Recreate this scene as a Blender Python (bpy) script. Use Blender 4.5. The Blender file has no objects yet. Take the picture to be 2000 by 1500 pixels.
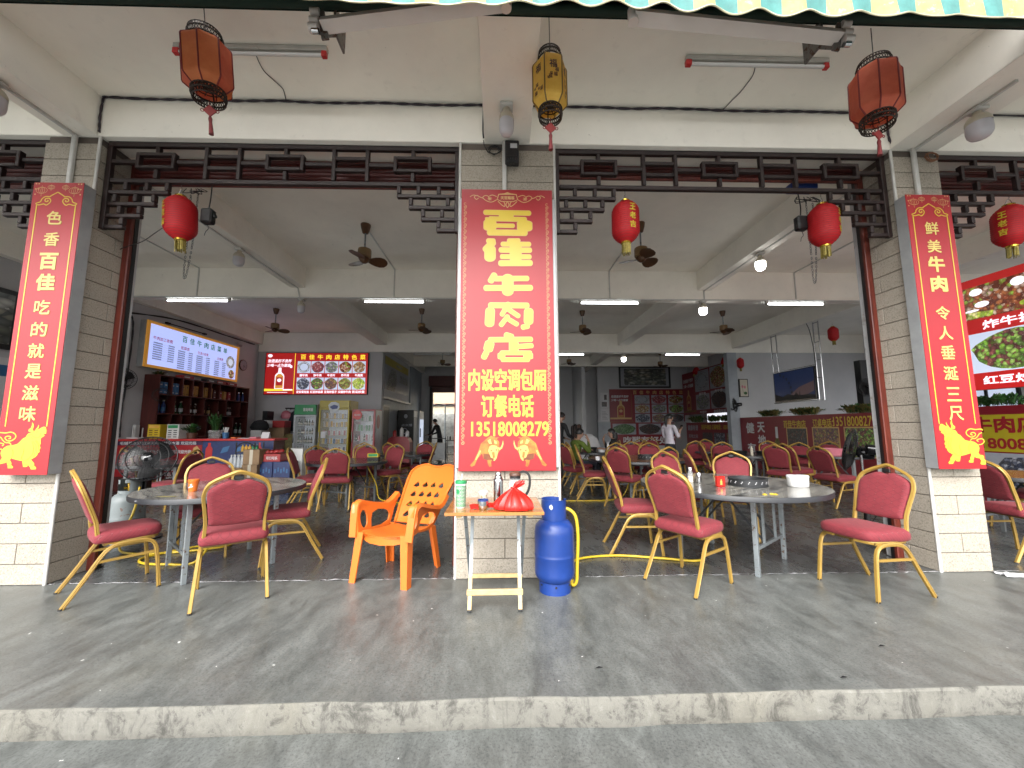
import bpy, math, random
from math import sin, cos, pi, radians as rad, atan2, sqrt, hypot
from mathutils import Vector, Matrix
from mathutils.geometry import delaunay_2d_cdt
random.seed(7)
SC = bpy.context.scene
COL = SC.collection

# ------------------------------------------------------------------ camera
CAM_H = 1.28
def cam_axes(p, y, r):
    f = Vector((sin(y)*cos(p), cos(y)*cos(p), sin(p)))
    r0 = Vector((cos(y), -sin(y), 0)); u0 = r0.cross(f)
    return cos(r)*r0 + sin(r)*u0, -sin(r)*r0 + cos(r)*u0, f
cd = bpy.data.cameras.new('camera'); cam = bpy.data.objects.new('camera', cd); COL.objects.link(cam)
R_, U_, F_ = cam_axes(0.111933792, 0.027961507, -0.00324091573)
cam.matrix_world = Matrix(((R_.x, U_.x, -F_.x, 0), (R_.y, U_.y, -F_.y, 0), (R_.z, U_.z, -F_.z, CAM_H), (0, 0, 0, 1)))
cd.sensor_width = 36.0; cd.lens = 754.164578/2000*36; cd.clip_start = 0.05; cd.clip_end = 2000
SC.camera = cam

# ------------------------------------------------------------------ light
SUN_EL, SUN_AZ = rad(42), rad(198)      # behind the camera, a little to one side, veiled by cloud
W = bpy.data.worlds.new('World'); SC.world = W; W.use_nodes = True
nt = W.node_tree
bg = nt.nodes['Background']; sky = nt.nodes.new('ShaderNodeTexSky')
sky.sky_type = 'NISHITA'; sky.sun_disc = False; sky.sun_elevation = SUN_EL; sky.sun_rotation = SUN_AZ
sky.air_density = 1.0; sky.dust_density = 4.0; sky.ozone_density = 1.0
hs = nt.nodes.new('ShaderNodeHueSaturation'); hs.inputs['Saturation'].default_value = 0.12   # overcast: the blue is veiled
nt.links.new(sky.outputs[0], hs.inputs['Color']); nt.links.new(hs.outputs[0], bg.inputs[0])
bg.inputs[1].default_value = 0.15
sd = bpy.data.lights.new('sun', 'SUN'); so = bpy.data.objects.new('sun', sd); COL.objects.link(so)
sd.energy = 0.5; sd.angle = rad(75); sd.color = (1.0, 0.98, 0.91)
d = Vector((sin(SUN_AZ)*cos(SUN_EL), cos(SUN_AZ)*cos(SUN_EL), sin(SUN_EL)))
so.rotation_euler = (-d).to_track_quat('-Z', 'Y').to_euler(); so.location = (0, -20, 30)
vs = SC.view_settings
vs.view_transform = 'Standard'; vs.look = 'None'; vs.exposure = 2.0; vs.gamma = 1.0; vs.use_curve_mapping = False
SC.render.engine = 'CYCLES'
cy = SC.cycles
cy.use_denoising = True
cy.max_bounces = 10; cy.diffuse_bounces = 7; cy.glossy_bounces = 4; cy.transmission_bounces = 6; cy.transparent_max_bounces = 8
cy.sample_clamp_indirect = 6.0
cy.use_adaptive_sampling = True; cy.adaptive_threshold = 0.02

# ------------------------------------------------------------------ materials
MATS = {}; ES = .205; KA = .70
def nodes_of(name):
    m = bpy.data.materials.new(name); m.use_nodes = True
    return m, m.node_tree, m.node_tree.nodes['Principled BSDF']
def rgba(c): return (c[0], c[1], c[2], 1)
def mixc(nt, fac, a, b, mode='MIX'):
    n = nt.nodes.new('ShaderNodeMix'); n.data_type = 'RGBA'; n.blend_type = mode
    for sock, v in ((n.inputs[0], fac), (n.inputs[6], a), (n.inputs[7], b)):
        if hasattr(v, 'default_value') or hasattr(v, 'is_linked'): nt.links.new(v, sock)
        elif isinstance(v, (int, float)): sock.default_value = v
        else: sock.default_value = rgba(v)
    return n.outputs[2]
def noise(nt, scale=8, detail=4, rough=.55, vec=None, dist=0):
    n = nt.nodes.new('ShaderNodeTexNoise'); n.inputs['Scale'].default_value = scale
    n.inputs['Detail'].default_value = detail; n.inputs['Roughness'].default_value = rough; n.inputs['Distortion'].default_value = dist
    if vec is not None: nt.links.new(vec, n.inputs['Vector'])
    return n.outputs[0]
def ramp(nt, src, stops, interp='LINEAR'):
    n = nt.nodes.new('ShaderNodeValToRGB'); e = n.color_ramp; e.interpolation = interp
    while len(e.elements) < len(stops): e.elements.new(1)
    for k, (p, c) in enumerate(stops):
        e.elements[k].position = p; e.elements[k].color = rgba(c) if isinstance(c, (tuple, list)) else (c, c, c, 1)
    nt.links.new(src, n.inputs[0]); return n.outputs[0]
def coord(nt, kind='Object', scale=(1, 1, 1), rot=(0, 0, 0)):
    t = nt.nodes.new('ShaderNodeTexCoord'); m = nt.nodes.new('ShaderNodeMapping')
    m.inputs['Scale'].default_value = scale; m.inputs['Rotation'].default_value = rot
    nt.links.new(t.outputs[kind], m.inputs['Vector']); return m.outputs[0]
def pos(nt, scale=(1, 1, 1), rot=(0, 0, 0)):
    t = nt.nodes.new('ShaderNodeNewGeometry'); m = nt.nodes.new('ShaderNodeMapping')
    m.inputs['Scale'].default_value = scale; m.inputs['Rotation'].default_value = rot
    nt.links.new(t.outputs['Position'], m.inputs['Vector']); return m.outputs[0]
def bump(nt, bs, h, strength=.2, dist=.01):
    b = nt.nodes.new('ShaderNodeBump'); b.inputs['Strength'].default_value = strength; b.inputs['Distance'].default_value = dist
    nt.links.new(h, b.inputs['Height']); nt.links.new(b.outputs[0], bs.inputs['Normal'])
def math_(nt, op, a, b=0.0):
    n = nt.nodes.new('ShaderNodeMath'); n.operation = op
    for s, v in zip(n.inputs, (a, b)):
        if isinstance(v, (int, float)): s.default_value = v
        else: nt.links.new(v, s)
    return n.outputs[0]

def plain(name, c, rough=.5, metal=0.0, var=.12, scale=6, bmp=0.0, bscale=80, spec=.5, wear=None, wscale=14, wth=.62, rv=0.0):
    """base colour with soft mottling, optional relief and worn flecks"""
    m, nt, bs = nodes_of(name)
    v = coord(nt); c = tuple(x*KA for x in c)
    n1 = noise(nt, scale, 5, .6, v)
    lo = tuple(max(0, x*(1-var)) for x in c); hi = tuple(min(1, x*(1+var)) for x in c)
    col = ramp(nt, n1, [(.3, lo), (.7, hi)])
    if wear:
        w = ramp(nt, noise(nt, wscale, 6, .65, v), [(wth, 0.0), (min(1, wth+.04), 1.0)])
        col = mixc(nt, w, col, wear)
    nt.links.new(col, bs.inputs['Base Color'])
    bs.inputs['Roughness'].default_value = rough; bs.inputs['Metallic'].default_value = metal
    bs.inputs['Specular IOR Level'].default_value = spec
    if rv: nt.links.new(ramp(nt, noise(nt, scale*2.3, 4, .6, v), [(.3, max(.02, rough-rv)), (.7, min(1, rough+rv))]), bs.inputs['Roughness'])
    if bmp: bump(nt, bs, noise(nt, bscale, 3, .6, v), bmp, .004)
    MATS[name] = m; return m
def emit(name, c, strength, tint=.0):
    m, nt, bs = nodes_of(name)
    bs.inputs['Base Color'].default_value = rgba(c); bs.inputs['Emission Color'].default_value = rgba(c)
    bs.inputs['Emission Strength'].default_value = strength*ES; bs.inputs['Roughness'].default_value = .3
    MATS[name] = m; return m

# plaster: limewash with scuffs and specks
def plaster(name, c, dirt=.5):
    m, nt, bs = nodes_of(name); p = pos(nt)
    big = noise(nt, .9, 5, .62, p); sm = noise(nt, 9, 5, .6, p); sp = noise(nt, 38, 2, .5, p)
    col = ramp(nt, big, [(.28, tuple(x*(1-.16*dirt) for x in c)), (.72, tuple(min(1, x*1.03) for x in c))])
    col = mixc(nt, ramp(nt, sm, [(.60, 0.0), (.8, .35*dirt)]), col, tuple(x*.62 for x in c))
    scf = noise(nt, 2.1, 9, .8, p, 1.2); col = mixc(nt, ramp(nt, scf, [(.64, 0.0), (.70, .5*dirt)]), col, tuple(x*.45 for x in c))
    col = mixc(nt, ramp(nt, sp, [(.765, 0.0), (.785, .5*dirt)]), col, (.16, .14, .12))
    nt.links.new(col, bs.inputs['Base Color']); bs.inputs['Roughness'].default_value = .85
    bump(nt, bs, sm, .10, .01); MATS[name] = m; return m
plaster('plaster', (.88, .845, .76), .8); plaster('wall_paint', (.49, .495, .505), .8); plaster('beam_paint', (.88, .848, .768), .9)
plain('grey_paint', (.42, .46, .50), .55, scale=3)

# concrete: trowelled streaks that run into the building
def concrete(name, lo, hi, rough, wet, stain=.5, axis=(1.0, .42, 1.0)):
    m, nt, bs = nodes_of(name)
    p = pos(nt); ps = pos(nt, axis, (0, 0, rad(14)))
    st = noise(nt, 6, 12, .78, ps, .4); big = noise(nt, .8, 6, .65, p, .5); fine = noise(nt, 75, 5, .75, p); mid = noise(nt, 9, 9, .78, pos(nt, (1, .55, 1), (0, 0, rad(-30))), .4)
    col = ramp(nt, st, [(.34, lo), (.50, tuple((a+b)/2 for a, b in zip(lo, hi))), (.66, hi)])
    col = mixc(nt, ramp(nt, big, [(.34, 0.0), (.68, 1.0)]), mixc(nt, .30*stain, col, tuple(x*.40 for x in lo)), mixc(nt, .28*stain, col, (hi[0]*1.25, hi[1]*1.2, hi[2]*1.05)))
    col = mixc(nt, ramp(nt, fine, [(.36, .55), (.5, 0.0)]), col, tuple(x*.45 for x in lo))
    col = mixc(nt, ramp(nt, fine, [(.60, 0.0), (.74, .45)]), col, tuple(min(1, x*1.45) for x in hi))
    col = mixc(nt, ramp(nt, mid, [(.54, 0.0), (.70, .38)]), col, tuple(min(1, x*1.25) for x in hi)); col = mixc(nt, ramp(nt, mid, [(.32, .45), (.46, 0.0)]), col, tuple(x*.7 for x in lo))
    rust = ramp(nt, noise(nt, .8, 5, .6, pos(nt, (1, 1, 1), (0, 0, .8))), [(.56, 0.0), (.74, .38*stain)])
    col = mixc(nt, rust, col, (hi[0]*1.0, hi[1]*.84, hi[2]*.60))
    spk = noise(nt, 23, 2, .5, p)
    col = mixc(nt, ramp(nt, spk, [(.755, 0.0), (.77, .8)]), col, (.62, .62, .60))
    col = mixc(nt, ramp(nt, spk, [(.235, .8), (.25, 0.0)]), col, (.05, .05, .05))
    nt.links.new(col, bs.inputs['Base Color'])
    nt.links.new(ramp(nt, st, [(.3, rough-wet), (.72, rough+wet)]), bs.inputs['Roughness'])
    h = math_(nt, 'ADD', math_(nt, 'MULTIPLY', st, .6), math_(nt, 'MULTIPLY', fine, .6))
    bump(nt, bs, h, .16, .005); MATS[name] = m; return m
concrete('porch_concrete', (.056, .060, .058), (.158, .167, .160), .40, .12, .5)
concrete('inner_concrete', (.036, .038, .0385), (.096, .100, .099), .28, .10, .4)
concrete('road_concrete', (.056, .060, .058), (.150, .158, .151), .6, .1, .45)

# kerb face: flaking whitewash over cement, dark run marks
m, nt, bs = nodes_of('kerb_face'); p = pos(nt, (1, 1, .8))
a = noise(nt, 8.5, 12, .74, p, .5); b = noise(nt, 21, 8, .75, p); c = noise(nt, 4.6, 6, .7, pos(nt, (1.6, 1, .22)), .4); dd = noise(nt, 1.1, 4, .6, pos(nt, (1, 1, .4)))
col = ramp(nt, a, [(.30, (.03, .029, .025)), (.41, (.085, .082, .072)), (.49, (.145, .14, .123)), (.57, (.155, .150, .13)), (.70, (.20, .197, .178))])
col = mixc(nt, ramp(nt, dd, [(.5, 0.0), (.68, .55)]), col, mixc(nt, ramp(nt, a, [(.3, 0.0), (.6, 1.0)]), (.07, .064, .05), (.155, .14, .105)))
col = mixc(nt, ramp(nt, b, [(.32, .75), (.42, 0.0)]), col, (.045, .042, .037))
col = mixc(nt, ramp(nt, c, [(.57, 0.0), (.70, .7)]), col, (.05, .048, .044))
nt.links.new(col, bs.inputs['Base Color']); bs.inputs['Roughness'].default_value = .9
bump(nt, bs, math_(nt, 'ADD', a, b), .5, .015); MATS['kerb_face'] = m

# pillar facing tiles: cream, flamed stone relief with dark flecks
m, nt, bs = nodes_of('stone_tile'); p = pos(nt)
a = noise(nt, 85, 5, .7, p); b = noise(nt, 2.2, 4, .6, p); c = noise(nt, 30, 6, .7, p, .5); oi = nt.nodes.new('ShaderNodeObjectInfo')
col = ramp(nt, a, [(.34, (.115, .098, .074)), (.46, (.28, .25, .205)), (.68, (.355, .325, .275))])
col = mixc(nt, ramp(nt, c, [(.60, 0.0), (.72, .7)]), col, (.26, .22, .17))
col = mixc(nt, ramp(nt, b, [(.35, .22), (.65, 0.0)]), col, (.42, .36, .28))
col = mixc(nt, math_(nt, 'MULTIPLY', oi.outputs['Random'], .16), col, (.40, .35, .28))
ring = nt.nodes.new('ShaderNodeTexVoronoi'); ring.inputs['Scale'].default_value = 4.5; nt.links.new(p, ring.inputs['Vector'])
col = mixc(nt, ramp(nt, ring.outputs['Distance'], [(.12, 0.0), (.14, .30), (.17, .30), (.19, 0.0)]), col, (.24, .21, .17))
nt.links.new(col, bs.inputs['Base Color']); bs.inputs['Roughness'].default_value = .7
bump(nt, bs, math_(nt, 'ADD', a, c), .35, .006); MATS['stone_tile'] = m
plain('grout', (.16, .13, .11), .9); plain('pvc_white', (.74, .73, .69), .45, wear=(.35, .31, .25), wscale=22, wth=.66)
plain('jamb_white', (.66, .67, .68), .5, wear=(.34, .32, .30), wscale=9, wth=.63)
plain('sheet_grey', (.44, .455, .46), .42, .2, wear=(.22, .20, .18), wscale=16, wth=.68)

# woods
def wood(name, dark, light, scale=1.0, rough=.4, axis=(14, 14, 1.0), coat=0.0):
    dark = tuple(x*.9 for x in dark); light = tuple(x*.9 for x in light)
    m, nt, bs = nodes_of(name)
    v = coord(nt, 'Object', tuple(x*scale for x in axis))
    w = noise(nt, 1.6, 6, .6, v, .8); f = noise(nt, 9, 4, .6, v)
    col = ramp(nt, w, [(.3, dark), (.55, tuple((a+b)/2 for a, b in zip(dark, light))), (.72, light)])
    col = mixc(nt, ramp(nt, f, [(.35, .35), (.55, 0.0)]), col, tuple(x*.6 for x in dark))
    nt.links.new(col, bs.inputs['Base Color']); bs.inputs['Roughness'].default_value = rough; bs.inputs['Coat Weight'].default_value = coat; bs.inputs['Coat Roughness'].default_value = .1
    bump(nt, bs, w, .08, .004); MATS[name] = m; return m
wood('red_wood', (.07, .011, .007), (.20, .034, .018), 1, .38)
wood('red_slat', (.050, .006, .005), (.12, .017, .013), 1, .42, (1.0, 14, 14))
wood('dark_wood', (.014, .0065, .006), (.030, .014, .012), 1, .5, (3, 14, 3))
wood('cabinet_wood', (.055, .010, .009), (.12, .024, .018), 1, .4)
wood('pine_top', (.30, .115, .028), (.50, .23, .065), 1, .16, (1.0, 12, 12), .5)
wood('brown_top', (.16, .06, .022), (.34, .15, .06), 1, .25, (1.0, 10, 10), .3)
plain('pine_slat', (.70, .50, .23), .5, var=.2, scale=20)

# banquet chair
m, nt, bs = nodes_of('chair_fabric'); v = coord(nt, 'UV')
sx = nt.nodes.new('ShaderNodeSeparateXYZ'); nt.links.new(v, sx.inputs[0])
K = 2*pi/.062
wv = math_(nt, 'MULTIPLY', math_(nt, 'SINE', math_(nt, 'MULTIPLY', sx.outputs[1], K*.62)), .5)
l1 = math_(nt, 'ABSOLUTE', math_(nt, 'SINE', math_(nt, 'ADD', math_(nt, 'MULTIPLY', sx.outputs[0], K*.5), math_(nt, 'MULTIPLY', wv, pi))))
l2 = math_(nt, 'ABSOLUTE', math_(nt, 'SINE', math_(nt, 'SUBTRACT', math_(nt, 'MULTIPLY', sx.outputs[0], K*.5), math_(nt, 'MULTIPLY', wv, pi))))
ln = math_(nt, 'MINIMUM', l1, l2)
weave = noise(nt, 900, 2, .5, v); blot = noise(nt, 9, 4, .6, v)
col = ramp(nt, blot, [(.3, (.15, .0135, .021)), (.7, (.195, .020, .028))])
col = mixc(nt, ramp(nt, ln, [(.05, .8), (.14, 0.0)]), col, (.06, .005, .010))
dot = math_(nt, 'ADD', l1, l2)
col = mixc(nt, ramp(nt, dot, [(.06, .5), (.15, 0.0)]), col, (.50, .17, .16))
col = mixc(nt, ramp(nt, weave, [(.3, .30), (.6, 0.0)]), col, (.15, .012, .02))
nt.links.new(col, bs.inputs['Base Color']); bs.inputs['Roughness'].default_value = .8
bs.inputs['Sheen Weight'].default_value = .08; bs.inputs['Sheen Tint'].default_value = (.9, .5, .5, 1)
bump(nt, bs, ln, .18, .003); MATS['chair_fabric'] = m
plain('gold_paint', (.46, .285, .062), .36, .25, var=.12, wear=(.045, .035, .028), wscale=34, wth=.715)
plain('gold_dark', (.26, .155, .04), .5, .3)
plain('rubber', (.02, .02, .02), .7)

# tables
m, nt, bs = nodes_of('marble_top'); v = coord(nt, 'Object', (1.6, 9, 1), (0, 0, .5))
a = noise(nt, 1.3, 8, .72, v, .9); b = noise(nt, 5, 6, .7, v)
col = ramp(nt, a, [(.38, (.02, .02, .019)), (.45, (.13, .125, .115)), (.58, (.24, .23, .20)), (.74, (.36, .35, .32))])
col = mixc(nt, ramp(nt, b, [(.3, .5), (.45, 0.0)]), col, (.06, .06, .06))
nt.links.new(col, bs.inputs['Base Color']); bs.inputs['Roughness'].default_value = .14; MATS['marble_top'] = m
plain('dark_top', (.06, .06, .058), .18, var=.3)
plain('edge_band', (.026, .028, .033), .45)
plain('steel_leg', (.36, .40, .42), .42, .55, var=.15, wear=(.10, .055, .035), wscale=26, wth=.60)
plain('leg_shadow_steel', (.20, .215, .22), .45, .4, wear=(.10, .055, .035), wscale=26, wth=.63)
plain('orange_plastic', (.86, .19, .025), .33, var=.04, wear=(.93, .33, .07), wscale=30, wth=.70)
plain('blue_paint', (.012, .052, .27), .36, var=.14, scale=5, wear=(.20, .28, .46), wscale=14, wth=.71, rv=.08)
plain('bluegrey_paint', (.25, .285, .29), .5, wear=(.13, .06, .035), wscale=12, wth=.60)
plain('hose_yellow', (.72, .50, .025), .4); plain('steel', (.62, .62, .63), .16, 1.0, var=.04); plain('chrome', (.75, .76, .78), .12, 1.0, var=.03)
plain('black', (.012, .012, .013), .42, var=.2); plain('black_gloss', (.012, .012, .014), .15); plain('iron_dark', (.045, .047, .05), .5, .5)
plain('white', (.78, .78, .76), .45, var=.04); plain('cream_plastic', (.66, .60, .47), .4, var=.06); plain('bulb_white', (.68, .66, .70), .3, var=.04)
plain('red_vinyl', (.40, .010, .017), .42, var=.03, scale=2); plain('deep_red', (.34, .012, .022), .4, var=.06)
plain('gold_text', (.74, .58, .16), .4, var=.04); plain('gold_print', (.72, .52, .045), .35, var=.04); plain('pale_gold', (.68, .43, .17), .4, var=.05); plain('gold_line', (.30, .17, .01), .5)
plain('print_white', (.78, .78, .80), .45, var=.02); plain('print_green', (.02, .30, .10), .4); plain('print_dark', (.03, .028, .05), .5); plain('print_red', (.62, .03, .03), .4); plain('print_blue', (.02, .05, .22), .4)
plain('print_purple', (.055, .018, .075), .4)
plain('bull_mid', (.45, .17, .022), .4, var=.45, scale=22); plain('bull_dark', (.20, .05, .012), .5, var=.3, scale=14); plain('bull_light', (.74, .44, .12), .4, var=.15, scale=14)
plain('brown_fan', (.13, .060, .024), .4, var=.2); plain('fan_motor', (.30, .185, .075), .4)
plain('cable', (.04, .028, .04), .6); plain('cable_black', (.012, .012, .012), .5); plain('copper_wire', (.30, .12, .05), .5)
plain('card', (.34, .22, .12), .8, var=.15); plain('blue_box', (.012, .032, .15), .45, var=.25, scale=18); plain('orange_box', (.55, .27, .05), .5, var=.08); plain('gift_blue', (.04, .17, .38), .45)
plain('red_box', (.42, .02, .02), .45, var=.2); plain('yellow_plastic', (.75, .52, .02), .4); plain('leaf', (.035, .12, .025), .5, var=.5, scale=12); plain('leaf_dry', (.20, .17, .05), .6, var=.4, scale=12)
plain('pot_brown', (.12, .05, .03), .5); plain('pink_plastic', (.70, .22, .28), .4); plain('green_glass', (.01, .06, .02), .12); plain('brown_glass', (.05, .02, .01), .12)
plain('skin', (.46, .27, .19), .5, var=.06); plain('hair', (.008, .007, .007), .45); plain('shirt_white', (.72, .68, .76), .7, bmp=.2, bscale=22)
plain('shirt_green', (.10, .15, .015), .8, bmp=.2, bscale=22); plain('cloth_black', (.012, .012, .014), .8, bmp=.2, bscale=22); plain('cloth_navy', (.015, .018, .03), .75)
plain('eye_white', (.7, .7, .68), .3); plain('lips', (.40, .12, .10), .5)
plain('fridge_white', (.62, .66, .70), .35); plain('fridge_yellow', (.50, .40, .02), .35); plain('fridge_red', (.40, .025, .045), .35); plain('fridge_inside', (.13, .15, .17), .5)
plain('awning_under', (.008, .035, .022), .8, bmp=.15, bscale=200); plain('awning_teal', (.07, .26, .24), .7, var=.2, scale=14); plain('awning_yellow', (.58, .42, .15), .7, var=.25, scale=14, wear=(.52, .40, .22), wscale=20, wth=.58)
plain('awning_hem', (.70, .68, .45), .7)
plain('arm_white', (.80, .73, .68), .4, var=.04); plain('bracket_metal', (.26, .245, .23), .45, .6, wear=(.09, .05, .035), wscale=30, wth=.55)
plain('house_wall', (.72, .62, .44), .8); plain('house_tile', (.62, .40, .22), .7); plain('roof_sheet', (.20, .20, .20), .6); plain('old_wall', (.50, .50, .47), .9, var=.4, scale=3)
plain('paper', (.80, .80, .82), .7, var=.03); plain('tea_cup', (.62, .64, .57), .35)
plain('filigree', (.035, .022, .015), .45, .4); plain('tassel_red', (.16, .012, .014), .7, var=.3, scale=40); plain('red_trim', (.24, .018, .015), .6)
plain('fringe_gold', (.33, .26, .05), .45, .3, var=.4, scale=60); plain('foil_gold', (.72, .46, .06), .2, .8)
plain('fuse_box', (.02, .02, .024), .35)

def cloth_lit(name, c, c2, sc=7, tl=.5, rough=.6, ribs=False):
    """thin lantern cloth or film: scatters on both sides"""
    m, nt, bs = nodes_of(name); v = coord(nt)
    col = ramp(nt, noise(nt, sc, 5, .6, v), [(.3, c), (.7, c2)])
    nt.links.new(col, bs.inputs['Base Color']); bs.inputs['Roughness'].default_value = rough
    tr = nt.nodes.new('ShaderNodeBsdfTranslucent'); nt.links.new(col, tr.inputs['Color'])
    mx = nt.nodes.new('ShaderNodeMixShader'); mx.inputs[0].default_value = tl
    out = nt.nodes['Material Output']
    nt.links.new(bs.outputs[0], mx.inputs[1]); nt.links.new(tr.outputs[0], mx.inputs[2]); nt.links.new(mx.outputs[0], out.inputs[0])
    bump(nt, bs, noise(nt, 220, 2, .5, v), .12, .002)
    MATS[name] = m; return m
cloth_lit('lantern_orange', (.66, .20, .07), (.80, .32, .12)); cloth_lit('lantern_rust', (.60, .13, .07), (.74, .22, .12)); cloth_lit('lantern_pink', (.66, .19, .15), (.78, .30, .22))
cloth_lit('lantern_yellow', (.80, .50, .08), (.92, .66, .16)); cloth_lit('lantern_red', (.44, .006, .012), (.60, .012, .018), 5, .35)
m = cloth_lit('bag_red', (.50, .014, .010), (.60, .024, .016), 9, .25, .25)
m, nt, bs = nodes_of('glass'); bs.inputs['Base Color'].default_value = (.95, .97, .97, 1); bs.inputs['Roughness'].default_value = .03; bs.inputs['Transmission Weight'].default_value = 1; bs.inputs['IOR'].default_value = 1.3; MATS['glass'] = m
m, nt, bs = nodes_of('clear_film'); bs.inputs['Base Color'].default_value = (.85, .88, .88, 1); bs.inputs['Roughness'].default_value = .04; bs.inputs['Alpha'].default_value = .14; MATS['clear_film'] = m
m, nt, bs = nodes_of('fan_film'); bs.inputs['Base Color'].default_value = (.006, .0065, .008, 1); bs.inputs['Roughness'].default_value = .35; bs.inputs['Alpha'].default_value = .5; MATS['fan_film'] = m
emit('tube_on', (.92, .97, 1.0), 20); emit('bulb_on', (1.0, 1.0, .98), 24)
plain('tube_off', (.80, .80, .78), .25, var=.02); plain('batten', (.55, .53, .48), .45, wear=(.28, .25, .2), wscale=20, wth=.64)

def food(name, cols, sc=30, strength=0.0, stretch=(1, 1, 1)):
    """printed photograph of a dish: overlapping chopped pieces in several colours"""
    m, nt, bs = nodes_of(name); v = coord(nt, 'Object', stretch, (.4, .2, .5))
    vo = nt.nodes.new('ShaderNodeTexVoronoi'); vo.inputs['Scale'].default_value = sc; vo.inputs['Randomness'].default_value = 1
    w = nt.nodes.new('ShaderNodeMix'); w.data_type = 'RGBA'; w.inputs[0].default_value = .06
    nn = nt.nodes.new('ShaderNodeTexNoise'); nn.inputs['Scale'].default_value = sc*.7; nt.links.new(v, nn.inputs['Vector'])
    nt.links.new(v, w.inputs[6]); nt.links.new(nn.outputs[1], w.inputs[7]); nt.links.new(w.outputs[2], vo.inputs['Vector'])
    sp = nt.nodes.new('ShaderNodeSeparateColor'); nt.links.new(vo.outputs['Color'], sp.inputs[0])
    col = ramp(nt, sp.outputs[0], [(i/len(cols), c) for i, c in enumerate(cols)], 'CONSTANT')
    col = mixc(nt, ramp(nt, vo.outputs['Distance'], [(.15, 0.0), (.75, .8)]), col, tuple(x*.25 for x in cols[0]))
    col = mixc(nt, ramp(nt, noise(nt, sc*1.6, 3, .6, v), [(.62, 0.0), (.74, .5)]), col, (.85, .8, .72))
    nt.links.new(col, bs.inputs['Base Color']); bs.inputs['Roughness'].default_value = .3
    if strength:
        nt.links.new(col, bs.inputs['Emission Color']); bs.inputs['Emission Strength'].default_value = strength*ES
    MATS[name] = m; return m
FOODS = {'hotpot': [(.30, .32, .36), (.50, .52, .56), (.16, .15, .15), (.40, .34, .28)], 'beefred': [(.30, .05, .07), (.42, .10, .10), (.20, .03, .06), (.55, .30, .30)],
         'tripe': [(.28, .27, .30), (.12, .11, .13), (.42, .40, .42), (.20, .30, .08)], 'ribs': [(.28, .06, .02), (.40, .13, .04), (.10, .02, .01), (.60, .45, .35), (.25, .40, .05)],
         'oxtail': [(.40, .24, .10), (.55, .40, .22), (.30, .12, .05), (.62, .60, .55)], 'wrap': [(.05, .06, .10), (.16, .18, .24), (.42, .44, .50), (.08, .08, .09)],
         'beans': [(.14, .05, .05), (.20, .42, .05), (.34, .55, .12), (.28, .10, .08), (.10, .22, .04)], 'eggplant': [(.20, .10, .08), (.30, .28, .08), (.36, .18, .08), (.14, .06, .10)],
         'pepper': [(.24, .30, .05), (.36, .16, .06), (.42, .44, .12), (.18, .08, .04)], 'melon': [(.42, .58, .05), (.62, .70, .10), (.30, .48, .04), (.75, .70, .30)],
         'greens': [(.06, .16, .05), (.12, .26, .08), (.20, .34, .16), (.05, .10, .04)], 'darkplate': [(.03, .03, .03), (.08, .06, .05), (.14, .05, .04), (.05, .05, .06)]}
for k, v in FOODS.items():
    food('food_'+k, v, 24); food('lit_'+k, v, 20, 1.1)
emit('lit_red', (.60, .020, .020), .55); emit('lit_gold', (1.0, .80, .05), 1.1); emit('lit_white', (.92, .90, 1.0), 1.25); emit('lit_plate', (.60, .68, .85), .9); emit('lit_amber', (.80, .36, .05), .8)
emit('menu_screen', (.42, .50, .90), 1.25); emit('menu_frame', (.75, .34, .05), .35); emit('tv_blue', (.003, .012, .05), .6); emit('tv_glow', (.07, .04, .045), .5)
emit('menu_green', (.03, .32, .17), .25); emit('menu_ink', (.06, .07, .16), .15); emit('menu_redink', (.50, .04, .16), .3)
emit('fridge_light', (.75, .82, .9), .12)

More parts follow.
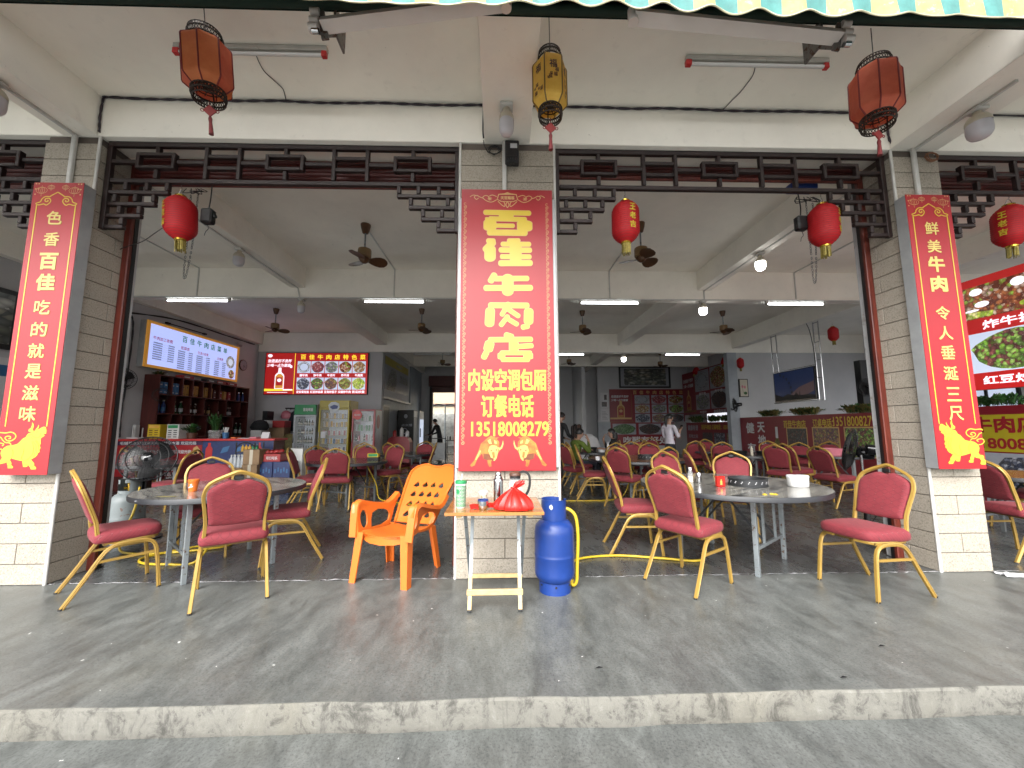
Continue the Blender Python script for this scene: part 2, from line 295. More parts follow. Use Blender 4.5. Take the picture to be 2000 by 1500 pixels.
# ------------------------------------------------------------------ mesh builder
def cross_frame(t, up):
    t = t.normalized(); x = t.cross(up)
    if x.length < 1e-5: x = t.cross(Vector((1, 0, 0)) if abs(t.x) < .9 else Vector((0, 1, 0)))
    x.normalize(); return x, x.cross(t).normalized()
class MB:
    def __init__(s): s.v = []; s.f = []; s.m = []; s.mi = 0; s.uv = None
    def add(s, vs, fs):
        o = len(s.v); s.v.extend(tuple(p) for p in vs); s.f.extend(tuple(i+o for i in f) for f in fs); s.m.extend([s.mi]*len(fs)); return o
    def box(s, x0, y0, z0, x1, y1, z1, c=0.0):
        if x0 > x1: x0, x1 = x1, x0
        if y0 > y1: y0, y1 = y1, y0
        if z0 > z1: z0, z1 = z1, z0
        c = min(c, (x1-x0)*.45, (y1-y0)*.45, (z1-z0)*.45)
        if c <= 0:
            vs = [(x, y, z) for z in (z0, z1) for y in (y0, y1) for x in (x0, x1)]
            return s.add(vs, [(0, 2, 3, 1), (4, 5, 7, 6), (0, 1, 5, 4), (2, 6, 7, 3), (0, 4, 6, 2), (1, 3, 7, 5)])
        V = []; idx = {}
        for a, (sx, X) in enumerate(((1, x0), (-1, x1))):
            for b, (sy, Y) in enumerate(((1, y0), (-1, y1))):
                for d, (sz, Z) in enumerate(((1, z0), (-1, z1))):
                    for k in range(3):
                        idx[a, b, d, k] = len(V)
                        V.append((X+(0 if k == 0 else sx*c), Y+(0 if k == 1 else sy*c), Z+(0 if k == 2 else sz*c)))
        I = lambda a, b, d, k: idx[a, b, d, k]
        Fc = [(I(0,0,0,0), I(0,0,1,0), I(0,1,1,0), I(0,1,0,0)), (I(1,0,0,0), I(1,1,0,0), I(1,1,1,0), I(1,0,1,0)),
              (I(0,0,0,1), I(1,0,0,1), I(1,0,1,1), I(0,0,1,1)), (I(0,1,0,1), I(0,1,1,1), I(1,1,1,1), I(1,1,0,1)),
              (I(0,0,0,2), I(0,1,0,2), I(1,1,0,2), I(1,0,0,2)), (I(0,0,1,2), I(1,0,1,2), I(1,1,1,2), I(0,1,1,2))]
        for b in (0, 1):
            for d in (0, 1):
                Fc.append((I(0,b,d,1), I(0,b,d,2), I(1,b,d,2), I(1,b,d,1)))
                Fc.append((I(b,0,d,0), I(b,0,d,2), I(b,1,d,2), I(b,1,d,0)))
                Fc.append((I(b,d,0,0), I(b,d,0,1), I(b,d,1,1), I(b,d,1,0)))
        for a in (0, 1):
            for b in (0, 1):
                for d in (0, 1): Fc.append((I(a,b,d,0), I(a,b,d,1), I(a,b,d,2)))
        o = s.add(V, Fc); s.fix = True; return o
    def sweep(s, pts, sec, up=(0, 0, 1), closed=False, cap=True, scale=None):
        """carry a closed section (list of (side, up) pairs) along a path"""
        P = [Vector(p) for p in pts]; n = len(P); k = len(sec); up = Vector(up); vs = []
        px = None
        for i in range(n):
            a = P[i-1] if (i or closed) else P[i]; b = P[(i+1) % n] if (i < n-1 or closed) else P[i]
            t = (b-a)
            if t.length < 1e-9: t = Vector((0, 0, 1))
            t.normalize()
            if px is None: x, y = cross_frame(t, up)
            else:
                x = px - t*px.dot(t)
                if x.length < 1e-6: x, y = cross_frame(t, up)
                x.normalize(); y = x.cross(t).normalized()
            px = x; q = scale[i] if scale else 1
            for (u, w) in sec: vs.append(P[i]+x*(u*q)+y*(w*q))
        fs = []
        for i in range(n if closed else n-1):
            j = (i+1) % n
            for e in range(k): fs.append((i*k+e, i*k+(e+1) % k, j*k+(e+1) % k, j*k+e))
        if cap and not closed: fs.append(tuple(range(k-1, -1, -1))); fs.append(tuple((n-1)*k+e for e in range(k)))
        return s.add(vs, fs)
    def tube(s, pts, r, n=8, closed=False, cap=True, radii=None):
        return s.sweep(pts, [(cos(2*pi*i/n)*r, sin(2*pi*i/n)*r) for i in range(n)], closed=closed, cap=cap, scale=radii)
    def bar(s, a, b, w, h, up=(0, 0, 1)):
        return s.sweep([a, b], [(-w/2, -h/2), (w/2, -h/2), (w/2, h/2), (-w/2, h/2)], up)
    def lathe(s, prof, n=24, at=(0, 0, 0), a0=0, a1=2*pi, axis='z'):
        full = abs(a1-a0-2*pi) < 1e-6; m = n if full else n+1; vs = []; fs = []
        for (r, z) in prof:
            for i in range(m):
                t = a0+(a1-a0)*i/n; q = (r*cos(t), r*sin(t), z)
                if axis == 'x': q = (z, q[0], q[1])
                elif axis == 'y': q = (q[0], z, q[1])
                vs.append((q[0]+at[0], q[1]+at[1], q[2]+at[2]))
        for j in range(len(prof)-1):
            for i in range(n):
                i2 = (i+1) % m
                fs.append((j*m+i, j*m+i2, (j+1)*m+i2, (j+1)*m+i))
        return s.add(vs, fs)
    def disc(s, r, z, n=24, at=(0, 0, 0), flip=False, axis='z'):
        vs = []
        for i in range(n):
            t = 2*pi*i/n; q = (r*cos(t), r*sin(t), z)
            if axis == 'x': q = (z, q[0], q[1])
            elif axis == 'y': q = (q[0], z, q[1])
            vs.append((q[0]+at[0], q[1]+at[1], q[2]+at[2]))
        return s.add(vs, [tuple(range(n)) if not flip else tuple(range(n-1, -1, -1))])
    def plate(s, outline, holes, fn, thick=0.0):
        """flat shape with holes; fn(x, y, d) places it, d is 0 or thick"""
        pts = []; loops = []
        for lp in [outline]+list(holes):
            o = len(pts); pts += [Vector(p) for p in lp]; loops.append([o+i for i in range(len(lp))])
        res = delaunay_2d_cdt(pts, [], loops, 2 if holes else 1, 1e-6)
        V, FF = res[0], res[2]
        def inside(c, lp):
            r = False; j = len(lp)-1
            for i in range(len(lp)):
                xi, yi = lp[i][0], lp[i][1]; xj, yj = lp[j][0], lp[j][1]
                if (yi > c[1]) != (yj > c[1]) and c[0] < (xj-xi)*(c[1]-yi)/(yj-yi)+xi: r = not r
                j = i
            return r
        keep = []
        for f in FF:
            c = (sum(V[i][0] for i in f)/len(f), sum(V[i][1] for i in f)/len(f))
            if inside(c, outline) and not any(inside(c, h) for h in holes): keep.append(tuple(f))
        if not thick: return s.add([fn(v[0], v[1], 0) for v in V], keep)
        n = len(V); vs = [fn(v[0], v[1], 0) for v in V]+[fn(v[0], v[1], thick) for v in V]
        fs = [tuple(f) for f in keep]+[tuple(i+n for i in reversed(f)) for f in keep]
        cnt = {}
        for f in keep:
            for a, b in zip(f, f[1:]+f[:1]): cnt[(a, b)] = 1
        for (a, b) in cnt:
            if (b, a) not in cnt: fs.append((b, a, a+n, b+n))
        return s.add(vs, fs)
    def ribbon(s, pts, w, fn, closed=False):
        """flat line of width w in a plane; fn(x, y) places it"""
        n = len(pts); vs = []
        for i in range(n):
            a = pts[i-1] if (i or closed) else pts[i]; b = pts[(i+1) % n] if (i < n-1 or closed) else pts[i]
            dx, dy = b[0]-a[0], b[1]-a[1]; L = hypot(dx, dy) or 1
            ww = w[i] if isinstance(w, (list, tuple)) else w
            vs += [fn(pts[i][0]-dy/L*ww/2, pts[i][1]+dx/L*ww/2), fn(pts[i][0]+dy/L*ww/2, pts[i][1]-dx/L*ww/2)]
        fs = [(2*i, 2*i+1, 2*((i+1) % n)+1, 2*((i+1) % n)) for i in range(n if closed else n-1)]
        return s.add(vs, fs)
    def xf(s, o, M):
        for i in range(o, len(s.v)): s.v[i] = tuple(M @ Vector(s.v[i]))
    def build(s, name, mats, parent=None, smooth=None, world=False, kind=None, recalc=False):
        me = bpy.data.meshes.new(name)
        v = s.v
        if world and parent is not None:
            l = parent.location; v = [(a-l.x, b-l.y, c-l.z) for a, b, c in v]
        me.from_pydata(v, [], s.f)
        if not isinstance(mats, (list, tuple)): mats = [mats]
        for mm in mats: me.materials.append(MATS[mm] if isinstance(mm, str) else mm)
        if len(mats) > 1: me.polygons.foreach_set('material_index', s.m)
        if recalc or getattr(s, 'fix', False):
            import bmesh
            b = bmesh.new(); b.from_mesh(me); bmesh.ops.recalc_face_normals(b, faces=b.faces); b.to_mesh(me); b.free()
        if s.uv:
            ul = me.uv_layers.new(name='UVMap')
            for lp in me.loops: ul.data[lp.index].uv = s.uv(Vector(v[lp.vertex_index]))
        if smooth:
            me.polygons.foreach_set('use_smooth', [True]*len(me.polygons)); me.set_sharp_from_angle(angle=rad(smooth))
        me.update()
        o = bpy.data.objects.new(name, me); COL.objects.link(o)
        if parent is not None: o.parent = parent
        if kind: o['kind'] = kind
        return o
def tag(o, label, cat, group=None):
    o['label'] = label; o['category'] = cat
    if group: o['group'] = group
    return o
def thing(name, loc, label, cat, group=None, rz=0.0):
    o = bpy.data.objects.new(name, None); COL.objects.link(o); o.empty_display_size = .1
    o.location = loc; o.rotation_euler = (0, 0, rz)
    return tag(o, label, cat, group)
def copy_tree(o, parent=None, depth=0):
    c = o.copy(); COL.objects.link(c)
    if parent is not None: c.parent = parent
    for ch in list(o.children): copy_tree(ch, c, depth+1)
    return c
def dup(o, loc, rz=None, label=None, group=None):
    c = copy_tree(o); c.location = loc
    if rz is not None: c.rotation_euler = (0, 0, rz)
    if label: c['label'] = label
    if group: c['group'] = group
    return c
def struct(name, mb, mat, smooth=None):
    return mb.build(name, mat, None, smooth, kind='structure')
def link_dup(o, name, parent, loc):
    c = bpy.data.objects.new(name, o.data); COL.objects.link(c); c.parent = parent; c.location = loc; return c

# ------------------------------------------------------------------ lettering
FC = bpy.data.curves.new('lettering_curve', 'FONT'); FO = bpy.data.objects.new('lettering_curve', FC); GC = {}
def glyphs(t, bold):
    k = (t, bold)
    if k not in GC:
        FC.body = t; FC.offset = bold; FC.resolution_u = 3
        me = bpy.data.meshes.new_from_object(FO)
        V = [(v.co.x, v.co.y) for v in me.vertices]; F = [tuple(p.vertices) for p in me.polygons]
        bpy.data.meshes.remove(me)
        x0 = min(v[0] for v in V); x1 = max(v[0] for v in V); y0 = min(v[1] for v in V); y1 = max(v[1] for v in V)
        GC[k] = ([((x-x0)/(x1-x0)-.5, (y-y0)/(y1-y0)-.5) for x, y in V], F, (x1-x0), (y1-y0))
    return GC[k]
def write(mb, t, fn, cx, cy, w=None, h=None, bold=.012, shear=0.0):
    """text fitted to a w x h box centred on (cx, cy) of the plane that fn(x, y) describes"""
    V, F, gw, gh = glyphs(t, 0)
    if w is None: w = h*gw/gh
    if h is None: h = w*gh/gw
    e = 1e-3; p0 = Vector(fn(cx, cy)); n = (Vector(fn(cx+e, cy))-p0).cross(Vector(fn(cx, cy+e))-p0)
    n = n.normalized()*1.6e-4 if n.length > 0 else Vector((0, 0, 0))
    b = bold*min(h, w*gh/gw*1.3)
    # heavier strokes: the outline repeated with small shifts, each a hair above the last
    for k, (dx, dy) in enumerate(((0, 0), (1, 1), (-1, 1), (1, -1), (-1, -1)) if bold > .004 else ((0, 0),)):
        mb.add([tuple(Vector(fn(cx+x*(w-2*b)+shear*y*h+dx*b, cy+y*(h-2*b)+dy*b))+n*k) for x, y in V], F)
def column(mb, t, fn, cx, ys, w, h, bold=.012):
    for ch, y in zip(t, ys): write(mb, ch, fn, cx, y, w, h, bold)
def plane_y(Y): return lambda x, z, d=0: (x, Y-d, z)
def plane_x(X, s=1): return lambda y, z, d=0: (X, s*y, z)
def rect(mb, fn, x0, y0, x1, y1): mb.add([fn(x0, y0), fn(x1, y0), fn(x1, y1), fn(x0, y1)], [(0, 1, 2, 3)])
def oval(mb, fn, cx, cy, rx, ry, n=20): mb.add([fn(cx+rx*cos(2*pi*i/n), cy+ry*sin(2*pi*i/n)) for i in range(n)], [tuple(range(n))])
def smooth_path(pts, n=6, closed=False):
    """Catmull-Rom through the points"""
    P = [Vector(p) for p in pts]; out = []; m = len(P)
    for i in range(m if closed else m-1):
        p0 = P[i-1] if (i or closed) else P[0]; p1 = P[i]; p2 = P[(i+1) % m]; p3 = P[(i+2) % m] if (i+2 < m or closed) else P[-1]
        for k in range(n):
            t = k/n
            out.append(.5*((2*p1)+(p2-p0)*t+(2*p0-5*p1+4*p2-p3)*t*t+(3*p1-p0-3*p2+p3)*t**3))
    if not closed: out.append(P[-1])
    return out
# ================================================================== the setting
GZ = -.135
YF, YB2, YB3, YB4 = 3.463, 7.46, 12.75, 19.5
ZC, ZB = 4.42, 4.02
b = MB(); b.add([(-160, -160, GZ), (160, -160, GZ), (160, 160, GZ), (-160, 160, GZ)], [(0, 1, 2, 3)]); struct('ground', b, 'road_concrete')
# porch slab: rough front edge, kerb face of flaking whitewash
N = 150; xs = [-14+30*i/N for i in range(N+1)]
wob = [random.gauss(0, .0035)+.003*sin(x*1.1)+.002*sin(x*5.3+1) for x in xs]
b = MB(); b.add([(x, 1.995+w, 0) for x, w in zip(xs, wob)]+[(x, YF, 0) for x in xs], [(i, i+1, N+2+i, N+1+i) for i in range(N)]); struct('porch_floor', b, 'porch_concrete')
b = MB(); vs = []; ROWS = [(.0004, -.006), (-.012, .004), (-.06, .004), (-.10, .010), (-.13, .000), (GZ-.02, -.012)]
for z, dy in ROWS:
    for x, w in zip(xs, wob): vs.append((x, 1.995+w-dy*.6-(random.random()*.006 if z < 0 else 0), z))
b.add(vs, [(r*(N+1)+i, (r+1)*(N+1)+i, (r+1)*(N+1)+i+1, r*(N+1)+i+1) for r in range(len(ROWS)-1) for i in range(N)]); struct('kerb', b, 'kerb_face', 40)
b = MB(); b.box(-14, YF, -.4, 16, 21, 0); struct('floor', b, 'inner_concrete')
# pale cement crack where porch and shop floor meet
b = MB(); pts = []
x = -4.1
while x < 4.6:
    pts.append((x, YF+.004+random.gauss(0, .006))); x += random.uniform(.02, .06)
ws = [max(.0012, random.gauss(.0065, .005)) for _ in pts]
b.ribbon(pts, ws, lambda x, y: (x, y, .0045)); b.build('floor_crack', 'print_white', kind='structure')
# slab, cross beams, ceilings
b = MB(); b.box(-14, 2.28, ZC, 16, 21, 4.75); struct('ceiling', b, 'plaster')
b = MB(); b.box(-14, 2.28, 4.75, 16, 2.5, 7.5); struct('upper_wall', b, 'plaster')
b = MB(); b.box(-14, 19.6, 4.75, 16, 19.9, 7.5); struct('upper_wall', b, 'plaster')
def beam(name, x0, y0, z0, x1, y1, z1, m='beam_paint'):
    q = MB(); q.box(x0, y0, z0, x1, y1, z1+.02, .006); return struct(name, q, m)
beam('front_beam', -14, YF-.004, ZB, 16, YF+.30, ZC)
beam('cross_beam', -8.2, YB2, 3.84, 12.6, YB2+.24, ZC)
beam('cross_beam', -8.2, YB3, 3.79, 12.6, YB3+.22, ZC)
beam('cross_beam', -8.2, 16.9, 3.98, 9.4, 17.1, ZC)
for (x0, x1) in ((-4.12, -3.80), (-.16, .275), (3.872, 4.36)): beam('porch_beam', x0, 2.285, ZB, x1, YF-.005, ZC)
for (x0, x1) in ((-4.14, -3.86), (3.97, 4.235)):
    beam('ceiling_beam', x0, YF+.302, ZB+.004, x1, YB2-.002, ZC); beam('ceiling_beam', x0-.03, YB2+.242, ZB+.004, x1+.06, YB3-.002, ZC); beam('ceiling_beam', x0, YB3+.222, ZB+.004, x1, YB4-.05, ZC)
beam('ceiling_beam', -.14, YF+.302, ZB+.004, .14, YB2-.002, ZC)
beam('ceiling_beam', 7.86, YF+.302, ZB+.004, 8.14, YB2-.002, ZC); beam('ceiling_beam', 7.86, YB2+.242, 3.93, 8.14, YB3-.002, ZC)
beam('ceiling_beam', -8.1, YF+.302, ZB+.004, -7.86, YB2-.002, ZC); beam('ceiling_beam', -8.1, YB2+.242, ZB+.004, -7.86, YB3-.002, ZC)
# walls
def wall(x0, y0, z0, x1, y1, z1, m='wall_paint', nm='wall'):
    q = MB(); q.box(x0, y0, z0, x1, y1, z1); return struct(nm, q, m)
wall(-8.3, 3.9, 0, -8.0, 13.0, ZC+.01, nm='side_wall')
wall(-8.0, YB3+.03, 0, -3.94, YB3+.24, 3.79+.02, nm='back_wall')
wall(-4.25, YB3+.25, 0, -4.03, YB4, 2.30, 'grey_paint', 'corridor_wall'); wall(-4.20, YB3+.25, 2.30, -4.08, 17.2, ZC+.01, nm='corridor_wall'); wall(-4.25, 17.2, 2.30, -4.03, YB4, ZC+.01, 'grey_paint', 'corridor_wall')
# back wall of the deep room with its open shutter doorway (-3.45 .. 2.6)
wall(-4.3, YB4, 0, -3.45, YB4+.2, ZC+.01, nm='back_wall'); wall(2.62, YB4, 0, 5.9, YB4+.2, ZC+.01, nm='back_wall'); wall(-3.45, YB4, 3.86, 2.62, YB4+.2, ZC+.01, nm='back_wall')
wall(4.75, 18.9, 0, 9.35, 19.1, ZC+.01, nm='back_wall')
wall(4.72, 18.72, 1.52, 5.28, 18.895, ZC+.01, nm='wall_pier'); wall(4.70, 18.70, 0, 5.30, 18.895, 1.515, 'grey_paint', 'wall_pier')
wall(3.62, 17.2, 0, 3.78, YB4, ZC+.01, nm='corridor_wall')
wall(9.3, YB3+.24, 0, 9.5, 18.9, ZC+.01, nm='side_wall')
wall(7.68, YB3+.005, 0, 8.0, YB3+.215, 3.79, 'grey_paint', 'wall_pier'); wall(8.0, YB3+.03, 0, 12.6, YB3+.22, 3.79, nm='back_wall')
wall(12.5, 3.5, 0, 12.7, YB3+.1, ZC+.01, nm='side_wall')
wall(8.52, 17.3, 0, 8.75, 18.9, 1.52, nm='low_wall')
# windows in the side room (right): black frame, daylight put into the pane as glow
for k, (y0, y1, z0, z1) in enumerate(((8.9, 10.2, .9, 3.0), (4.9, 6.8, .9, 3.0), (11.2, 12.3, .9, 3.0))):
    w = MB()
    for (a, c) in ((y0, y0+.06), (y1-.06, y1), ((y0+y1)/2-.03, (y0+y1)/2+.03)): w.box(12.44, a, z0, 12.497, c, z1)
    w.box(12.445, y0, z1-.06, 12.497, y1, z1); w.box(12.445, y0, z0, 12.497, y1, z0+.06)
    f = struct('window', w, 'black')
    g = MB(); g.box(12.47, y0+.06, z0+.06, 12.49, y1-.06, z1-.06); g.build('pane', 'lit_plate', f)

# ------------------------------------------------------------------ what is seen through the far doorway
t = thing('house', (-4, 34, 0), 'cream tiled house seen through the open back doorway', 'house')
b = MB(); b.box(-14, 32, GZ, 14, 40, 9); b.build('wall', 'house_wall', t, world=True)
b = MB()
for r in range(34):
    for c_ in range(70):
        x = -9.6+c_*.20+(r % 2)*.1
        if x < 4.6: b.box(x, 31.985, 3.30+r*.085, x+.10, 31.999, 3.30+r*.085+.03)
b.build('wall_tile', 'house_tile', t, world=True, kind='stuff')
for x in (-4.9, 1.4):
    b = MB(); b.box(x-.7, 31.93, 4.25, x+.7, 31.99, 5.6); w = b.build('window', 'pvc_white', t, world=True)
    b = MB(); b.box(x-.62, 31.90, 4.33, x-.04, 31.94, 5.52); b.box(x+.04, 31.90, 4.33, x+.62, 31.94, 5.52); p_ = b.build('pane', 'gift_blue', w); p_.data.transform(Matrix.Translation((4, -34, 0)))
b = MB(); b.box(-10, 31.8, 3.1, 10, 31.99, 3.24); b.build('ledge', 'red_trim', t, world=True)
t = thing('yard_wall', (-4, 30, GZ), 'weathered grey yard wall beyond the back doorway', 'wall')
b = MB(); b.box(-14, 29.9, GZ, 14, 30.1, 2.35, .02); b.build('wall_face', 'old_wall', t, world=True)
t = thing('carport_roof', (-3.6, 27, 0), 'grey corrugated sheet roof on a thin post in the yard', 'roof')
b = MB(); n = 90
b.add([(-9+12*i/n, y, z+.035*sin(i*1.2)) for (y, z) in ((24.5, 2.75), (28.8, 2.95)) for i in range(n+1)], [(i, i+1, n+2+i, n+1+i) for i in range(n)]); b.build('roof_sheet', 'roof_sheet', t, world=True)
for x in (-3.55, .8):
    b = MB(); b.tube([(x, 24.6, GZ), (x, 24.6, 2.75)], .045); b.build('post', 'steel_leg', t, world=True)
b = MB(); b.bar((-9, 24.6, 2.66), (3, 24.6, 2.66), .06, .10); b.build('rafter', 'roof_sheet', t, world=True)
# rolled shutter over the far doorway
t = thing('roller_shutter', (-.4, 19.4, 3.2), 'dark red rolled shutter box above the far back doorway', 'shutter')
b = MB(); b.box(-3.6, 19.1, 3.30, 2.72, 19.49, 3.84, .02); b.build('shutter_box', 'red_slat', t, world=True)
b = MB(); b.box(-3.45, 19.25, 3.02, 2.6, 19.33, 3.30); b.build('shutter_curtain', 'red_slat', t, world=True)
for x in (-3.5, 2.62):
    b = MB(); b.box(x-.07, 19.30, 0, x+.07, 19.49, 3.30); b.build('guide_rail', 'dark_wood', t, world=True)

# ------------------------------------------------------------------ front pillars faced with stone tiles
RH = .1643; JT = .006
TILE = {}
def tile_mesh(w, side):
    k = (round(w, 3), side)
    if k not in TILE:
        q = MB()
        if side == 'f': q.box(JT/2, -.008, JT/2, w-JT/2, .012, RH-JT/2, .0025)
        else: q.box(-.008, JT/2, JT/2, .012, w-JT/2, RH-JT/2, .0025)
        me_o = q.build('tile', 'stone_tile'); TILE[k] = me_o.data; bpy.data.objects.remove(me_o)
    return TILE[k]
def pillar(x0, x1, label, sides, conduits, z1=ZB-.004):
    D = .455
    t = thing('pillar', ((x0+x1)/2, YF+D/2, 0), label, 'pillar', 'front pillars faced with stone tiles')
    q = MB(); q.box(x0+.012, YF+.012, 0, x1-.012, YF+D, z1); q.build('core', 'grout', t, world=True)
    n = int(z1/RH)+1; w = x1-x0
    def put(me, X, Y, Z):
        o = bpy.data.objects.new('tile', me); COL.objects.link(o); o.parent = t; o.location = (X-t.location.x, Y-t.location.y, Z)
    for r in range(n):
        z = r*RH
        if z+RH > z1+.06: break
        cuts = [0, w] if r % 2 == 0 else [0, w*.47, w]
        for a, c_ in zip(cuts, cuts[1:]): put(tile_mesh(c_-a, 'f'), x0+a, YF, z)
        for sx in sides:
            cuts = [.0, .23, .44] if r % 2 == 0 else [0, .44]
            for a, c_ in zip(cuts, cuts[1:]):
                put(tile_mesh(c_-a, 's'), (x0 if sx < 0 else x1-.004), YF+.006+a, z)
    for sx in sides:     # plastic corner bead
        X = x0 if sx < 0 else x1
        q = MB(); q.tube([(X, YF-.002, 0), (X, YF-.002, z1)], .013, 8); q.build('corner_bead', 'pvc_white', t, world=True, smooth=60)
    for (X, za, zb) in conduits:
        q = MB(); q.box(X-.020, YF-.040, za, X+.020, YF-.009, zb, .006); q.build('conduit', 'pvc_white', t, world=True)
    return t
pillar(-4.26, -3.772, 'stone tiled pillar behind the red board with the vertical slogan ending in a flavour word, menu screen side', [1], [(-3.98, 3.3, ZB-.005)])
pillar(-.394, .512, 'wide stone tiled pillar behind the big red shop sign and small wooden table', [-1, 1], [(.03, 3.4, ZB+.0)])
pillar(3.875, 4.35, 'stone tiled pillar behind the red slogan board next to the lit dish photos', [-1], [(4.085, 3.3, ZB-.005)])
# shutter guide rails (red wood) and white jambs just behind the pillars
def rail(x0, x1, yf, lab):
    t = thing('shutter_rail', ((x0+x1)/2, yf, 0), lab, 'rail', 'red wooden shutter rails on the pillars')
    q = MB(); q.box(x0, yf, 0, x1, yf+.040, 4.0, .006); q.build('rail', 'red_wood', t, world=True)
    q = MB(); q.box(x0+.008, yf+.041, 0, x1, yf+.080, 4.0); q.build('groove', 'black', t, world=True)
rail(-3.764, -3.70, 3.765, 'red wooden shutter rail beside the white gas cylinder jamb'); rail(3.803, 3.866, 3.755, 'red wooden shutter rail beside the chair that stands alone')
rail(-.455, -.403, 3.765, 'red wooden shutter rail behind the orange plastic armchair'); rail(.522, .575, 3.765, 'red wooden shutter rail behind the blue gas cylinder')
def jamb(x0, x1, lab):
    t = MB(); t.box(x0, 3.848, 0, x1, 3.925, ZB-.01, .004); tag(t.build('door_jamb', 'jamb_white'), lab, 'door jamb')
jamb(-3.776, -3.750, 'white painted jamb next to the red rail by the standing fan with clear guard'); jamb(3.853, 3.878, 'white painted jamb next to the red rail by the fan seen from behind')
# ================================================================== lattices, shutters, signs, awning, lanterns, lights
def lattice(x0, x1, boxes, ladders, left, right, label):
    t = thing('wooden_lattice', ((x0+x1)/2, 3.54, 3.14), label, 'lattice', 'dark wooden lattices between the pillars')
    Y0, Y1 = 3.518, 3.562; w = .0175
    def bar(xa, za, xb, zb, dy=0):
        q = MB(); q.box(xa, Y0-dy, za, xb, Y1-dy*.5, zb, .004); q.build('bar', 'dark_wood', t, world=True)
    def hor(xa, xb, z, h=w): bar(xa, z-h, xb, z+h)
    def ver(x, za, zb, dy=.003): bar(x-w, za, x+w, zb, dy)
    Zt, Zm, Zr = 3.995, 3.815, 3.62
    rows = [3.62, 3.502, 3.385, 3.268, 3.158]
    hor(x0, x1, Zt, .024); hor(x0+.05*left, x1-.05*right, Zr, .020)
    for c in boxes:
        ver(c, 3.90, Zt-.027); ver(c, Zr+.024, 3.735)
        for (a, za, b_, zb) in ((c-.182, 3.737, c-.150, 3.897), (c+.150, 3.737, c+.182, 3.897), (c-.1499, 3.737, c+.1499, 3.767), (c-.1499, 3.867, c+.1499, 3.897)): bar(a, za, b_, zb, .018)
    xs_ = sorted([x0+(.045 if left else 0)]+[c-.186 for c in boxes]+[c+.186 for c in boxes]+[q+s_*w for q in ladders for s_ in (-1, 1)]+[x1-(.045 if right else 0)])
    for a, b_ in zip(xs_[::2], xs_[1::2]):
        mid = (a+b_)/2
        if b_-a < .02: continue
        lad = any(abs(a-(ladders[i]+w)) < .01 and abs(b_-(ladders[i+1]-w)) < .01 for i in range(0, len(ladders)-1, 2))
        if lad: hor(a, b_, 3.88); hor(a, b_, 3.76)
        else: hor(a, b_, Zm)
    for q in ladders: ver(q, Zr+.024, Zt-.027)
    for on, X, s_ in ((left, x0, 1), (right, x1, -1)):
        if not on: continue
        bar(min(X, X+s_*.045), 3.137, max(X, X+s_*.045), Zt-.027, .004)
        ends = [.60, .485, .365, .215]; ups = [[.20, .395], [.112, .30], [.165], []]
        for r in range(4):
            zt, zb = rows[r]-.022, rows[r+1]+.022
            xe = X+s_*ends[r]
            a, b_ = sorted((X+s_*.046, xe)); hor(a, b_, rows[r+1])
            ver(xe-s_*w, zb, zt)
            for u in ups[r]: ver(X+s_*u, zb, zt)
    return t
lattice(-3.755, -.405, [-3.29, -2.08, -.86], [-2.83, -2.52, -1.62, -1.30], 1, 1, 'dark wooden lattice valance above the opening left of the big shop sign')
lattice(.522, 3.862, [.96, 2.17, 3.40], [1.41, 1.73, 2.60, 2.943], 1, 1, 'dark wooden lattice valance above the opening right of the big shop sign')
lattice(-7.7, -4.275, [-4.72, -5.93, -7.15], [-5.48, -5.17, -6.7, -6.39], 0, 1, 'piece of wooden lattice cut off by the left photo edge')
lattice(4.365, 7.8, [4.82, 6.03, 7.25], [5.24, 5.55, 6.46, 6.77], 1, 0, 'piece of wooden lattice cut off by the right photo edge')

def shutter(x0, x1, zb, label, n):
    t = thing('roller_shutter', ((x0+x1)/2, 3.75, zb), label, 'shutter', 'raised dark red roller shutters')
    h = (4.012-zb)/n
    for i in range(n):
        q = MB(); z = zb+i*h
        o = q.sweep([(x0, 3.745, z+h/2), (x1, 3.745, z+h/2)], [(-.014, -h*.48), (-.004, -h*.48), (.010, -h*.25), (.010, h*.25), (-.004, h*.48), (-.014, h*.48)])
        q.build('slat', 'red_slat', t, world=True)
    q = MB(); q.box(x0, 3.73, zb-.045, x1, 3.762, zb-.003, .006); q.build('bottom_rail', 'red_wood', t, world=True)
shutter(-3.70, -.47, 3.755, 'dark red roller shutter hanging lower, behind the lattice left of the shop sign', 6)
shutter(.59, 3.80, 3.895, 'dark red roller shutter almost fully raised behind the lattice right of the shop sign', 3)
shutter(-7.9, -4.28, 3.70, 'dark red roller shutter behind the cut off lattice piece at the left', 7)
shutter(4.36, 7.9, 3.80, 'dark red roller shutter behind the cut off lattice piece at the right', 5)

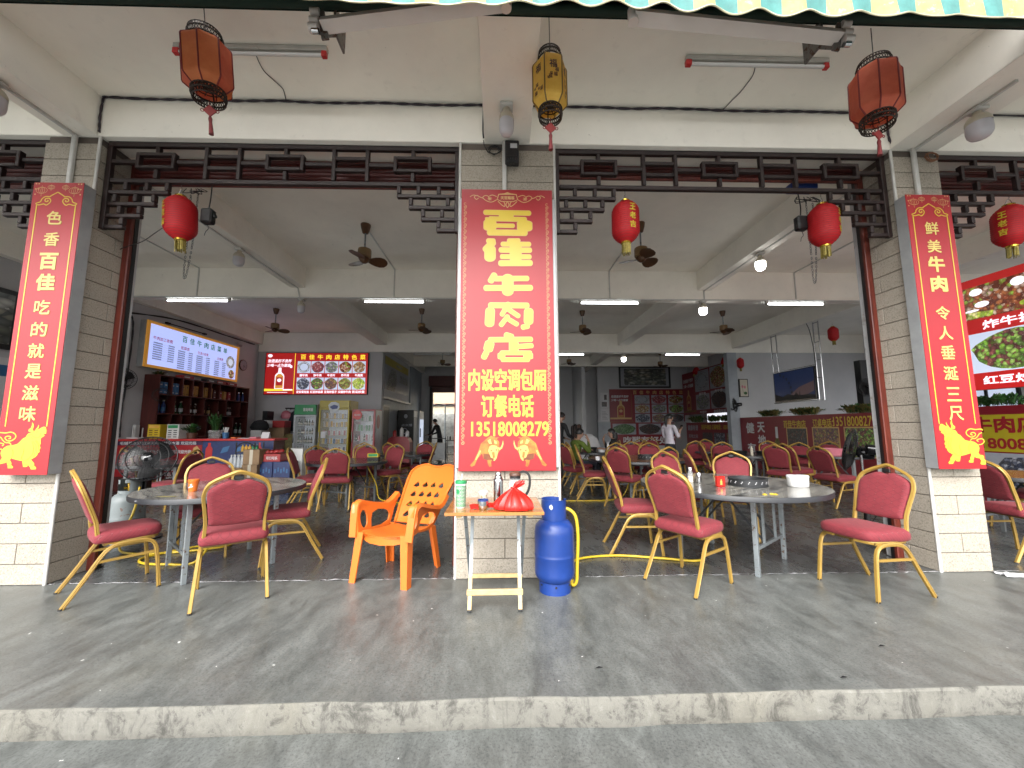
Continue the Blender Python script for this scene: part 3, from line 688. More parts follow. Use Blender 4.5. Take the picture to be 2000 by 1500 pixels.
# ---- hoist chains and motors for the shutters
def hoist(mx, sx, label, mot):
    t = thing('chain_hoist', (mx, 3.70, 3.0), label, 'chain hoist', 'shutter motor boxes with chains')
    q = MB(); q.box(mx-.055, 3.66, 3.29, mx+.055, 3.74, 3.44, .014); q.tube([(mx+.06, 3.70, 3.37), (mx+.075, 3.70, 3.37)], .02); q.build('control_box', 'black', t, world=True)
    q = MB(); q.tube(smooth_path([(mx, 3.70, 3.44), (mx+.01, 3.70, 3.55), (mx+.005, 3.71, 3.70)]), .006, 6); q.tube(smooth_path([(mx, 3.70, 3.29), (mx+.012, 3.70, 3.24), (mx-.01, 3.70, 3.21), (mx-.02, 3.70, 3.17)]), .003, 5); q.build('cord', 'cable_black', t, world=True)
    q = MB(); q.mi = 0; ci = 0
    path = smooth_path([(sx-.015, 3.68, 3.60), (sx-.01, 3.68, 3.1), (sx-.012, 3.68, 2.80), (sx, 3.68, 2.72), (sx+.02, 3.68, 2.80), (sx+.045, 3.68, 3.1), (sx+.055, 3.68, 3.60)], 14)
    L = 0; acc = 0
    for a, c in zip(path, path[1:]):
        L = (c-a).length; acc += L
        if acc >= .026:
            acc = 0; d_ = (c-a).normalized(); m_ = (a+c)/2; sd_ = Vector((1, 0, 0)) if ci % 2 else Vector((0, 1, 0)); ci += 1
            ring = [m_+d_*(.016*cos(k*pi/3))+sd_*(.008*sin(k*pi/3)) for k in range(6)]
            q.tube(ring, .0028, 4, closed=True)
    q.build('chain', 'iron_dark', t, world=True, kind='stuff')
    if mot:
        q = MB(); q.box(mot-.15, 3.86, 3.87, mot+.15, 4.0, 3.955, .02); q.build('motor', 'blue_paint', t, world=True)
    q = MB()
    for k in range(7):
        a = random.uniform(-.09, .09); q.tube(smooth_path([(sx+a, 3.70, 3.66), (sx+a*1.6+.03, 3.70, 3.58+random.random()*.06), (sx-a, 3.71, 3.64)]), .0035, 5)
    q.build('loose_wire', 'cable_black', t, world=True)
hoist(-2.905, -3.06, 'black shutter motor box and chain loop beside the lantern over the left table', None)
hoist(3.10, 3.17, 'black shutter motor box and long chain loop with blue motor above', 3.33)

# ---- slogan boards
def spiral(cx, cy, r0, r1, a0, turns, n=22): return [(cx+(r0+(r1-r0)*i/n)*cos(a0+turns*2*pi*i/n), cy+(r0+(r1-r0)*i/n)*sin(a0+turns*2*pi*i/n)) for i in range(n+1)]
OX = [(1110,270),(1127,330),(1122,412),(1095,420),(1062,412),(1092,460),(1050,490),(1014,512),(1002,560),(1007,640),(987,690),(1007,740),(978,790),(987,830),(938,866),(942,890),(892,950),(850,972),(815,995),(795,985),(815,1020),(872,1090),(868,1130),(915,1190),(900,1224),(800,1224),(775,1170),(722,1108),(735,1150),(703,1166),(632,1166),(624,1118),(612,1030),(560,1026),(480,1005),(372,972),(352,1012),(388,1080),(380,1120),(425,1165),(405,1196),(307,1196),(300,1130),(280,1058),(240,1080),(150,1100),(120,1152),(137,1220),(110,1247),(10,1247),(6,1180),(2,1146),(40,1110),(45,1040),(70,1020),(150,1010),(180,960),(160,905),(149,850),(168,790),(212,738),(280,690),(400,674),(500,648),(560,592),(612,530),(680,492),(700,450),(740,405),(800,400),(850,372),(885,330),(980,300),(1040,262),(1075,252)]
HORN1 = [(850,352),(838,388),(780,386),(733,358),(742,318),(790,280),(812,220),(815,152),(848,190),(855,250),(830,310)]
HORN2 = [(880,326),(930,270),(957,202),(967,250),(940,308)]
OXLINES = [[(640,770),(636,850),(600,940),(600,985),(650,1020),(720,1005),(790,940),(850,820),(850,700),(815,590)], [(360,725),(400,770),(415,850),(400,920),(370,965)], [(840,590),(905,690),(905,790),(930,860)], [(885,570),(950,670),(960,760),(985,780)], [(905,560),(960,640),(985,700)], [(870,850),(870,900),(850,950)],
           [(820,460),(870,495),(940,505),(990,470),(1000,400)], [(640,1115),(720,1120)], [(785,1175),(880,1140)], [(303,1135),(385,1122)], [(15,1180),(110,1160)], [(1060,300),(1090,295)], [(900,385),(940,365),(950,380)], [(735,460),(790,430),(830,425)], [(790,490),(830,530)]]
def slogan_board(x0, x1, mirror, chars, czs, bold_idx, label):
    t = thing('slogan_board', ((x0+x1)/2, 3.40, .906), label, 'sign board', 'red vertical slogan boards on the outer pillars')
    q = MB(); q.box(x0, 3.346, .906, x1, YF-.012, 3.467, .004); q.build('board', 'sheet_grey', t, world=True)
    q = MB(); q.box(x0-.001, 3.341, .905, x1+.001, 3.3455, 3.468); q.build('face', 'red_vinyl', t, world=True)
    cx = (x0+x1)/2; fn = plane_y(3.3395); fl = plane_y(3.3388)
    q = MB()
    L, Rr = x0+.048, x1-.048
    q.ribbon([(L, 1.30), (L, 3.265)], .010, fn); q.ribbon([(Rr, 1.30), (Rr, 3.265)], .010, fn)
    for s_ in (-1, 1):
        P = lambda a, h_: (cx+s_*a, 3.262+h_)
        q.ribbon([P(-.0, .115), P(.055, .080), P(.062, .070)], .009, fn)
        q.ribbon([P(*p) for p in smooth2([(.062, .070), (.10, .072), (.128, .050), (.14, .022), (.176, .006), (.15, -.008), (.11, .002), (.085, -.008), (.06, .012), (.052, .035), (.068, .055), (.095, .052), (.102, .034), (.088, .024), (.074, .030), (.080, .040)])], .0085, fn)
    q.build('border_line', 'gold_print', t, world=True)
    q = MB()
    for (dx, dz, s_) in ((-.142, -.075, 1.0), (.142, -.075, 1.0), (-.062, -.045, .62), (.062, -.045, .62)):
        c = (cx+dx, 3.468+dz)
        for k in (1, .55, .15): q.ribbon([(c[0]+.048*s_*k*cos(2*pi*i/18), c[1]+.030*s_*sin(2*pi*i/18)) for i in range(18)], .0032, fn, closed=True)
        q.ribbon([(c[0], c[1]+.03*s_), (c[0], c[1]+.046*s_)], .003, fn); q.ribbon([(c[0], c[1]-.03*s_), (c[0], c[1]-.058*s_)], .003, fn)
    for k in range(5): oval(q, fn, x0+.02+(k % 2)*.024, 3.455-.05*(k//2), .007, .007, 8); oval(q, fn, x1-.02-(k % 2)*.024, 3.455-.05*(k//2), .007, .007, 8)
    q.build('lantern_print', 'pale_gold', t, world=True)
    for i, (ch, z) in enumerate(zip(chars, czs)):
        q = MB(); q.mi = 0
        bd = .040 if i in bold_idx else .016; s_ = .160 if i in bold_idx else .132
        write(q, ch, fl, cx, z, s_, s_*.95, bd); q.mi = 1; write(q, ch, plane_y(3.3396), cx+.003, z-.003, s_*1.01, s_*.96, 0)
        q.build('character', ['gold_text', 'gold_line'], t, world=True)
    s_ = -1 if mirror else 1
    def ox(x, y, d=0):
        X = (1130-(x-.115*(1345-y)))*.000374-.215
        return (cx-s_*X, 3.3393-d, .906+(1345-y)*.00036)
    q = MB()
    for pl in (OX, HORN1, HORN2): q.plate(pl, [], ox)
    q.ribbon(smooth2([(175,765),(95,752),(40,700),(42,650),(90,622),(170,630),(215,655),(175,690)]), 24, ox)
    q.ribbon(smooth2([(62,415),(110,385),(250,395),(360,378),(440,412),(470,475),(430,540),(340,580),(262,550),(240,505),(285,470),(345,478),(355,515),(310,530)]), 26, ox)
    q.ribbon(smooth2([(80,470),(150,500),(190,560),(250,612),(330,620),(372,665)]), 26, ox)
    q.build('ox_figure', 'gold_print', t, world=True)
    q = MB(); o2 = lambda x, y, d=0: ox(x, y, .0012)
    for ln_ in OXLINES: q.ribbon(smooth2(ln_, 4), 7, o2)
    q.build('ox_outline', 'gold_line', t, world=True)
    return t
def smooth2(pts, n=5): return [(p.x, p.y) for p in smooth_path([(a, b_, 0) for a, b_ in pts], n)]
slogan_board(-4.165, -3.735, False, '色香百佳吃的就是滋味', [3.136, 2.937, 2.735, 2.545, 2.322, 2.128, 1.941, 1.765, 1.582, 1.406], (2, 3), 'tall red slogan board with gold ox facing right, on the left pillar')
slogan_board(3.838, 4.267, True, '鲜美牛肉令人垂涎三尺', [3.131, 2.954, 2.779, 2.59, 2.312, 2.125, 1.945, 1.753, 1.563, 1.394], (2, 3), 'tall red slogan board with gold ox facing left, beside the lit dish photos')

# ---- big shop sign
t = thing('shop_sign', (.055, 3.43, .905), 'big red shop sign with wide yellow characters and phone number on the middle pillar', 'shop sign')
q = MB(); q.box(-.398, 3.415, .93, .507, YF-.010, 3.42, .004); q.build('frame', 'sheet_grey', t, world=True)
q = MB(); q.box(-.37, 3.401, .905, .478, 3.4145, 3.50, .002); q.build('face', 'red_vinyl', t, world=True)
fn = plane_y(3.3995); f2 = plane_y(3.3988)
q = MB(); sh = MB()
def cp(u, v): return (860+u/7.69, 340+v/7.69)
BIG = [(cp(645,575), cp(1345,580), 9.6), (cp(980,590), cp(980,690), 28), (cp(735,690), cp(735,850), 24), (cp(1255,700), cp(1255,855), 29), (cp(720,672), cp(1280,678), 9), (cp(800,777), cp(1098,777), 7.8), (cp(700,882), cp(1290,884), 11.5), (cp(690,660), cp(690,700), 6),
       (cp(690,1010), cp(810,1010), 9), (cp(800,1010), cp(655,1165), 13), (cp(738,1080), cp(738,1315), 21), (cp(905,1058), cp(1340,1056), 9), (cp(875,1146), cp(1352,1146), 10), (cp(895,1246), cp(1345,1245), 9), (cp(870,1345), cp(1362,1338), 11), (cp(1118,1030), cp(1118,1330), 22), (cp(1000,1005), cp(1180,1000), 8),
       ((966, 535), (956, 552), 11), ((964, 545), (1030, 544), 9.5), ((945, 563), (1037, 562), 10.5), ((990, 537), (990, 577), 21),
       ((957, 602), (955, 638), 17), ((954, 597), (1030, 597), 10), ((1030, 603), (1029, 634), 17), ((1016, 640), (1030, 637), 9), ((992, 592), (978, 617), 8), ((990, 604), (1012, 619), 8), ((991, 617), (976, 637), 8), ((991, 624), (1009, 635), 8),
       ((984, 654), (1000, 659), 10), ((954, 664), (1036, 663), 9), ((957, 667), (952, 686), 17), ((951, 686), (944, 700), 10), ((1001, 666), (1001, 687), 17), ((1005, 677), (1037, 675), 8.5), ((976, 689), (1034, 689), 7.5), ((978, 690), (978, 700), 13), ((1028, 690), (1028, 700), 17), ((978, 702), (1030, 702), 7.5)]
def bigpt(u, v):
    z = 3.166-(v-436)*.004925 if v < 560 else 2.555-(v-560)*.00475
    return ((u-988.5)*.00477+.052, z)
chm = [MB() for _ in range(5)]
for k, (a, b_, w_) in enumerate(BIG):
    mb = chm[0 if k < 8 else 1 if k < 19 else 2 if k < 23 else 3 if k < 31 else 4]
    for sl, gr, lift in ((1, 1.6, .0004+k*2e-5), (0, 0, .0014+k*2e-5)):
        mb.mi = sl
        A, B = bigpt(*a), bigpt(*b_); r_ = (w_+gr)*.00238; an = atan2(B[1]-A[1], B[0]-A[0]); L_ = hypot(B[0]-A[0], B[1]-A[1]); g_ = gr*.00238
        c_ = min(r_*.8, L_*.28); dx, dy = cos(an), sin(an); A = (A[0]-dx*(g_-c_+.004), A[1]-dy*(g_-c_+.004)); B = (B[0]+dx*(g_-c_+.004), B[1]+dy*(g_-c_+.004))
        pl = [(B[0]+dx*c_*sin(i*pi/8)+dy*r_*cos(i*pi/8), B[1]+dy*c_*sin(i*pi/8)-dx*r_*cos(i*pi/8)) for i in range(9)]+[(A[0]-dx*c_*sin(i*pi/8)-dy*r_*cos(i*pi/8), A[1]-dy*c_*sin(i*pi/8)+dx*r_*cos(i*pi/8)) for i in range(9)]
        mb.add([(x, 3.3995-lift, z) for x, z in pl], [tuple(range(18))])
for mb in chm: mb.build('character', ['gold_print', 'pale_gold'], t, world=True)
write(q, '内设空调包厢', f2, .055, 1.700, .69, .198, .03); write(q, '订餐电话', f2, .055, 1.467, .465, .198, .03); write(q, '13518008279', f2, .077, 1.267, .68, .128, .022)
q.build('lettering', 'gold_print', t, world=True)
q = MB()
for X in (-.334, .427):
    for k in range(37):
        z = 3.335-k*.0605; s_ = 1
        q.ribbon([(X+p[0], z+p[1]) for p in smooth2([(.008, .024), (-.002, .029), (-.011, .022), (-.008, .010), (.006, .002), (.012, -.010), (.004, -.022), (-.009, -.020), (-.010, -.008), (-.001, -.006), (.002, -.013)], 3)], .0038, fn)
q.build('scroll_border', 'pale_gold', t, world=True, kind='stuff')
q = MB(); cx = .058
for s_ in (-1, 1):
    P = lambda a, h_: (cx+s_*a, 3.418+h_)
    for ln_ in ([(.10, -.02), (.15, -.045), (.20, -.03), (.23, .0), (.205, .02), (.175, .008), (.18, -.015)], [(.22, -.01), (.26, .005), (.285, .02), (.31, .004), (.29, -.02), (.27, -.005)], [(.28, .015), (.32, .022), (.35, .004)], [(.10, .01), (.14, .025), (.17, .015)], [(.09, -.035), (.05, -.075), (.025, -.085), (.03, -.045), (.06, -.035)], [(.0, -.10), (.014, -.07), (.0, -.035)]):
        q.ribbon([P(*p) for p in smooth2(ln_, 5)], .007, fn)
    for k in range(8): q.ribbon([P(.165, -.012), P(.165+.02*cos(k*pi/4), -.012+.02*sin(k*pi/4))], .005, fn)
q.plate([(cx-.10, 3.40), (cx-.085, 3.455), (cx-.03, 3.462), (cx, 3.475), (cx+.03, 3.462), (cx+.085, 3.455), (cx+.10, 3.40), (cx+.06, 3.378), (cx-.06, 3.378)], [], lambda x, z, d=0: (x, 3.3997, z))
q.build('top_ornament', 'pale_gold', t, world=True)
q = MB(); q.plate([(cx-.092, 3.402), (cx-.078, 3.448), (cx+.078, 3.448), (cx+.092, 3.402), (cx+.055, 3.384), (cx-.055, 3.384)], [], fn); q.build('cartouche', 'deep_red', t, world=True)
q = MB(); write(q, '天官赐福', f2, cx, 3.417, .128, .034, .03); q.build('lettering', 'pale_gold', t, world=True)
# pair of golden bulls, drawn as flat tones
BB = [(450,1110),(408,1145),(384,1215),(342,1308),(302,1352),(318,1366),(348,1352),(374,1290),(420,1236),(432,1292),(470,1305),(476,1345),(492,1368),(512,1362),(506,1318),(540,1296),(590,1215),(586,1130),(540,1080),(480,1085)]
BH = [(492,1172),(520,1160),(566,1170),(578,1225),(560,1290),(540,1312),(515,1306),(498,1262),(478,1215)]
BHUMP = [(458,1108),(515,1092),(566,1120),(574,1160),(520,1152),(470,1168),(452,1140)]
BHORN = [(568,1182),(598,1186),(612,1160),(624,1112),(630,1150),(615,1192),(588,1212)]
BHORN2 = [(480,1128),(478,1090),(505,1070),(548,1088),(584,1086),(556,1106),(508,1094),(492,1110)]
for s_, nm in ((1, 'bull_print'), (-1, 'bull_print')):
    def bl(lift):
        def f(x, y, d=0):
            X = x if s_ > 0 else 1356-x
            return (-.5375+X*.000886, 3.3997-lift, .823+(1500-y)*.000898)
        return f
    q = MB()
    q.mi = 0; q.plate(BB, [], bl(.0)); q.mi = 1; q.plate([(430,1240),(432,1292),(470,1305),(540,1296),(500,1250)], [], bl(.0004)); q.plate([(505,1280),(535,1290),(530,1310),(512,1306)], [], bl(.0016)); q.plate([(500,1205),(520,1212),(505,1222)], [], bl(.0016)); q.plate([(548,1205),(566,1198),(560,1218)], [], bl(.0016))
    q.mi = 2; q.plate(BH, [], bl(.0008)); q.plate(BHORN, [], bl(.0008)); q.plate([(470,1118),(500,1100),(515,1150),(490,1150)], [], bl(.0014)); q.plate([(535,1110),(560,1125),(566,1150),(540,1145)], [], bl(.0014)); q.plate([(350,1300),(395,1210),(410,1215),(368,1300)], [], bl(.0006))
    q.mi = 0; q.plate(BHUMP, [], bl(.0011)); q.mi = 0; q.plate(BHORN2, [], bl(.0012)); q.plate([(515,1230),(540,1225),(545,1280),(525,1285)], [], bl(.0013))
    q.build(nm, ['bull_mid', 'bull_dark', 'bull_light'], t, world=True)

# ---- black power box and wires on the middle pillar
t = thing('power_box', (.10, 3.42, 3.76), 'small black power box with white sticker high on the middle pillar', 'power box')
q = MB(); q.box(.036, 3.37, 3.765, .168, 3.452, 3.985, .008); q.build('case', 'fuse_box', t, world=True)
q = MB(); q.box(.085, 3.367, 3.90, .15, 3.3699, 3.945); q.build('sticker', 'paper', t, world=True)
q = MB(); q.box(.05, 3.364, 3.775, .155, 3.3699, 3.82, .003); q.build('vent', 'iron_dark', t, world=True)
q = MB()
for k in range(4): q.tube(smooth_path([(.06+.025*k, 3.368, 3.80), (.07+.02*k, 3.355, 3.77), (.05+.03*k, 3.365, 3.735), (.12, 3.38, 3.72+.01*k)]), .003, 5)
q.build('cord', 'cable_black', t, world=True)
def coil(x, z, r, label, m, n=5, y=3.44):
    q = MB()
    for k in range(n):
        a, rr = random.random()*6, r*random.uniform(.75, 1.1)
        q.tube([(x+random.uniform(-.01, .01)+rr*cos(a+i*2*pi/20), y-.004*k, z+rr*.75*sin(a+i*2*pi/20)) for i in range(20)], .0034, 5, closed=True)
    return tag(q.build('wire_coil', m), label, 'wire coil')
coil(-.065, 3.925, .055, 'black coiled wire hanging beside the black power box', 'cable_black'); coil(4.265, 3.93, .06, 'copper coloured coiled wire at the top of the right pillar', 'copper_wire')
coil(-7.5, 2.02, .19, 'black cable coil on the wall left of the bottle cabinet', 'cable_black', 5, 8.7)
# ---- twisted cable along the ceiling edge
def cable(pts, label, r=.007, m='cable', name='cable', strands=2):
    q = MB(); P = smooth_path(pts, 8)
    for s_ in range(strands):
        q.tube([p+Vector((0, cos(i*.8+s_*3)*r*.7, sin(i*.8+s_*3.1)*r*.8)) for i, p in enumerate(P)], r, 6)
    return tag(q.build(name, m, None, 60), label, 'cable')
Yw = YF-.018
def sag(x0, x1, z): 
    n = int(abs(x1-x0)/.35)+1
    return [(x0+(x1-x0)*i/n, Yw, z-.008+random.uniform(-.008, .006)) for i in range(n+1)]
cable([(-3.775, Yw, 4.05), (-3.785, Yw, 4.2), (-3.775, Yw, 4.39)]+sag(-3.74, -.20, 4.412)+[(-.175, Yw, 4.38), (-.178, Yw, 4.15), (-.17, Yw, 4.06)], 'twisted dark cable along the porch ceiling edge left of the middle beam')
cable(sag(.30, 3.84, 4.412)+[(3.858, Yw, 4.38), (3.86, Yw, 4.15), (3.89, Yw, 4.05)], 'twisted dark cable along the porch ceiling edge right of the middle beam')
cable([(-2.06, 2.95, 4.40), (-2.09, 3.15, 4.412), (-2.03, 3.3, 4.412), (-2.067, Yw, 4.41)], 'thin dark wire from the left porch tube to the edge cable', .004, strands=1)
cable([(2.20, 2.95, 4.40), (2.26, 3.1, 4.412), (2.24, 3.3, 4.412), (2.198, Yw, 4.41)], 'thin dark wire from the right porch tube to the edge cable', .004, strands=1)
cable([(4.37, Yw, 4.412), (5, Yw, 4.405), (6.5, Yw, 4.41)], 'dark cable end on the ceiling edge behind the right porch bulb', .006)
cable([(-.17, 3.44, 4.03), (-.16, 3.44, 3.97), (-.12, 3.43, 3.90), (-.06, 3.435, 3.88)], 'black wire dropping from the middle beam to the power box', .005, 'cable_black', strands=1)
cable([(-3.72, 3.7, 3.02), (-3.45, 3.66, 3.10), (-3.2, 3.64, 3.28), (-3.08, 3.63, 3.36)], 'black wire between the red rail and the lantern near it', .004, 'cable_black', strands=1)

# ---- awning
t = thing('awning', (0, 2.25, 4.0), 'folded awning of teal and yellow striped cloth over the porch front', 'awning')
q = MB(); NX = 60
prof = [(2.27, 3.985), (2.275, 4.30), (2.22, 4.30), (2.20, 4.05), (1.985, 3.965)]
vs = [(-9+18*i/NX, y, z-(.010*sin(i*1.7) if k == 3 else 0)) for k, (y, z) in enumerate(prof) for i in range(NX+1)]
q.add(vs, [(k*(NX+1)+i, k*(NX+1)+i+1, (k+1)*(NX+1)+i+1, (k+1)*(NX+1)+i) for k in range(len(prof)-1) for i in range(NX)]); q.build('cloth', 'awning_under', t, 60, world=True)
q = MB(); q.tube([(-9, 2.235, 4.005), (9, 2.235, 4.005)], .032, 14); q.build('roller_tube', 'awning_under', t, 60, world=True)
q = MB(); q.box(-9, 1.975, 3.92, 9, 2.02, 3.962, .01); q.build('front_bar', 'arm_white', t, world=True)
# valance: striped scallops hanging from the front bar
q = MB(); hem = MB(); x = -9.0; wS = .135; NS = 6; k = 0; hp = []
def vz(x): return 3.712-.024*cos(x/.29*2*pi+.8*sin(x*1.3))+.008*sin(x*1.9)
def vy(x, s_): return 1.968-.016*sin(x/.29*2*pi+1)*s_-.01*s_*sin(x*3.1)
while x < 9:
    q.mi = k % 2
    for i in range(NS):
        xa, xb = x+wS*i/NS, x+wS*(i+1)/NS
        for s0, s1 in ((0, .5), (.5, 1)):
            q.add([(xx, vy(xx, s_), 3.955+(vz(xx)-3.955)*s_) for xx, s_ in ((xa, s0), (xb, s0), (xb, s1), (xa, s1))], [(0, 1, 2, 3)])
        hp.append((xa, vy(xa, 1), vz(xa)))
    x += wS; k += 1
q.build('valance', ['awning_teal', 'awning_yellow'], t, 60, world=True)
hem.tube(hp, .005, 5); hem.build('hem', 'awning_hem', t, world=True)
for (a, b_, s_) in (((-1.12, 2.19, 3.79), (.03, 2.05, 3.815), 1), ((.80, 2.06, 3.755), (2.20, 2.19, 3.80), -1)):
    q = MB(); q.bar(a, b_, .075, .045, (0, .35, 1)); q.build('arm', 'arm_white', t, world=True)
    e = Vector(a if s_ > 0 else b_); o = Vector(b_ if s_ > 0 else a)
    for dz, r_ in ((-.03, .030), (.022, .024), (.085, .022)):
        q = MB(); q.tube([(e.x-s_*.075, e.y-.01, e.z+dz), (e.x-s_*.02, e.y-.01, e.z+dz)], r_, 12); q.build('roller_knob', 'arm_white', t, 50, world=True)
    q = MB(); q.bar((e.x-s_*.018, e.y, e.z+.10), (e.x+s_*.012, e.y+.02, e.z-.075), .045, .014, (0, 1, 0)); q.build('arm_joint', 'bracket_metal', t, world=True)
    q = MB(); q.tube([(o.x, o.y, o.z-.04), (o.x, o.y, o.z+.045)], .032, 12); q.build('elbow', 'arm_white', t, 50, world=True)
    q = MB(); X = e.x-s_*.045
    q.box(X+s_*.075, 2.26, 3.84, X+s_*.088, 2.42, 4.018); q.add([(X-s_*.02, 2.20, 3.75), (X+s_*.075, 2.22, 3.74), (X+s_*.085, 2.36, 3.90), (X+s_*.02, 2.36, 3.91), (X-s_*.02, 2.20, 3.80), (X+s_*.075, 2.22, 3.80), (X+s_*.085, 2.36, 4.0), (X+s_*.02, 2.36, 4.0)], [(0, 1, 2, 3), (4, 7, 6, 5), (0, 4, 5, 1), (1, 5, 6, 2), (2, 6, 7, 3), (3, 7, 4, 0)]); q.fix = True
    q.build('wall_bracket', 'bracket_metal', t, world=True)
    q = MB(); q.tube([(X-s_*.01, 2.175, 3.735), (X+s_*.03, 2.175, 3.735)], .018, 10); q.build('bolt', 'chrome', t, 50, world=True)

# ---- palace lanterns hung under the awning
def palace_lantern(x, y, ztop, r, h, n, mats, label, script=False, rz=.2):
    t = thing('palace_lantern', (x, y, ztop-h), label, 'lantern', 'large framed lanterns hanging at the porch front', rz)
    z0, z1 = .075, h-.075; rr = r*.66; zc = (z1-z0)*.12
    prof = [(rr, z0), (r*.97, z0+zc), (r, z0+zc*1.3), (r, z1-zc*1.3), (r*.97, z1-zc), (rr, z1)]
    for i in range(n):
        a, b_ = 2*pi*i/n, 2*pi*(i+1)/n; q = MB(); vs = [(p*cos(ang), p*sin(ang), z) for (p, z) in prof for ang in (a, b_)]
        q.add(vs, [(2*k, 2*k+1, 2*k+3, 2*k+2) for k in range(len(prof)-1)]); q.build('panel', mats[(i*3) % len(mats)], t)
        q = MB(); q.tube([(p*cos(a)*1.005, p*sin(a)*1.005, z) for p, z in prof], .0055, 5); q.build('rib', 'red_trim' if not script else 'gold_dark', t)
        if script:
            q = MB(); ra = cos(pi/n)*r+.002; am = (a+b_)/2
            fm = lambda u, w_, d=0: (ra*cos(am)-u*sin(am), ra*sin(am)+u*cos(am), w_)
            for c_ in range(7):
                u, w_ = random.uniform(-.28, .28)*r*1.1, random.uniform(z0+zc*1.6, z1-zc*1.6); s_ = random.choice((.018, .022, .028)) if c_ else .055
                write(q, '福', fm, u*(0 if not c_ else 1), w_ if c_ else z1-zc*2-.03, s_, s_*1.2, .02)
            q.build('lettering', 'pot_brown', t)
    for (zz, up, rk) in ((z0, -1, rr), (z1, 1, rr)):
        q = MB()
        for (rad_, dz) in ((rk*1.02, 0), (rk*1.04, .035*up), (rk*.96, .065*up)): q.tube([(rad_*cos(i*pi/12), rad_*sin(i*pi/12), zz+dz) for i in range(24)], .0045, 5, closed=True)
        for k in range(36):
            for (a0, a1, r0, r1) in ((0, 1, 0, .035), (1, 0, 0, .035), (0, 1, .035, .065), (1, 0, .035, .065)):
                f0, f1 = 2*pi*(k+a0)/36, 2*pi*(k+a1)/36; p0 = rk*(1.02 if r0 == 0 else 1.04); p1 = rk*(1.04 if r1 == .035 else .96)
                q.sweep([(p0*cos(f0), p0*sin(f0), zz+up*r0), (p1*cos(f1), p1*sin(f1), zz+up*r1)], [(-.002, -.002), (.002, -.002), (0, .003)], cap=False)
        q.build('filigree_ring', 'filigree', t, kind='stuff')
    q = MB()
    for rad_ in (.25, .55, .85): q.tube([(rr*rad_*cos(i*pi/10), rr*rad_*sin(i*pi/10), z0+.03) for i in range(20)], .004, 5, closed=True)
    for k in range(12): q.tube([(0, 0, z0+.03), (rr*cos(k*pi/6), rr*sin(k*pi/6), z0+.03)], .0035, 4)
    for k in range(4): q.tube([(rr*.9*cos(k*pi/2), rr*.9*sin(k*pi/2), z0+.10), (rr*.9*cos(k*pi/2), rr*.9*sin(k*pi/2), z0-.06)], .005, 4)
    q.build('bottom_grille', 'filigree', t)
    q = MB(); q.tube([(0, 0, z0-.06), (0, 0, -.04)], .003, 5); q.build('tassel_cord', 'tassel_red', t)
    q = MB(); q.sweep([(-.03, 0, -.065), (.03, 0, -.065)], [(-.004, -.03), (.004, -.03), (.004, .03), (-.004, .03)]); q.xf(0, Matrix.Translation((0, 0, -.065)) @ Matrix.Rotation(pi/4, 4, 'Y') @ Matrix.Translation((0, 0, .065)))
    q.tube([(-.045+.012*cos(i), 0, -.065+.012*sin(i)) for i in range(6)], .003, 4, closed=True); q.tube([(.045+.012*cos(i), 0, -.065+.012*sin(i)) for i in range(6)], .003, 4, closed=True); q.build('knot', 'red_trim', t)
    q = MB(); q.tube([(0, 0, -.105), (0, 0, -.125), (0, 0, -.15), (0, 0, -.24)], .012, 8, radii=[.6, 1.1, .9, 1.35]); q.build('tassel', 'tassel_red', t)
    q = MB(); q.tube([(0, 0, z1+.04), (.004, 0, z1+.12), (0, 0, ZC+.05-(ztop-h))], .0035, 5)
    for k in range(3): q.tube([(rr*.95*cos(k*2.1), rr*.95*sin(k*2.1), z1+.035), (0, 0, z1+.07)], .002, 4)
    q.build('hanging_wire', 'cable_black', t)
    return t
palace_lantern(-2.105, 2.6, 4.14, .156, .52, 8, ['lantern_orange', 'lantern_rust', 'lantern_rust', 'lantern_orange', 'lantern_pink'], 'tattered orange red framed lantern hanging left over the porch').rotation_euler = (.06, -.10, .3)
palace_lantern(.362, 2.6, 4.08, .128, .55, 6, ['lantern_yellow'], 'yellow framed lantern printed with small characters near the middle beam', True, .1)
palace_lantern(2.84, 2.6, 4.105, .154, .585, 8, ['lantern_rust', 'lantern_pink', 'lantern_orange'], 'faded rusty red framed lantern hanging right over the porch').rotation_euler = (-.04, .11, .15)

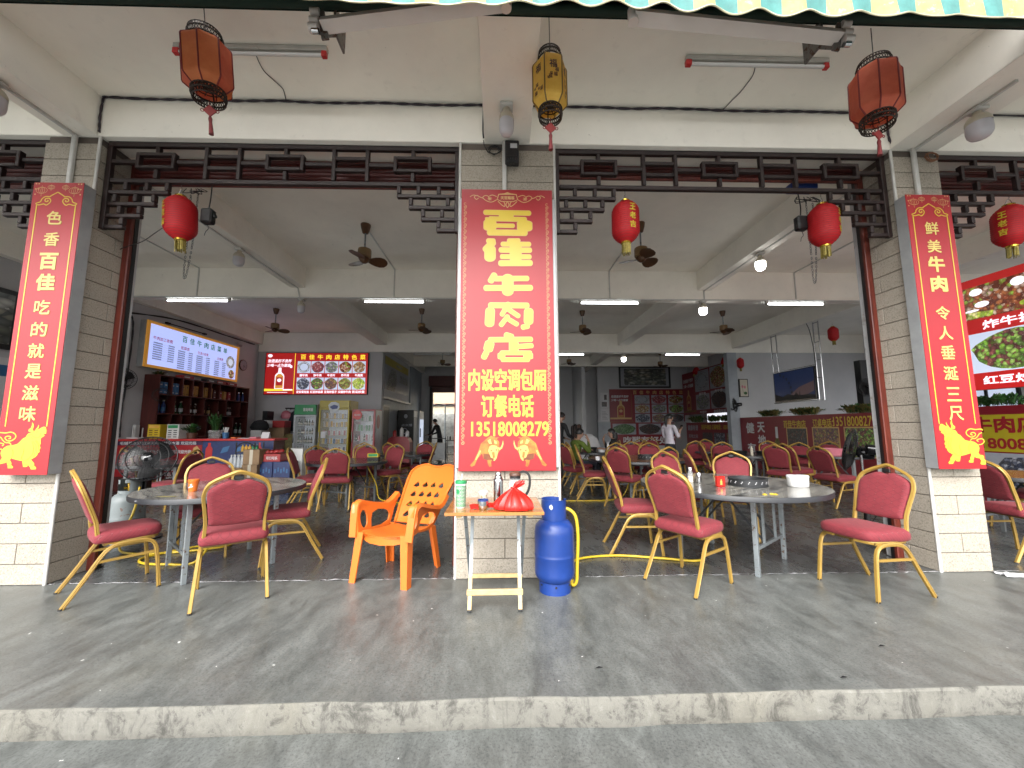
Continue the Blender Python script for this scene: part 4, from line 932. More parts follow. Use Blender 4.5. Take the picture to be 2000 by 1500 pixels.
# ---- red ribbed paper lanterns
def red_lantern_proto(label, text_ang, hang):
    t = thing('red_lantern', (0, 0, 0), label, 'lantern', 'red ribbed paper lanterns with gold fringe')
    H, Rm = .425, .134; n = 20; prof = []
    for i in range(n*2+1):
        s_ = i/(n*2); z = H*s_; e = abs(2*s_-1)
        r_ = Rm*(1-.62*max(0, e-.45)**2/.3025) if e > .45 else Rm
        prof.append((r_-(.0055 if i % 2 == 0 else 0), z))
    q = MB(); q.lathe(prof, 32); q.build('shade', 'lantern_red', t, 80)
    for (z, nm) in ((H, 'top_cap'), (0, 'bottom_cap')):
        q = MB(); rr = prof[0][0]; s_ = 1 if z else -1
        q.lathe([(rr*1.02, z-.006*s_), (rr*1.03, z+.014*s_), (rr*.80, z+.018*s_), (rr*.78, z)], 24); q.build(nm, 'foil_gold', t, 50)
    q = MB()
    for k in range(1, n): r_, z = prof[2*k]; q.tube([((r_+.0012)*cos(i*pi/14), (r_+.0012)*sin(i*pi/14), z) for i in range(28)], .0016, 4, closed=True)
    q.build('rib_wire', 'red_trim', t, kind='stuff')
    q = MB(); rr = prof[0][0]*.86
    for k in range(34):
        a = 2*pi*k/34; r2 = rr*random.uniform(.9, 1.06); L = random.uniform(.085, .115); da = random.uniform(-.03, .03)
        q.sweep([(rr*cos(a), rr*sin(a), -.012), (r2*cos(a+da), r2*sin(a+da), -.06), (r2*1.02*cos(a+da*2), r2*1.02*sin(a+da*2), -.015-L)], [(-.004, 0), (0, -.0015), (.004, 0), (0, .0015)], cap=False)
    q.build('fringe', 'fringe_gold', t, kind='stuff')
    q = MB(); fz = lambda u, w_, d=0: ((Rm+.0015)*cos(text_ang+u/Rm), (Rm+.0015)*sin(text_ang+u/Rm), w_)
    for ch, z in zip('王老吉', (.305, .215, .125)): write(q, ch, fz, 0, z, .064, .068, .03)
    q.build('lettering', 'gold_print', t)
    q = MB(); q.tube(smooth_path([(-.03, 0, H+.01), (-.01, 0, H+.06), (0, 0, H+.075), (.012, 0, H+.06), (.03, 0, H+.01)]), .0025, 5); q.tube(smooth_path([(0, 0, H+.072), (.008, 0, H+.09), (0, 0, H+hang)]), .0025, 5); q.build('wire_hanger', 'steel', t)
    return t
zl = 3.085
L1 = red_lantern_proto('red paper lantern beside the motor box, its characters turned to the far left', rad(-122), .14); L1.location = (-3.085, 3.62, zl); L1.rotation_euler = (.02, -.06, 0)
L2 = dup(L1, (1.232, 3.60, zl+.005), rad(68+22), 'red paper lantern beside the big sign, gold characters on its right half'); L2.rotation_euler = (0, .02, rad(45))
L3 = dup(L1, (3.262, 3.62, zl+.005), 0, 'red paper lantern over the lone chair, characters barely showing at its right edge'); L3.rotation_euler = (.0, -.03, rad(66))
L4 = dup(L1, (5.215, 3.62, zl+.02), 0, 'red paper lantern at the right photo edge, gold characters facing the street'); L4.rotation_euler = (0, .04, rad(-43))
for (x, y, z, s_, a, lab) in ((8.0, 8.72, 3.28, .80, 2.2, 'small red lantern above the fan side of the hanging television'), (8.0, 12.3, 3.18, .80, 2.9, 'small red lantern at the far end of the beam with the television'), (8.55, 14.2, 3.62, .85, 2.9, 'tilted red lantern above the larger dish board, nearer the corner post'), (8.55, 16.4, 3.55, .85, 2.9, 'tilted red lantern above the bottle picture of the dish board')):
    l_ = dup(L1, (x-.16, y, z), a, lab, 'small red lanterns in the back'); l_.scale = (s_, s_, s_)
    if 'tilted' in lab: l_.rotation_euler = (.5, .35, 1.5)

# ---- tube lights, bulbs, ceiling fans
def tube_light(cx, y, z, on, label, group, L=1.24, red=False):
    t = thing('tube_light', (cx, y, z), label, 'tube light', group)
    q = MB(); q.box(-L/2, -.022, .0, L/2, .022, .04, .004); q.build('batten', 'batten', t)
    q = MB(); q.tube([(-L/2+.03, 0, -.028), (L/2-.03, 0, -.028)], .0155, 10); q.build('tube', 'tube_on' if on else 'tube_off', t, 60)
    for s_ in (-1, 1):
        q = MB(); q.box(s_*L/2-.004, -.02, -.048, s_*(L/2-.045), .02, .0, .004); q.build('end_cap', 'print_red' if red else 'batten', t)
    return t
tube_light(-2.06, 2.915, 4.375, False, 'unlit tube light with red ends on the porch ceiling left, behind the orange lantern', 'unlit porch tube lights', red=True)
tube_light(2.19, 2.915, 4.375, False, 'unlit tube light with red ends on the porch ceiling right of the middle', 'unlit porch tube lights', red=True)
for x, lab in ((-5.93, 'lit tube light over the drinks counter, on the first inner beam'), (-2.12, 'lit tube light on the first inner beam above the red dish screen side'), (2.18, 'lit tube light on the first inner beam just right of the big sign'), (6.0, 'lit tube light on the first inner beam above the television')):
    tube_light(x, YB2+.03, 3.79, True, lab, 'lit tube lights on the first inner beam')
for x, lab in ((2.2, 'lit tube light on the far beam half hidden by the sign'), (6.16, 'lit tube light on the far beam above the landscape picture')):
    tube_light(x, YB3+.03, 3.745, True, lab, 'lit tube lights on the far beam')
tube_light(-2.3, 12.78, 3.745, False, 'unlit tube light on the far beam over the corridor opening', 'unlit far tube')
def conduit(p, label, s_=.018):
    q = MB()
    for a, b_ in zip(p, p[1:]): q.bar(a, b_, s_, s_, (0, 1, 0) if abs(a[1]-b_[1]) < .1 else (0, 0, 1))
    return tag(q.build('conduit', 'pvc_white'), label, 'conduit')
for i, x in enumerate((-5.93, -2.12, 2.18, 6.0)): conduit([(x, 5.7, ZC-.01), (x, YB2-.012, ZC-.012), (x, YB2-.012, 3.85)], ('white conduit from the first ceiling fan bay at the far left down the beam', 'white conduit on the ceiling behind the left fan', 'white conduit on the ceiling behind the right fan', 'white conduit on the ceiling above the television')[i])
conduit([(-7.8, YB2-.02, 3.82), (7.8, YB2-.02, 3.82)], 'long white conduit under the first inner beam', .024); conduit([(-3.7, YB3-.02, 3.775), (7.6, YB3-.02, 3.775)], 'long white conduit under the far beam', .024)
conduit([(-4.0, YF+.35, ZB-.005), (-4.0, YB2-.012, ZB-.005), (-3.95, YB2-.012, 3.82)], 'white conduit under the left ceiling beam to its bulbs'); conduit([(4.1, YF+.35, ZB-.005), (4.1, YB2-.012, ZB-.005), (4.1, YB2-.012, 3.82)], 'white conduit under the right ceiling beam to its bulbs')
conduit([(-3.98, 2.67, ZB-.011), (-3.98, YF-.02, ZB-.011)], 'white conduit under the left porch beam', .024); conduit([(4.1, 2.67, ZB-.011), (4.1, YF-.02, ZB-.011)], 'white conduit under the right porch beam', .024)
def bulb_lamp(x, y, z, on, r, label, group):
    t = thing('bulb_lamp', (x, y, z), label, 'light bulb', group)
    q = MB(); q.box(-.055, -.055, -.028, .055, .055, 0, .006); q.build('base', 'pvc_white', t)
    q = MB(); q.lathe([(.0, -.028), (.03, -.03), (.034, -.06), (r*.75, -.075), (r, -.11), (r*1.02, -.14)], 20); q.build('socket', 'cream_plastic', t, 40)
    q = MB(); q.lathe([(r, -.141), (r*1.02, -.20), (r*.96, -.235), (r*.75, -.262), (r*.4, -.275), (.0001, -.278)], 20); q.build('bulb', 'bulb_on' if on else 'bulb_white', t, 60)
    return t
bulb_lamp(-3.985, 2.86, ZB-.012, False, .082, 'large unlit bulb under the left porch beam at the photo edge', 'porch bulbs'); bulb_lamp(4.12, 2.95, ZB-.012, False, .082, 'large unlit bulb under the right porch beam', 'porch bulbs')
bulb_lamp(.045, 3.02, ZB-.004, False, .062, 'unlit egg shaped bulb under the middle porch beam', 'porch bulbs')
bulb_lamp(-4.0, 5.75, ZB-.012, False, .075, 'unlit bulb under the left ceiling beam inside', 'inside bulbs'); bulb_lamp(-3.95, YB2+.06, 3.81, False, .07, 'unlit bulb on the first inner beam, left', 'inside bulbs')
bulb_lamp(4.1, 5.75, ZB-.012, True, .07, 'lit bulb under the right ceiling beam inside', 'lit inside bulbs'); bulb_lamp(4.1, YB2+.06, 3.81, True, .075, 'lit bulb on the first inner beam, right', 'lit inside bulbs'); bulb_lamp(4.15, YB3+.06, 3.76, True, .075, 'lit bulb on the far beam above the wood topped table', 'lit inside bulbs')
def ceiling_fan(label):
    t = thing('ceiling_fan', (0, 0, ZC), label, 'ceiling fan', 'brown three blade ceiling fans')
    q = MB(); q.lathe([(.075, 0), (.075, -.02), (.068, -.06), (.045, -.14), (.02, -.15)], 18); q.build('canopy', 'brown_fan', t, 40)
    q = MB(); q.tube([(0, 0, -.14), (0, 0, -.42)], .013, 8); q.build('rod', 'steel_leg', t, 60)
    q = MB(); q.lathe([(.02, -.40), (.095, -.405), (.10, -.42), (.10, -.53), (.092, -.54), (.0, -.54)], 22); q.build('motor', 'fan_motor', t, 40)
    q = MB(); q.lathe([(.075, -.541), (.085, -.56), (.06, -.60), (.03, -.625), (0, -.63)], 20); q.build('hub', 'brown_fan', t, 40)
    for k in range(3):
        q = MB(); prof = [(.05, -.03, .03), (.10, -.06, .07), (.16, -.09, .10), (.23, -.105, .115), (.29, -.09, .10), (.33, -.045, .055), (.342, 0, .005)]
        vs = []
        for (r_, a, b_) in prof:
            for y_, zz in ((a, .30*a), ((a+b_)/2, .30*(a+b_)/2-.008), (b_, .30*b_)): vs += [(r_, y_, -.575-zz)]
        m_ = len(prof); o_ = q.add(vs+[(x_, y_, z_-.006) for x_, y_, z_ in vs], [(3*i+j, 3*i+j+1, 3*i+j+4, 3*i+j+3) for i in range(m_-1) for j in (0, 1)]+[(3*m_+3*i+j, 3*m_+3*i+j+3, 3*m_+3*i+j+4, 3*m_+3*i+j+1) for i in range(m_-1) for j in (0, 1)])
        q.xf(0, Matrix.Rotation(2*pi*k/3, 4, 'Z')); q.build('blade', 'brown_fan', t, 60)
    return t
FAN = ceiling_fan('brown ceiling fan in the first bay, left of the big sign'); FAN.location = (-2.105, 5.75, ZC); FAN.rotation_euler = (0, 0, .35)
for (x, y, rz, lab) in ((2.15, 5.62, 0.55, 'brown ceiling fan in the first bay, right of the big sign, behind a lantern'), (-6.0, 5.7, 3.5, 'ceiling fan of which one blade shows beside the left rail'), (-5.95, 10.1, .5, 'brown ceiling fan over the drinks counter'), (-2.11, 10.05, 1.0, 'brown ceiling fan in the second bay left of the sign'), (2.20, 10.15, .75, 'brown ceiling fan in the second bay right of the sign'), (6.04, 10.1, .65, 'brown ceiling fan in the second bay near the television'), (-2.39, 15.6, .3, 'far ceiling fan over the back corridor'), (2.75, 15.4, .6, 'far ceiling fan partly hidden by the sign edge'), (6.7, 15.9, .2, 'far ceiling fan above the landscape picture')):
    dup(FAN, (x, y, ZC), rz, lab)
# ================================================================== banquet chairs
# local frame: +y is where the sitter looks, origin on the floor between the feet
SEC = [(-.013, -.009), (-.004, -.012), (0, -.008), (.004, -.012), (.013, -.009), (.013, .009), (.004, .012), (0, .008), (-.004, .012), (-.013, .009)]
def back_y(z): return -.10-.17*((z-.46)/.495)**1.15 if z > .46 else -.10
def chair_proto():
    t = thing('banquet_chair', (0, 0, 0), 'red fabric banquet chair', 'chair', 'red and gold banquet chairs')
    # seat: rounded cushion with crowned top
    out = [(.215, -.11), (.222, .05), (.215, .17), (.19, .235), (.13, .262), (0, .268)]
    out = out+[(-x, y) for x, y in reversed(out[:-1])]+[(-.15, -.135), (0, -.14), (.15, -.135)]
    out = [(p.x, p.y) for p in smooth_path([(x, y, 0) for x, y in out], 3, True)]
    q = MB(); n = len(out); lay = [(.96, .418), (1.0, .428), (1.015, .448), (1.01, .470), (.97, .487), (.88, .496), (.6, .503)]
    vs = [(x*s_, .06+(y-.06)*s_, z-(.006 if s_ > .9 and y < 0 else 0)) for s_, z in lay for x, y in out]
    q.add(vs, [(k*n+i, k*n+(i+1) % n, (k+1)*n+(i+1) % n, (k+1)*n+i) for k in range(len(lay)-1) for i in range(n)]+[tuple(range(n-1, -1, -1)), tuple(len(vs)-n+i for i in range(n))])
    q.uv = lambda v: (v.x, v.y-v.z*.8); q.build('seat', 'chair_fabric', t, 70)
    # back cushion with the dipped top edge
    top = [(-.186, .78), (-.172, .835), (-.12, .872), (-.06, .897), (-.035, .893), (0, .885), (.035, .893), (.06, .897), (.12, .872), (.172, .835), (.186, .78)]
    ol = [(-.166, .562), (-.170, .60)]+top+[(.170, .60), (.166, .562), (.10, .553), (0, .550), (-.10, .553)]
    ol = [(p.x, p.y) for p in smooth_path([(x, y, 0) for x, y in ol], 3, True)]
    q = MB(); n = len(ol); cx, cz = 0, .72
    lay = [(.80, -.026), (.95, -.022), (1.0, -.012), (1.0, .012), (.95, .022), (.80, .028)]
    vs = [(cx+(x-cx)*s_, back_y(cz+(z-cz)*s_)+dy, cz+(z-cz)*s_) for s_, dy in lay for x, z in ol]
    q.add(vs, [(k*n+i, (k+1)*n+i, (k+1)*n+(i+1) % n, k*n+(i+1) % n) for k in range(len(lay)-1) for i in range(n)]+[tuple(range(n)), tuple(len(vs)-1-i for i in range(n))])
    q.uv = lambda v: (v.x, v.z); q.build('back_cushion', 'chair_fabric', t, 70)
    # one tube runs up one side, over the pointed top and down, then curls under the seat
    half = [(.0, back_y(.955), .957), (.028, back_y(.95), .950), (.085, back_y(.925), .926), (.145, back_y(.895), .896), (.184, back_y(.862), .862), (.205, back_y(.80), .800), (.203, back_y(.74), .74), (.193, back_y(.66), .66), (.186, back_y(.57), .57), (.190, -.115, .475), (.196, -.09, .43), (.200, -.045, .411), (.202, .03, .408), (.200, .16, .408), (.165, .225, .410), (.08, .245, .411)]
    pts = [(-x, y, z) for x, y, z in reversed(half[1:])]+half
    q = MB(); q.sweep(smooth_path(pts, 3), SEC, (0, 1, 0)); q.build('back_frame', 'gold_paint', t, 40)
    for s_ in (-1, 1):
        leg = [(.222, .262, 0), (.216, .242, .20), (.212, .222, .33), (.210, .188, .378), (.208, .13, .394), (.208, .03, .394), (.209, -.035, .376), (.213, -.085, .32), (.220, -.165, .17), (.228, -.262, 0)]
        q = MB(); q.sweep(smooth_path([(s_*x, y, z) for x, y, z in leg], 3), SEC, (1, 0, 0)); lf = q.build('leg_frame', 'gold_paint', t, 40)
        q = MB()
        for (x, y) in ((.222, .262), (.228, -.262)): q.tube([(s_*x, y, .0), (s_*x, y, .012)], .0145, 8)
        q.build('foot_cap', 'rubber', lf)
        q = MB(); q.sweep([(s_*.214, .225, .290), (s_*.216, -.105, .282)], [(-.007, -.009), (.007, -.009), (.007, .009), (-.007, .009)]); q.build('stretcher', 'gold_paint', t)
    q = MB(); q.bar((-.20, .20, .400), (.20, .20, .400), .02, .018); q.bar((-.20, -.07, .400), (.20, -.07, .400), .02, .018); q.build('seat_rail', 'gold_dark', t)
    q = MB(); q.box(-.030, back_y(.90)-.006, .897, .030, back_y(.90)+.006, .928, .004); q.build('hand_grip', 'black', t)
    return t
CH = chair_proto()
used = [False]
def chair(x, y, fx, fy, label, rear=True):
    L = hypot(fx, fy); fx /= L; fy /= L
    if rear: x += .25*fx; y += .25*fy
    rz = atan2(-fx, fy)
    if not used[0]: used[0] = True; o = CH; o.location = (x, y, 0); o.rotation_euler = (0, 0, rz); o['label'] = label
    else: o = dup(CH, (x, y, 0), rz, label)
    return o
chair(-3.13, 3.33, .314, .381, 'red banquet chair seen from the side, in front of the left stone pillar', False)
chair(-2.108, 3.23, -.27, .405, 'red quilted banquet chair with its back to the street at the left front table', False)
chair(-2.09, 4.09, -.89, -.46, 'red banquet chair facing left at the near left table, right of its back turned neighbour', False)
chair(-3.2, 4.43, .5, -.87, 'red banquet chair behind the near left table, facing the street')
chair(1.552, 3.334, .43, .265, 'red banquet chair near the blue gas cylinder, its back to the street', False)
chair(1.37, 4.19, .5, -.06, 'red banquet chair seen edge on, tucked behind the chair near the blue cylinder', False)
chair(2.965, 3.155, -.49, -.08, 'red banquet chair standing alone in front of the right stone pillar, facing left', False)
chair(2.93, 4.92, -.5, -.86, 'red banquet chair behind the right front table, by the black burner ring')
chair(2.12, 5.08, .25, -.97, 'red banquet chair behind the right front table, in line with the seasoning bottle')
chair(2.6, 5.45, .95, -.2, 'red banquet chair seen at an angle between two chairs behind the right front table')
chair(-3.42, 6.42, .9, .25, 'red banquet chair facing right beside the drink boxes, at the small round table')
chair(-3.32, 7.1, .7, -.65, 'red banquet chair in front of the green signed drinks fridge')
chair(-2.60, 6.21, -.22, .97, 'red banquet chair with its back to the street at the small dark round table')
chair(-2.62, 7.72, -.1, -1, 'red banquet chair behind the small dark table, by the green tissue box')
chair(-2.05, 7.72, -.38, -.92, 'red banquet chair right of the small dark table, seat towards the street')
chair(-2.95, 8.5, .15, -1, 'red banquet chair in front of the red drinks fridge, only its top showing')
chair(-2.45, 8.55, .5, .85, 'red banquet chair half hidden in front of the dark red cabinet and open door')
chair(-1.78, 9.25, -.2, -1, 'red banquet chair at the far left table, in front of the black fridge')
chair(-1.40, 8.4, -.98, -.1, 'dark looking red banquet chair facing left at the far table, near the sign edge')
chair(-6.15, 6.55, .5, .85, 'red banquet chair cut by the white jamb left of the standing fan')
chair(-6.95, 7.5, .3, .95, 'second red banquet chair behind the white jamb, its top just above the first')
chair(-4.62, 6.05, -.98, -.08, 'red banquet chair seen side on before the red counter front, right of the standing fan')
chair(1.36, 7.07, .5, -.1, 'red banquet chair left of the wood topped table, facing right')
chair(1.83, 6.2, .7, .72, 'red banquet chair at the near left of the wood topped table, its back turned')
chair(2.68, 6.2, -.25, .97, 'red banquet chair at the near right of the wood topped table, back turned')
chair(2.33, 7.85, -.05, -1, 'red banquet chair behind the wood topped table at its left, facing the street')
chair(2.98, 7.8, -.3, -.95, 'red banquet chair behind the wood topped table, next to the burner ring')
chair(1.22, 7.7, .9, .4, 'red banquet chair closest to the sign edge at the diners table')
chair(1.42, 8.42, 1, .1, 'red banquet chair under the diner in green')
chair(2.86, 9.42, -1, .05, 'red banquet chair under the diner in black')
chair(2.85, 8.5, -.1, -1, 'red banquet chair below the seated diner in black, its back towards the wall of dishes')
chair(3.35, 9.1, -.75, .6, 'narrow looking red banquet chair left of the standing woman')
chair(3.68, 10.2, .1, -1, 'far red banquet chair peeking out behind the row, left of the standing woman')
chair(4.40, 11.4, .0, -1, 'farthest red banquet chair, just left of the standing woman')
chair(4.42, 8.75, .15, .98, 'red banquet chair directly right of the standing woman')
chair(4.12, 8.0, .95, -.25, 'red banquet chair seen edge on between the standing woman and the white wall post')
chair(5.25, 9.9, .05, -1, 'red banquet chair facing the street in front of the low red partition with yellow number')
chair(4.62, 8.05, .3, .95, 'red banquet chair with rounded outline left of the blue grey wall post')
chair(5.95, 8.55, -.2, -1, 'red banquet chair facing the street under the white partition characters')
chair(4.85, 6.82, .8, .5, 'red banquet chair turned away beside the dark table by the partition')
chair(5.33, 7.25, .96, .15, 'red banquet chair seen edge on behind its neighbour by the partition')
chair(5.95, 7.65, -.8, -.5, 'red banquet chair facing left beneath the yellow partition number')
chair(5.15, 6.24, .98, .17, 'red banquet chair facing right beside the fan seen from behind')
chair(7.0, 8.15, -.9, -.4, 'red banquet chair behind the pink basin, against the partition')
chair(4.85, 3.87, 1, -.1, 'red banquet chair at the right photo edge beyond the stone pillar')
chair(6.7, 4.6, -.9, .2, 'red banquet chair across the table at the right photo edge')

# ================================================================== tables
def round_table(x, y, r, H, rz, top, label, group='round tables', leg='steel_leg'):
    t = thing('round_table', (x, y, 0), label, 'table', group, rz)
    q = MB(); q.lathe([(r*.985, H-.046), (r, H-.042), (r, H-.006), (r*.995, H-.001)], 64); q.build('edge_band', 'edge_band', t, 40)
    q = MB(); q.disc(r*.996, H, 64); q.build('table_top', top, t)
    q = MB(); q.disc(r*.985, H-.046, 64, flip=True); q.build('underside', 'black', t)
    hw = min(.35, r*.5); off = min(.34, r*.48)
    for s_ in (-1, 1):
        for e in (-1, 1):
            q = MB(); q.box(e*hw-.019, s_*off-.019, 0, e*hw+.019, s_*off+.019, H-.047, .003); q.build('leg', leg, t)
        q = MB(); q.box(-hw, s_*off-.012, H-.10, hw, s_*off+.012, H-.075); q.box(-hw, s_*off-.011, .215, hw, s_*off+.011, .240)
        for e in (-.42, .42): q.box(e*hw-.010, s_*off-.010, .24, e*hw+.010, s_*off+.010, H-.10)
        q.build('cross_rail', leg, t)
        for e in (-1, 1):
            q = MB(); q.bar((e*hw*.42, s_*off, .25), (e*hw*.42, 0, H-.06), .018, .008, (1, 0, 0)); q.build('brace', 'edge_band', t)
        q = MB(); q.tube([(.3*r, s_*r*.95, H-.022), (.3*r, s_*(r*.957+.004), H-.022)], .008, 8); q.build('bolt', 'steel', t)
    return t
round_table(-2.66, 3.90, .685, .72, rad(-42), 'marble_top', 'round table with grey streaked top behind the quilted chair at the left front')
round_table(2.27, 3.90, .83, .72, rad(38), 'marble_top', 'larger round table with grey streaked top at the right front')
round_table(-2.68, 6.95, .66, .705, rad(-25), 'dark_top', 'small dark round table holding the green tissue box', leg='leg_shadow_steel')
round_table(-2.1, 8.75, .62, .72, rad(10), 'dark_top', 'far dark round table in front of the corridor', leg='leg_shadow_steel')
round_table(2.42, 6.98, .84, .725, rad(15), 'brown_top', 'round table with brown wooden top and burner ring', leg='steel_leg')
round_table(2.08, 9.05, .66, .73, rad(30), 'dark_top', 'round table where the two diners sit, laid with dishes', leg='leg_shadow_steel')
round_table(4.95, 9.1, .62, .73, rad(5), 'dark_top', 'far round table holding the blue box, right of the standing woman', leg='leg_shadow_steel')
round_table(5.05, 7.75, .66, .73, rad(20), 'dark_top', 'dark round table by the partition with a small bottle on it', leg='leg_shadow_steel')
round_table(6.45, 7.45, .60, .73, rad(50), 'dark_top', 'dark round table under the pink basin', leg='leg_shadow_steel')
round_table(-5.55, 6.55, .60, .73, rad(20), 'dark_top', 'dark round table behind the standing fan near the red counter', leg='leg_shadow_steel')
round_table(5.95, 4.35, .58, .73, rad(20), 'brown_top', 'round table cut off by the right photo edge', leg='leg_shadow_steel')

# ================================================================== things on the front tables
def burner(x, y, z, r, label):
    t = thing('burner_ring', (x, y, z), label, 'burner', 'black hotpot burner rings')
    q = MB(); q.lathe([(r*1.02, 0), (r*1.02, .010), (r, .012), (r, .062), (r*1.02, .064), (r*1.02, .072), (r*.90, .072), (r*.89, .05), (r*.88, .012)], 40); q.build('ring', 'iron_dark', t, 40)
    q = MB()
    for k in range(18):
        a = 2*pi*k/18
        for dz in (.034, .046): q.tube([((r-.001)*cos(a+.05*(dz > .04)), (r-.001)*sin(a+.05*(dz > .04)), dz), ((r+.0012)*cos(a+.05*(dz > .04)), (r+.0012)*sin(a+.05*(dz > .04)), dz)], .0045, 6)
    q.build('air_hole', 'paper', t)
    q = MB(); q.disc(r*.9, .010, 32); q.build('base_plate', 'black', t)
    return t
burner(2.36, 3.72, .721, .165, 'black perforated burner ring on the right front table'); burner(2.55, 6.75, .726, .17, 'black burner ring on the wood topped table')
def can(name, prof, mat, x, y, z, label, cat, group=None, sm=40):
    q = MB(); q.lathe(prof, 20); o = q.build(name, mat, None, sm); o.location = (x, y, z); return tag(o, label, cat, group)
# orange cup with lid
t = thing('toothpick_cup', (-2.76, 3.62, .721), 'orange lidded plastic cup on the left front table', 'cup')
q = MB(); q.lathe([(0, 0), (.030, 0), (.038, .085)], 20); q.build('body', 'orange_plastic', t, 40)
q = MB(); q.lathe([(.041, .082), (.043, .10), (.038, .106), (0, .106)], 20); q.build('lid', 'orange_plastic', t, 40)
q = MB(); fz = lambda u, w_, d=0: (.0362*sin(u/.036)+.0006, -.0362*cos(u/.036), w_); oval(q, fz, .004, .062, .009, .009); q.ribbon([(-.015, .035), (.0, .045), (.012, .042), (.02, .05)], .008, fz); q.build('logo_print', 'print_white', t)
q = MB(); q.add([(-2.86, 3.34, .7212), (-2.80, 3.36, .724), (-2.68, 3.37, .7212), (-2.72, 3.33, .7212)], [(0, 1, 2, 3)]); tag(q.build('paper_slip', 'leaf_dry'), 'small yellowish slip lying near the orange cup', 'paper slip')
q = MB()
for (dx, dy) in ((0, 0), (.07, .015), (.09, .0)): q.lathe([(0, .008), (.014, .004), (.02, 0)], 7, at=(2.18+dx, 3.22+dy, .7215))
tag(q.build('food_scraps', 'yellow_plastic'), 'pale yellow scraps at the front edge of the right table', 'scraps')
t = thing('seasoning_bottle', (1.92, 3.95, .721), 'small clear seasoning bottle with white cap on the right front table', 'bottle')
q = MB(); q.lathe([(0, 0), (.026, 0), (.027, .07), (.022, .10), (.014, .125)], 18); q.build('body', 'clear_film', t, 50)
q = MB(); q.lathe([(0, .002), (.024, .002), (.025, .06), (0, .06)], 18); q.build('powder', 'cream_plastic', t, 50); q = MB(); q.lathe([(.015, .122), (.016, .148), (0, .15)], 14); q.build('cap', 'white', t, 40)
can('drink_can', [(0, 0), (.022, 0), (.025, .008), (.025, .09), (.021, .10), (0, .10)], 'steel', 1.985, 3.91, .721, 'silver can beside the seasoning bottle', 'can')
t = thing('tissue_pack', (2.06, 3.66, .721), 'small red box with pale bottle mark on the right front table', 'box')
q = MB(); q.box(-.038, -.02, 0, .038, .02, .095, .004); q.build('box', 'fridge_red', t); t.children[0].data.materials[0] = MATS['bag_red']
q = MB(); q.plate([(-.012, .02), (.008, .02), (.008, .05), (.002, .06), (.002, .07), (-.005, .07), (-.005, .06), (-.012, .05)], [], lambda x, z, d=0: (x, -.0205, z)); q.build('bottle_mark', 'lantern_yellow', t)
t = thing('tissue_box', (2.78, 3.62, .721), 'white heart shaped tissue box on the right front table', 'tissue box')
q = MB(); ol = [(p.x, p.y) for p in smooth_path([(-.085, -.02, 0), (-.08, .04, 0), (-.04, .055, 0), (0, .035, 0), (.04, .055, 0), (.08, .04, 0), (.085, -.02, 0), (.05, -.055, 0), (0, -.062, 0), (-.05, -.055, 0)], 3, True)]
n = len(ol); q.add([(x*s_, y*s_, z) for s_, z in ((.9, 0), (1, .008), (1.02, .085)) for x, y in ol], [(k*n+i, k*n+(i+1) % n, (k+1)*n+(i+1) % n, (k+1)*n+i) for k in range(2) for i in range(n)]); q.build('box', 'white', t, 50)
q = MB(); q.add([(x*s_, y*s_, z) for s_, z in ((1.04, .084), (1.05, .10), (.98, .106)) for x, y in ol], [(k*n+i, k*n+(i+1) % n, (k+1)*n+(i+1) % n, (k+1)*n+i) for k in range(2) for i in range(n)]+[tuple(2*n+i for i in range(n))]); q.build('lid', 'paper', t, 50)
can('tea_cup', [(0, 0), (.025, 0), (.034, .08), (.031, .08), (.023, .006)], 'red_box', -3.02, 6.72, .706, 'small red cup on the small dark round table', 'cup')
t = thing('tissue_box', (-2.32, 7.2, .706), 'yellow green tissue box on the small dark round table', 'tissue box')
q = MB(); q.box(-.10, -.06, 0, .10, .06, .045, .005); q.build('base', 'black', t); q = MB(); q.box(-.098, -.058, .046, .098, .058, .115, .006); q.build('box', 'yellow_plastic', t); q = MB(); q.box(-.08, -.0595, .06, .08, -.058, .105); q.build('print', 'print_green', t)

# ================================================================== orange plastic armchair
t = thing('plastic_armchair', (-.91, 3.62, 0), 'orange plastic reclining armchair with teardrop holes beside the small wooden table', 'armchair')
Mo = Matrix.Rotation(atan2(.34, -.94)+.02, 4, 'Z')
def ob(q, name, sm=40, mat='orange_plastic'):
    q.xf(0, Mo); q.fix = True; return q.build(name, mat, t, sm)
def tear(cx, cy, w, h): return [(cx+w*sin(a)*(.55-.45*cos(a)), cy+h*.5*cos(a)) for a in [2*pi*i/14 for i in range(14)]]
# back shell: runs from the seat rear up to the flared top
def backmap(x, s_, d=0):
    z = .385+.495*s_; y = -.20-.45*s_+.02*cos(s_*3)
    y -= .05*(1-(x/.26)**2)*(1-.4*s_)
    return (x, y-d*.75, z-d*.6)
hw = lambda s_: .185+.075*min(1, s_*1.4)-.0*s_
ol = [(-hw(s_), s_) for s_ in (0, .15, .3, .45, .6, .75, .86)]+[(-.235, .93), (-.19, .975), (-.12, .995), (-.06, .965), (0, .955), (.06, .965), (.12, .995), (.19, .975), (.235, .93)]+[(hw(s_), s_) for s_ in (.86, .75, .6, .45, .3, .15, 0)]
holes = []
for r_ in range(4):
    for c_ in range(4): holes.append([(x, y) for x, y in tear((c_-1.5)*(.094-.006*(3-r_)), .13+r_*.165, .044, .098)])
q = MB(); q.plate(ol, holes, backmap, .012); ob(q, 'back', 30)
q = MB(); rimp = [backmap(x, s_, .006) for x, s_ in ol]; q.sweep(smooth_path(rimp, 2), [(-.012, -.012), (.012, -.012), (.012, .014), (-.012, .014)], (0, 1, 0)); ob(q, 'back_rim', 40)
q = MB()
